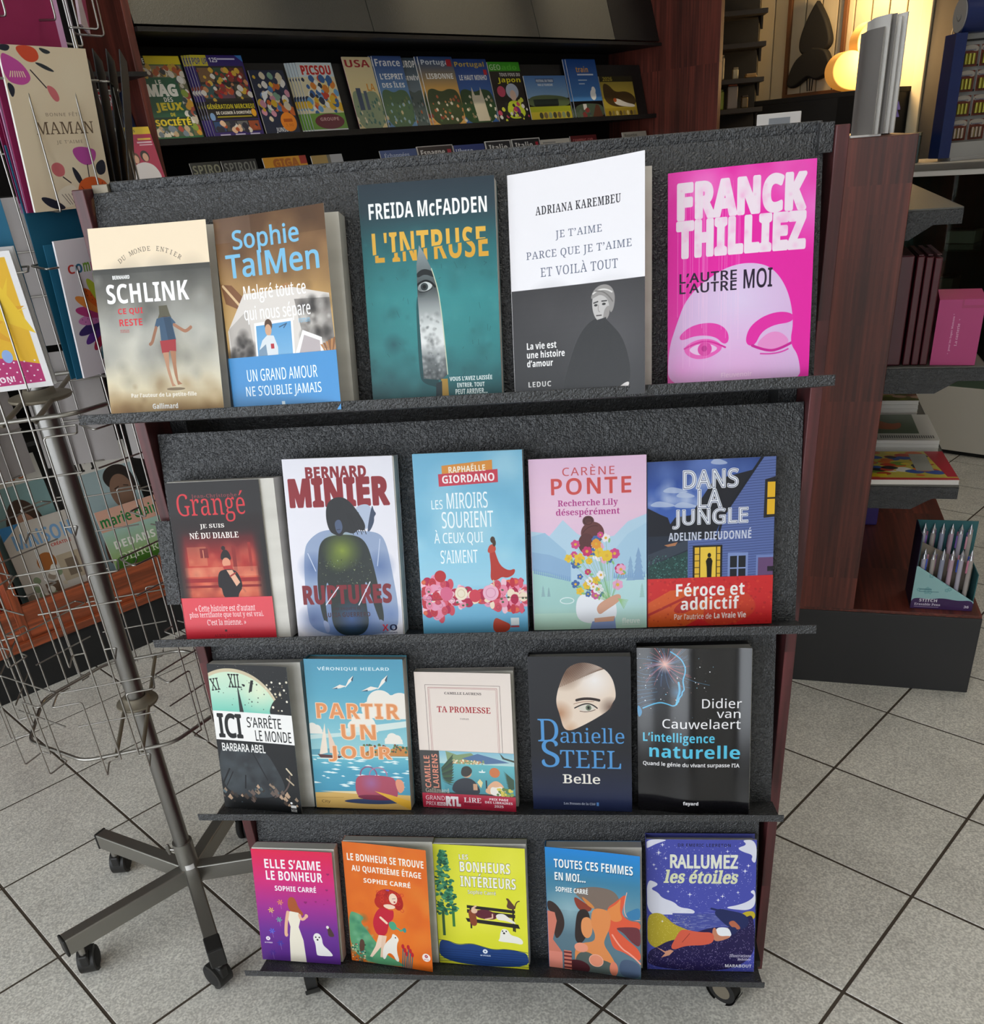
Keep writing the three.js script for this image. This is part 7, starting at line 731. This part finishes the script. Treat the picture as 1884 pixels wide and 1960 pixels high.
const flat = (label, s0, s1, y, o0, o1, t, draw, group, tilt = 0) => { const m = thing('magazine', label, 'magazine', gl((s0 + s1) / 2, y, (o0 + o1) / 2), GT + tilt, group), w = s1 - s0, d = o1 - o0; bx('pages', -w / 2 + 0.001, w / 2 - 0.001, 0, t - 0.0006, -d / 2 + 0.001, d / 2 - 0.001, M.paper, m); const c = part('cover', new THREE.PlaneGeometry(w, d).rotateX(-Math.PI / 2), std({ map: print(w, d, draw, 224), roughness: 0.35 }), m, 0, t, 0); bx('back_cover', -w / 2, w / 2, -0.0002, 0.0006, -d / 2, d / 2, M.paper, m); return m; };
flat('colourful comic magazine lying flat at the front of the lower shelf', -0.335, -0.11, 0.5565, -0.26, -0.03, 0.012, (k) => { k.R(0, 0, 1, 1, '#c9b84a'); collage(k, 60, 0, 0, 0.8, 0.9, ['#d96a2a', '#e6e2da', '#3a5aa8', '#2a2a2a', '#7a9a3a', '#e0c03a', '#c0402a'], 0.05, 0.14); k.R(0.62, 0.1, 0.8, 0.7, '#a8a8a0'); k.P([[0.8, 0], [1, 0], [1, 0.9], [0.9, 0.9]], '#b01f34'); k.R(0, 0.93, 1, 1, '#c03a3a'); k.R(0.1, 0.8, 0.3, 0.9, '#e0c41e'); }, 'flat magazines on the lower shelf', 0.04);
for (let i = 0; i < 3; i++) flat(i === 2 ? 'white newspaper supplement with an orange bird picture, topmost of its pile' : 'white newspaper supplement under the one with the orange bird', -0.335, -0.118, 0.5565 + i * 0.0102, -0.56, -0.30, 0.010, (k) => { k.R(0, 0, 1, 1, '#d9d6d0'); k.R(0.05, 0, 0.8, 0.75, '#5a6a52'); k.P([[0.2, 0.5], [0.35, 0.2], [0.5, 0.4], [0.65, 0.3], [0.6, 0.6], [0.4, 0.6]], '#a85a34', true); k.R(0, 0.8, 0.3, 0.95, '#5a1f34'); for (let q = 0; q < 24; q++) k.R(0.34 + q * 0.026, 0.82, 0.352 + q * 0.026, 0.92, '#3a3a3a'); }, 'newspaper supplements on the lower shelf');
for (let i = 0; i < 5; i++) flat(i === 4 ? 'green flowered booklet, topmost of the dark pile on the lower shelf' : 'dark edged booklet in the pile under the green flowered one', -0.335, -0.14, 0.5565 + i * 0.0122, -0.84, -0.60, 0.012, (k) => { k.R(0, 0, 1, 1, '#6a6a34'); collage(k, 50, 0, 0, 1, 1, ['#8a8a3a', '#c9a08a', '#4a5a2a', '#b5b06a', '#8a5a4a'], 0.06, 0.14); }, 'booklets in the dark pile');
flat('white puzzle magazine at the back of the lower shelf', -0.335, -0.15, 0.5565, -1.16, -0.88, 0.055, (k) => { k.R(0, 0, 1, 1, '#d6d2cc'); k.R(0.6, 0, 0.62, 1, '#2a2a2a'); k.R(0.62, 0.5, 0.9, 0.53, '#2a2a2a'); k.R(0.9, 0, 0.97, 1, '#1c1c1c'); k.T('sudoku', 0.1, 0.6, 0.55, 0.8, '#8a9a9a', SANS); k.E(0.2, 0.3, 0.12, 0.1, '#c98a80'); }, 'flat magazines on the lower shelf');
{ const b = thing('pencil_case', 'colourful patterned case standing at the back of the plinth', 'case', gl(-0.30, 0.2265, -0.62), GT); const f = std({ map: print(0.16, 0.11, (k) => { k.R(0, 0, 1, 1, '#4a3a86'); collage(k, 40, 0, 0, 1, 1, ['#c9642a', '#8aa82c', '#e6dcc0', '#5a4aa8', '#3a9a9a', '#a82a34'], 0.08, 0.2); k.P([[0.3, 0.3], [0.8, 0.4], [0.7, 0.6], [0.35, 0.6]], '#efe6d0', true); k.L([[0.5, 0.48], [1, 0.5]], '#8a6a4a', 0.05); }, 224), roughness: 0.4 }); part('case', box(0.19, 0.115, 0.03, 0.006), M.paper, b, 0, 0.0575, 0).material = f; }
{  // counter box of pens
  const b = thing('pen_display_box', 'pale blue and purple cardboard counter box full of pens on the plinth', 'display box', gl(-0.168, 0.2265, -0.028), GT);
  const art = print(0.145, 0.115, (k) => { k.R(0, 0, 1, 1, '#9cc9cc'); seed = 5; for (let i = 0; i < 16; i++) k.flower(rr(0.08, 0.75), rr(0.15, 0.65), rr(0.03, 0.06), '#7fb4ba', '#9cc9cc', 5); k.P([[0, 0.78], [0.1, 0.74], [0.3, 0.77], [0.5, 0.72], [0.75, 0.78], [1, 0.74], [1, 1], [0, 1]], '#3f2158', true); k.R(0, 0.82, 1, 1, '#3f2158'); k.R(0.1, 0.52, 0.3, 0.545, '#5a8a94'); k.R(0.1, 0.58, 0.42, 0.595, '#5a8a94'); k.T('STITCH', 0.13, 0.76, 0.42, 0.83, '#f0eef4', 'bold sans-serif'); k.T('Erasable Pens', 0.06, 0.86, 0.48, 0.92, '#e6e2ee', 'bold serif'); k.R(0.06, 0.945, 0.46, 0.957, '#b0a4c0'); k.T('36', 0.86, 0.88, 0.94, 0.94, '#e6e2ee'); }, 384);
  const shape = extr([[0, 0], [0.145, 0], [0.145, 0.026], [0.004, 0.118], [0, 0.118]], 0.002), uv = shape.attributes.uv; for (let i = 0; i < uv.count; i++) uv.setXY(i, uv.getX(i) / 0.145, uv.getY(i) / 0.118);
  const teal = std({ color: 0x2f6a70, roughness: 0.6 }), cardM = std({ color: 0x8a7f72, roughness: 0.8 });
  part('front_panel', shape, std({ map: art, roughness: 0.4 }), b, 0, 0, 0); bx('left_wall', 0, 0.002, 0, 0.2, -0.11, 0, std({ color: 0x241a38, roughness: 0.5 }), b); bx('inner_wall', 0.0022, 0.0032, 0.02, 0.198, -0.109, -0.001, teal, b); bx('back_wall', 0, 0.145, 0, 0.20, -0.112, -0.11, teal, b); bx('right_wall', 0.143, 0.145, 0, 0.10, -0.11, 0, teal, b); bx('bottom', 0, 0.145, 0, 0.002, -0.11, 0, cardM, b);
  part('divider', extr([[0.004, 0.05], [0.14, 0.03], [0.14, 0.10], [0.004, 0.165]], 0.0015), cardM, b, 0, 0, -0.056);
}
{
  const bodyM = [0xb9b4c4, 0xc4a8b8, 0x9aa0b8, 0xb0a8a4].map((c) => phy({ color: c, roughness: 0.2, clearcoat: 0.4 })), clipM = [0x3a5ac0, 0xd98aa8, 0x8a6ac0, 0xe0a0b4].map((c) => plain(c, 0.35)), tipM = std({ color: 0xc9c9d0, roughness: 0.25, metalness: 0.8 });
  const body = cylG(0.0058, 0.0058, 0.13, 12), clip = box(0.004, 0.034, 0.0035, 0.001), tip = new THREE.ConeGeometry(0.0055, 0.016, 12);
  let i = 0; for (let r = 0; r < 4; r++) for (let c = 0; c < 6; c++, i++) {
    const s = -0.168 + 0.016 + c * 0.0215 + (r % 2) * 0.006, o = -0.042 - r * 0.0285 + (r > 1 ? -0.006 : 0), lift = (r > 1 ? 0.06 : 0) + (c === 5 ? 0 : 0);
    const p = thing('pen', ['clear lilac pen in the front row of the counter box', 'clear pink pen in the second row of the counter box', 'clear blue pen in the third row of the counter box', 'grey pen in the back row of the counter box'][r], 'pen', gl(s, 0.2295 + lift * 0.0, o), GT + c * 0.7, 'pens in the counter box');
    const len = r > 1 ? 1.35 : 1; const q = part('barrel', body, bodyM[(i * 3) % 4], p, 0, 0.065 * len, 0); q.scale.y = len; part('clip', clip, clipM[(i + r) % 4], p, 0.007, 0.112 * len, 0); part('tip', tip, tipM, p, 0, 0.138 * len - (len > 1 ? 0.003 : 0), 0);
  }
}
// on top of the unit
{
  const h = thing('leaflet_holder', 'clear holder with a sheaf of white leaflets on the wooden shelving end', 'leaflet holder', gl(-0.405, 1.3035, -0.10), GT); bx('tray', -0.03, 0.03, 0, 0.004, -0.06, 0.06, M.white, h, 0.001);
  const g2 = (x, w, hh) => sheetGeo(w, hh, (u) => 1.25 + 0.25 * Math.sin(u * 5), 0.002, 14, 0, x); for (let i = 0; i < 5; i++) { const m = part('leaflet', g2(-0.022 + i * 0.010, 0.13, 0.205 - (i === 0 ? 0.02 : 0) - (i === 3 ? 0.006 : 0)), [i === 0 || i === 2 ? std({ color: 0x8d8a88, roughness: 0.5 }) : M.white, M.white], h, 0, 0.004, -0.055); }
  const f = thing('flower_pot', 'small pot of purple lavender flowers behind the wooden shelving end', 'flower pot', gl(-0.345, 1.3035, -0.42), 0); part('pot', cylG(0.02, 0.026, 0.035, 20), std({ color: 0xb09a70, roughness: 0.7 }), f, 0, 0.0175, 0);
  const fl = [], cc = new THREE.Color(); seed = 77; for (let i = 0; i < 60; i++) { const a = rr(0, 6.28), q = Math.sqrt(rnd()) * 0.034, y = rr(0.035, 0.075); fl.push(new THREE.ConeGeometry(0.006, 0.016, 6).translate(Math.cos(a) * q, y, Math.sin(a) * q)); } part('blossom', mergeGeometries(fl), std({ color: 0x7d6ab0, roughness: 0.8 }), f);
  const cup = thing('pen_cup', 'dark round pen cup beside the leaflets', 'cup', gl(-0.36, 1.3035, -0.28), 0); part('cup', cylG(0.022, 0.024, 0.075, 24), M.plastic, cup, 0, 0.0375, 0); bx('ruler', -0.008, -0.004, 0.004, 0.085, -0.01, 0.01, std({ color: 0x9ab0c4, roughness: 0.3 }), cup);
  const s = thing('price_sign', 'small white desk sign with a grey window behind the top of the stand', 'sign', gl(-0.585, 1.3035, -0.30), GT - 0.05); bx('board', -0.05, 0.05, 0, 0.062, -0.006, 0.006, M.white, s, 0.002); bx('display', -0.022, 0.026, 0.018, 0.052, 0.006, 0.0068, std({ color: 0x7d8288, roughness: 0.3 }), s); bx('caption', -0.032, 0.03, 0.008, 0.013, 0.006, 0.0066, std({ color: 0x8a8a8a }), s);
}
// ---------------------------------------------------------------- glass counter and what stands on it
{
  const c = thing('glass_counter', 'glass fronted sales counter with pale base and metal top rail', 'counter', ab(4.25, 0, 0.9), TH); c.userData.ab = [4.25, 0, 0.9]; const P = (n, ...a) => abBox(n, ...a.slice(0, 6), a[6], c, a[7] ?? 0);
  M.beige = std({ color: 0xcfcabf, roughness: 0.5 }); M.glassTint = phy({ color: 0xdfeae4, transmission: 1, thickness: 0, roughness: 0.02, ior: 1.5 });
  P('kick_plate', 4.0, 4.5, 0, 0.02, -0.2, 2.4, M.matBlack); P('base', 3.98, 4.52, 0.02, 0.30, -0.22, 2.42, M.beige, 0.004); P('front_glass', 3.982, 3.988, 0.30, 1.125, -0.22, 2.42, M.glassTint); P('top_band', 3.976, 4.0, 1.122, 1.142, -0.22, 2.42, M.white, 0.002); P('top_rail', 3.972, 4.0, 1.142, 1.166, -0.22, 2.42, M.steelBrush, 0.003); P('counter_top', 4.0, 4.54, 1.142, 1.168, -0.22, 2.42, M.beige, 0.003); P('back_board', 4.50, 4.52, 0.30, 1.142, -0.22, 2.42, M.backBlack); P('side_glass', 3.988, 4.5, 0.30, 1.125, -0.22, -0.214, M.glassTint);
  P('glass_shelf', 3.99, 4.49, 0.84, 0.847, -0.21, 2.40, M.glassTint); P('glass_shelf', 3.99, 4.49, 0.60, 0.607, -0.21, 2.40, M.glassTint);
  for (const [B, y, h, col] of [[0.32, 0.607, 0.10, 0x3a3632], [0.62, 0.607, 0.08, 0x55504c], [0.38, 0.847, 0.05, 0x6b6660], [0.72, 0.847, 0.07, 0x4a4642]]) { const d = thing('display_case', ['dark stone display block', 'brown display block', 'pale ring tray', 'grey ring tray'][[0.32, 0.62, 0.38, 0.72].indexOf(B)] + ' on a glass shelf inside the counter', 'display', ab(4.25, y + 0.0005, B), TH, 'displays inside the counter'); bx('block', -0.05, 0.05, 0, h, -0.06, 0.06, std({ color: col, roughness: 0.5 }), d, 0.004); bx('cushion', -0.04, 0.04, h, h + 0.006, -0.05, 0.05, M.matBlack, d, 0.003); }
}
{
  const r = thing('battery_rack', 'dark blue battery display rack with brand header standing on the counter', 'display rack', ab(4.2, 1.1685, 0.36), 0.10);
  const blue = std({ color: 0x14275e, roughness: 0.35 }), pale = std({ color: 0x9c9c9c, roughness: 0.5 });
  bx('base', -0.10, 0.30, 0, 0.012, -0.06, 0.06, pale, r, 0.002); bx('foot_panel', -0.10, 0.28, 0.012, 0.065, 0.02, 0.03, std({ map: print(0.38, 0.055, (k) => { k.R(0, 0, 1, 1, '#a2a2a0'); k.T('Panasonic', 0.2, 0.3, 0.6, 0.7, '#1f2f6a'); }, 192), roughness: 0.5 }), r); bx('side_pillar', -0.145, -0.10, 0.012, 0.44, -0.05, 0.045, std({ map: print(0.046, 0.43, (k) => { k.R(0, 0, 1, 1, '#14275e'); k.T('Panasonic', 0.35, 0.28, 0.6, 0.62, '#aab4d6', 'bold sans-serif', { vert: true }); }, 96), roughness: 0.35 }), r); bx('back_board', -0.10, 0.28, 0.065, 0.44, -0.01, 0.0, std({ color: 0x8a8a88, roughness: 0.6 }), r);
  const roll = part('header_roll', cylG(0.062, 0.062, 0.40, 36).rotateZ(Math.PI / 2), blue, r, 0.08, 0.50, 0.0); const cap = part('end_disc', cylG(0.056, 0.056, 0.004, 36).rotateZ(Math.PI / 2), std({ color: 0xa8a6a2, roughness: 0.6 }), r, -0.122, 0.50, 0); part('end_mark', new THREE.TorusGeometry(0.018, 0.0022, 8, 24, Math.PI).rotateZ(Math.PI).rotateY(-Math.PI / 2), std({ color: 0x77756f, roughness: 0.6 }), r, -0.1245, 0.50, 0);
  const sg = new THREE.CylinderGeometry(0.0625, 0.0625, 0.30, 24, 1, true, -0.65, 1.3).rotateZ(Math.PI / 2); const band = new THREE.PlaneGeometry(0.30, 0.07); part('header_print', band, std({ map: print(0.30, 0.07, (k) => { k.R(0, 0, 1, 1, '#14275e'); k.T('Panasonic', 0.05, 0.12, 0.62, 0.46, '#cfd3e0'); k.R(0.05, 0.6, 0.9, 0.64, '#4a5a9a'); k.T('POWER YOUR LIFE', 0.12, 0.74, 0.6, 0.9, '#7a86b8', SANS); }, 320), roughness: 0.35 }), r, 0.10, 0.50, 0.0632);
  for (const y of [0.13, 0.215, 0.30, 0.385]) bx('hook_rail', -0.10, 0.28, y + 0.028, y + 0.034, 0.0, 0.008, M.matBlack, r);
}
{
  const pk = (col) => std({ map: print(0.05, 0.07, (k) => { k.R(0, 0, 1, 1, '#5a2418'); k.P([[0, 0.3], [0.5, 0.22], [1, 0.35], [1, 0], [0, 0]], '#9a948c', true); k.T('Panasonic', 0.1, 0.17, 0.85, 0.27, '#22305a'); k.R(0.1, 0.42, 0.9, 0.92, '#3a1a14'); for (let i = 0; i < 4; i++) k.R(0.16 + i * 0.18, 0.46, 0.28 + i * 0.18, 0.88, i % 2 ? col : '#b08a4a'); }, 96), roughness: 0.25 }); const mats = [pk('#b5a83a'), pk('#c9b84a'), pk('#a86a3a')];
  for (let r = 0; r < 4; r++) for (let c = 0; c < 3; c++) { const y = [0.345, 0.26, 0.175, 0.09][r], x = -0.065 + c * 0.072 + (c === 2 ? 0.03 : 0), o = ab(4.2, 1.1685 + y - 0.018, 0.36).add(V((x * Math.cos(0.1)) + 0.012 * Math.sin(0.1), 0, -x * Math.sin(0.1) + 0.012 * Math.cos(0.1))); const t = thing('battery_pack', `battery blister pack, ${['top', 'second', 'third', 'bottom'][r]} row of the blue rack, ${['left', 'middle', 'right'][c]} column`, 'battery pack', o, 0.10, 'battery packs on the rack'); const m = mats[(r * 2 + c) % 3]; part('card', new THREE.BoxGeometry(0.062, 0.072, 0.004).translate(0, 0.036, 0), [M.paper, M.paper, M.paper, M.paper, m, M.paper], t); for (let i = 0; i < 3; i++) part('battery', cylG(0.006, 0.006, 0.036, 10), std({ color: r === 3 ? 0x9a8a7a : 0x9a9434, roughness: 0.3, metalness: 0.4 }), t, -0.016 + i * 0.015, 0.026, 0.007); }
}
{ const p = thing('potted_plant', 'small green plant in a lilac pot at the right end of the counter', 'plant', ab(4.06, 1.1685, 0.545), 0); part('pot', new THREE.LatheGeometry([[0, 0], [0.028, 0], [0.038, 0.02], [0.036, 0.045], [0.03, 0.046]].map((q) => new THREE.Vector2(...q)), 24), std({ color: 0x9a88a8, roughness: 0.5 }), p); part('leaf_clump', new THREE.SphereGeometry(0.036, 18, 12), std({ color: 0x4f7a22, roughness: 0.7 }), p, 0.004, 0.07, 0);
  const c = thing('carton', 'small dark green carton on the counter beside the rack', 'box', ab(4.12, 1.1685, 0.155), TH + 0.3); bx('carton', -0.035, 0.035, 0, 0.10, -0.03, 0.03, std({ color: 0x12302c, roughness: 0.4 }), c, 0.002); bx('lid', -0.035, 0.035, 0.1005, 0.112, -0.03, 0.03, std({ color: 0x6a664a, roughness: 0.5 }), c); }
// ---------------------------------------------------------------- wall behind the counter
{
  const WB = 5.39, s = unit('wall_shelf', 'long black wall shelf under the heart lamp', 'shelf', 5.24, -0.85); abBox('board', 5.10, 5.40, 1.462, 1.486, -1.30, -0.395, M.matBlack, s, 0.002); abBox('front_fascia', 5.10, 5.115, 1.30, 1.462, -1.30, -0.395, M.matBlack, s); abBox('bracket', 5.10, 5.40, 0.6, 1.462, -0.66, -0.40, M.backBlack, s); abBox('bracket', 5.10, 5.40, 0.6, 1.462, -1.30, -1.12, M.backBlack, s);
  // heart lamp lying on its side
  const hs = new THREE.Shape(); hs.moveTo(0, -0.155); hs.bezierCurveTo(0.04, -0.10, 0.175, -0.02, 0.165, 0.075); hs.bezierCurveTo(0.155, 0.165, 0.03, 0.165, 0, 0.075); hs.bezierCurveTo(-0.03, 0.165, -0.155, 0.165, -0.165, 0.075); hs.bezierCurveTo(-0.175, -0.02, -0.04, -0.10, 0, -0.155);
  const hg = new THREE.ExtrudeGeometry(hs, { depth: 0.09, bevelEnabled: true, bevelSize: 0.004, bevelThickness: 0.004, bevelSegments: 2, curveSegments: 24 }).translate(0, 0, -0.045).rotateZ(0.80); hg.computeBoundingBox();
  const lp = ab(5.235, 1.4865, -0.60), l = thing('heart_lamp', 'glowing cream heart-shaped lamp tilted on the black wall shelf', 'lamp', lp, 0.22);
  const hm = part('lamp_shade', hg, std({ color: 0xe0b878, roughness: 0.8, emissive: 0xd98a2c, emissiveIntensity: 0.55 }), l, 0, -hg.boundingBox.min.y + 0.0005, 0); part('bulb', new THREE.SphereGeometry(0.028, 18, 12), std({ color: 0xfff0c0, emissive: 0xffc860, emissiveIntensity: 5 }), l, 0.085, 0.11, 0.045);
  const pl = new THREE.PointLight(new THREE.Color(1, 0.66, 0.30), 0.75); pl.name = 'heart_lamp_glow'; pl.position.copy(lp).add(V(0.03, 0.16, 0.16)); pl.castShadow = true; pl.shadow.radius = 3; scene.add(pl);
  const pb = new THREE.PointLight(new THREE.Color(1, 0.66, 0.30), 0.5); pb.name = 'heart_lamp_back_glow'; pb.position.copy(lp).add(V(-0.02, 0.42, 0.02)); pb.castShadow = true; pb.shadow.radius = 3; scene.add(pb);
  const cb = thing('lamp_cable', 'thin white cable hanging from the heart lamp', 'cable', ab(5.08, 0, -0.47), 0); part('cord', tubeGeo(Array.from({ length: 14 }, (_, i) => V(0.01 * Math.sin(i * 0.7), 1.49 - i * 0.03, 0.004 * i)), 0.004, 6), M.white, cb);
  // wooden frame with a black leaf form
  const fr = thing('framed_art', 'narrow wooden frame with a black two-lobed leaf figure on the plank wall', 'framed art', ab(WB - 0.012, 1.49, -0.955), TH - Math.PI / 2); const wf = std({ color: 0x6a4426, roughness: 0.6 });
  bx('frame_bar', -0.175, -0.152, 0, 0.49, -0.01, 0.012, wf, fr, 0.003); bx('frame_bar', 0.152, 0.175, 0, 0.49, -0.01, 0.012, wf, fr, 0.003); bx('frame_bar', -0.175, 0.175, 0.468, 0.49, -0.01, 0.012, wf, fr, 0.003); bx('frame_bar', -0.175, 0.175, 0, 0.02, -0.01, 0.012, wf, fr, 0.003);
  const leaf = (pts, y) => { const q = new THREE.SplineCurve(pts.map((p) => new THREE.Vector2(...p))), sh = new THREE.Shape(q.getPoints(60)); return new THREE.ExtrudeGeometry(sh, { depth: 0.02, bevelEnabled: true, bevelSize: 0.012, bevelThickness: 0.02, bevelSegments: 5 }); };
  part('leaf', leaf([[0.0, 0.425], [0.055, 0.34], [0.085, 0.25], [0.05, 0.215], [0, 0.22], [-0.06, 0.215], [-0.075, 0.26], [-0.05, 0.34], [0.0, 0.425]]), M.matBlack, fr, 0.015, 0, 0.02); part('leaf', leaf([[0.0, 0.22], [0.07, 0.20], [0.10, 0.12], [0.04, 0.085], [-0.02, 0.10], [-0.10, 0.06], [-0.13, 0.08], [-0.09, 0.17], [0.0, 0.22]]), M.matBlack, fr, 0.015, 0, 0.026);
  for (const x of [-0.02, 0.0, 0.02]) part('stem', tubeGeo([V(x * 0.6, 0.025, 0.025), V(x, 0.10, 0.03)], 0.0035, 6), M.matBlack, fr);
}
{  // corner shelves with small goods
  const c = thing('corner_shelving', 'dark open corner shelves beside the wooden upright', 'shelving', ab(4.75, 0, -1.12), 0.03); const X0 = -0.17, X1 = 0.17;
  bx('back_board', X0, X1, 0.4, 2.3, -0.14, -0.13, M.backBlack, c); for (const y of [1.45, 1.585, 1.74, 1.88]) { bx('shelf', X0, X1, y - 0.022, y, -0.13, 0.10, std({ color: 0x3a342e, roughness: 0.6 }), c, 0.002); const t = part('bracket', extr([[0, 0], [0.08, 0], [0, -0.06]], 0.012), M.matBlack, c, X1 - 0.02, y - 0.022, 0.02); t.rotation.y = Math.PI / 2; }
  const it = (name, label, cat, x, y, w, h, d, col, lidc) => { const p = ab(4.75, y + 0.0006, -1.12).add(V(x, 0, 0.04)), t = thing(name, label, cat, p, 0.05, 'goods on the corner shelves'); bx('body', -w / 2, w / 2, 0, h, -d / 2, d / 2, std({ color: col, roughness: 0.4 }), t, Math.min(w, d) * 0.2); bx('lid', -w * 0.42, w * 0.42, h, h + 0.008, -d * 0.42, d * 0.42, plain(lidc, 0.4), t, 0.002); };
  it('tin', 'tall cream tin on the upper corner shelf', 'tin', -0.06, 1.585, 0.06, 0.105, 0.05, 0x9a8f74, 0x8a8068); it('candle', 'small pale candle on the upper corner shelf', 'candle', 0.03, 1.585, 0.03, 0.045, 0.03, 0xb8b090, 0x8a8068); it('dish', 'flat brass dish on the upper corner shelf', 'dish', 0.11, 1.585, 0.06, 0.012, 0.05, 0x9a7a4a, 0xa88a5a); it('packet', 'lime green packet on the lower corner shelf', 'packet', -0.055, 1.45, 0.06, 0.085, 0.03, 0x8a9a2a, 0x6a7a2a); it('packet', 'grey and orange packet on the lower corner shelf', 'packet', 0.02, 1.45, 0.055, 0.105, 0.03, 0x8a8078, 0xb0562a); it('jar', 'small brown jar on the lower corner shelf', 'jar', 0.085, 1.45, 0.035, 0.05, 0.035, 0x6a5a3a, 0x3a2a1a); it('tin', 'dark box at the left of the lower corner shelf', 'box', -0.13, 1.45, 0.05, 0.085, 0.05, 0x2a2624, 0x1c1a1a);
}
{  // socket and charging cable on the dark panel
  const s = thing('wall_socket', 'cream wall socket on the dark panel left of the battery rack', 'socket', ab(5.385, 1.44, -0.20), TH - Math.PI / 2); bx('plate', -0.045, 0.045, -0.05, 0.06, 0, 0.012, std({ color: 0x8a8468, roughness: 0.5 }), s, 0.004); bx('cover', -0.03, 0.03, -0.035, 0.045, 0.012, 0.018, std({ color: 0x7d785e, roughness: 0.5 }), s, 0.004);
  const c = thing('charging_cable', 'grey cable with white plug hanging on the dark panel', 'cable', ab(5.36, 0, -0.10), TH - Math.PI / 2); part('cord', tubeGeo([V(-0.02, 2.3, 0), V(-0.06, 2.0, 0), V(-0.11, 1.7, 0), V(-0.135, 1.5, 0), V(-0.13, 1.3, 0.01), V(-0.10, 1.2, 0.02)], 0.004, 6), std({ color: 0x77756f, roughness: 0.5 }), c); part('lead', tubeGeo([V(0.0, 1.50, 0.01), V(0.05, 1.50, 0.01), V(0.06, 1.46, 0.01), V(0.02, 1.36, 0.01), V(-0.03, 1.30, 0.01), V(-0.06, 1.2, 0.02)], 0.004, 6), M.white, c); bx('plug', -0.03, 0.02, 1.492, 1.508, 0, 0.02, M.white, c, 0.004);
}

scene.traverse((o) => { if (o.isMesh) { o.castShadow = true; o.receiveShadow = true; } });
renderer.render(scene, camera);
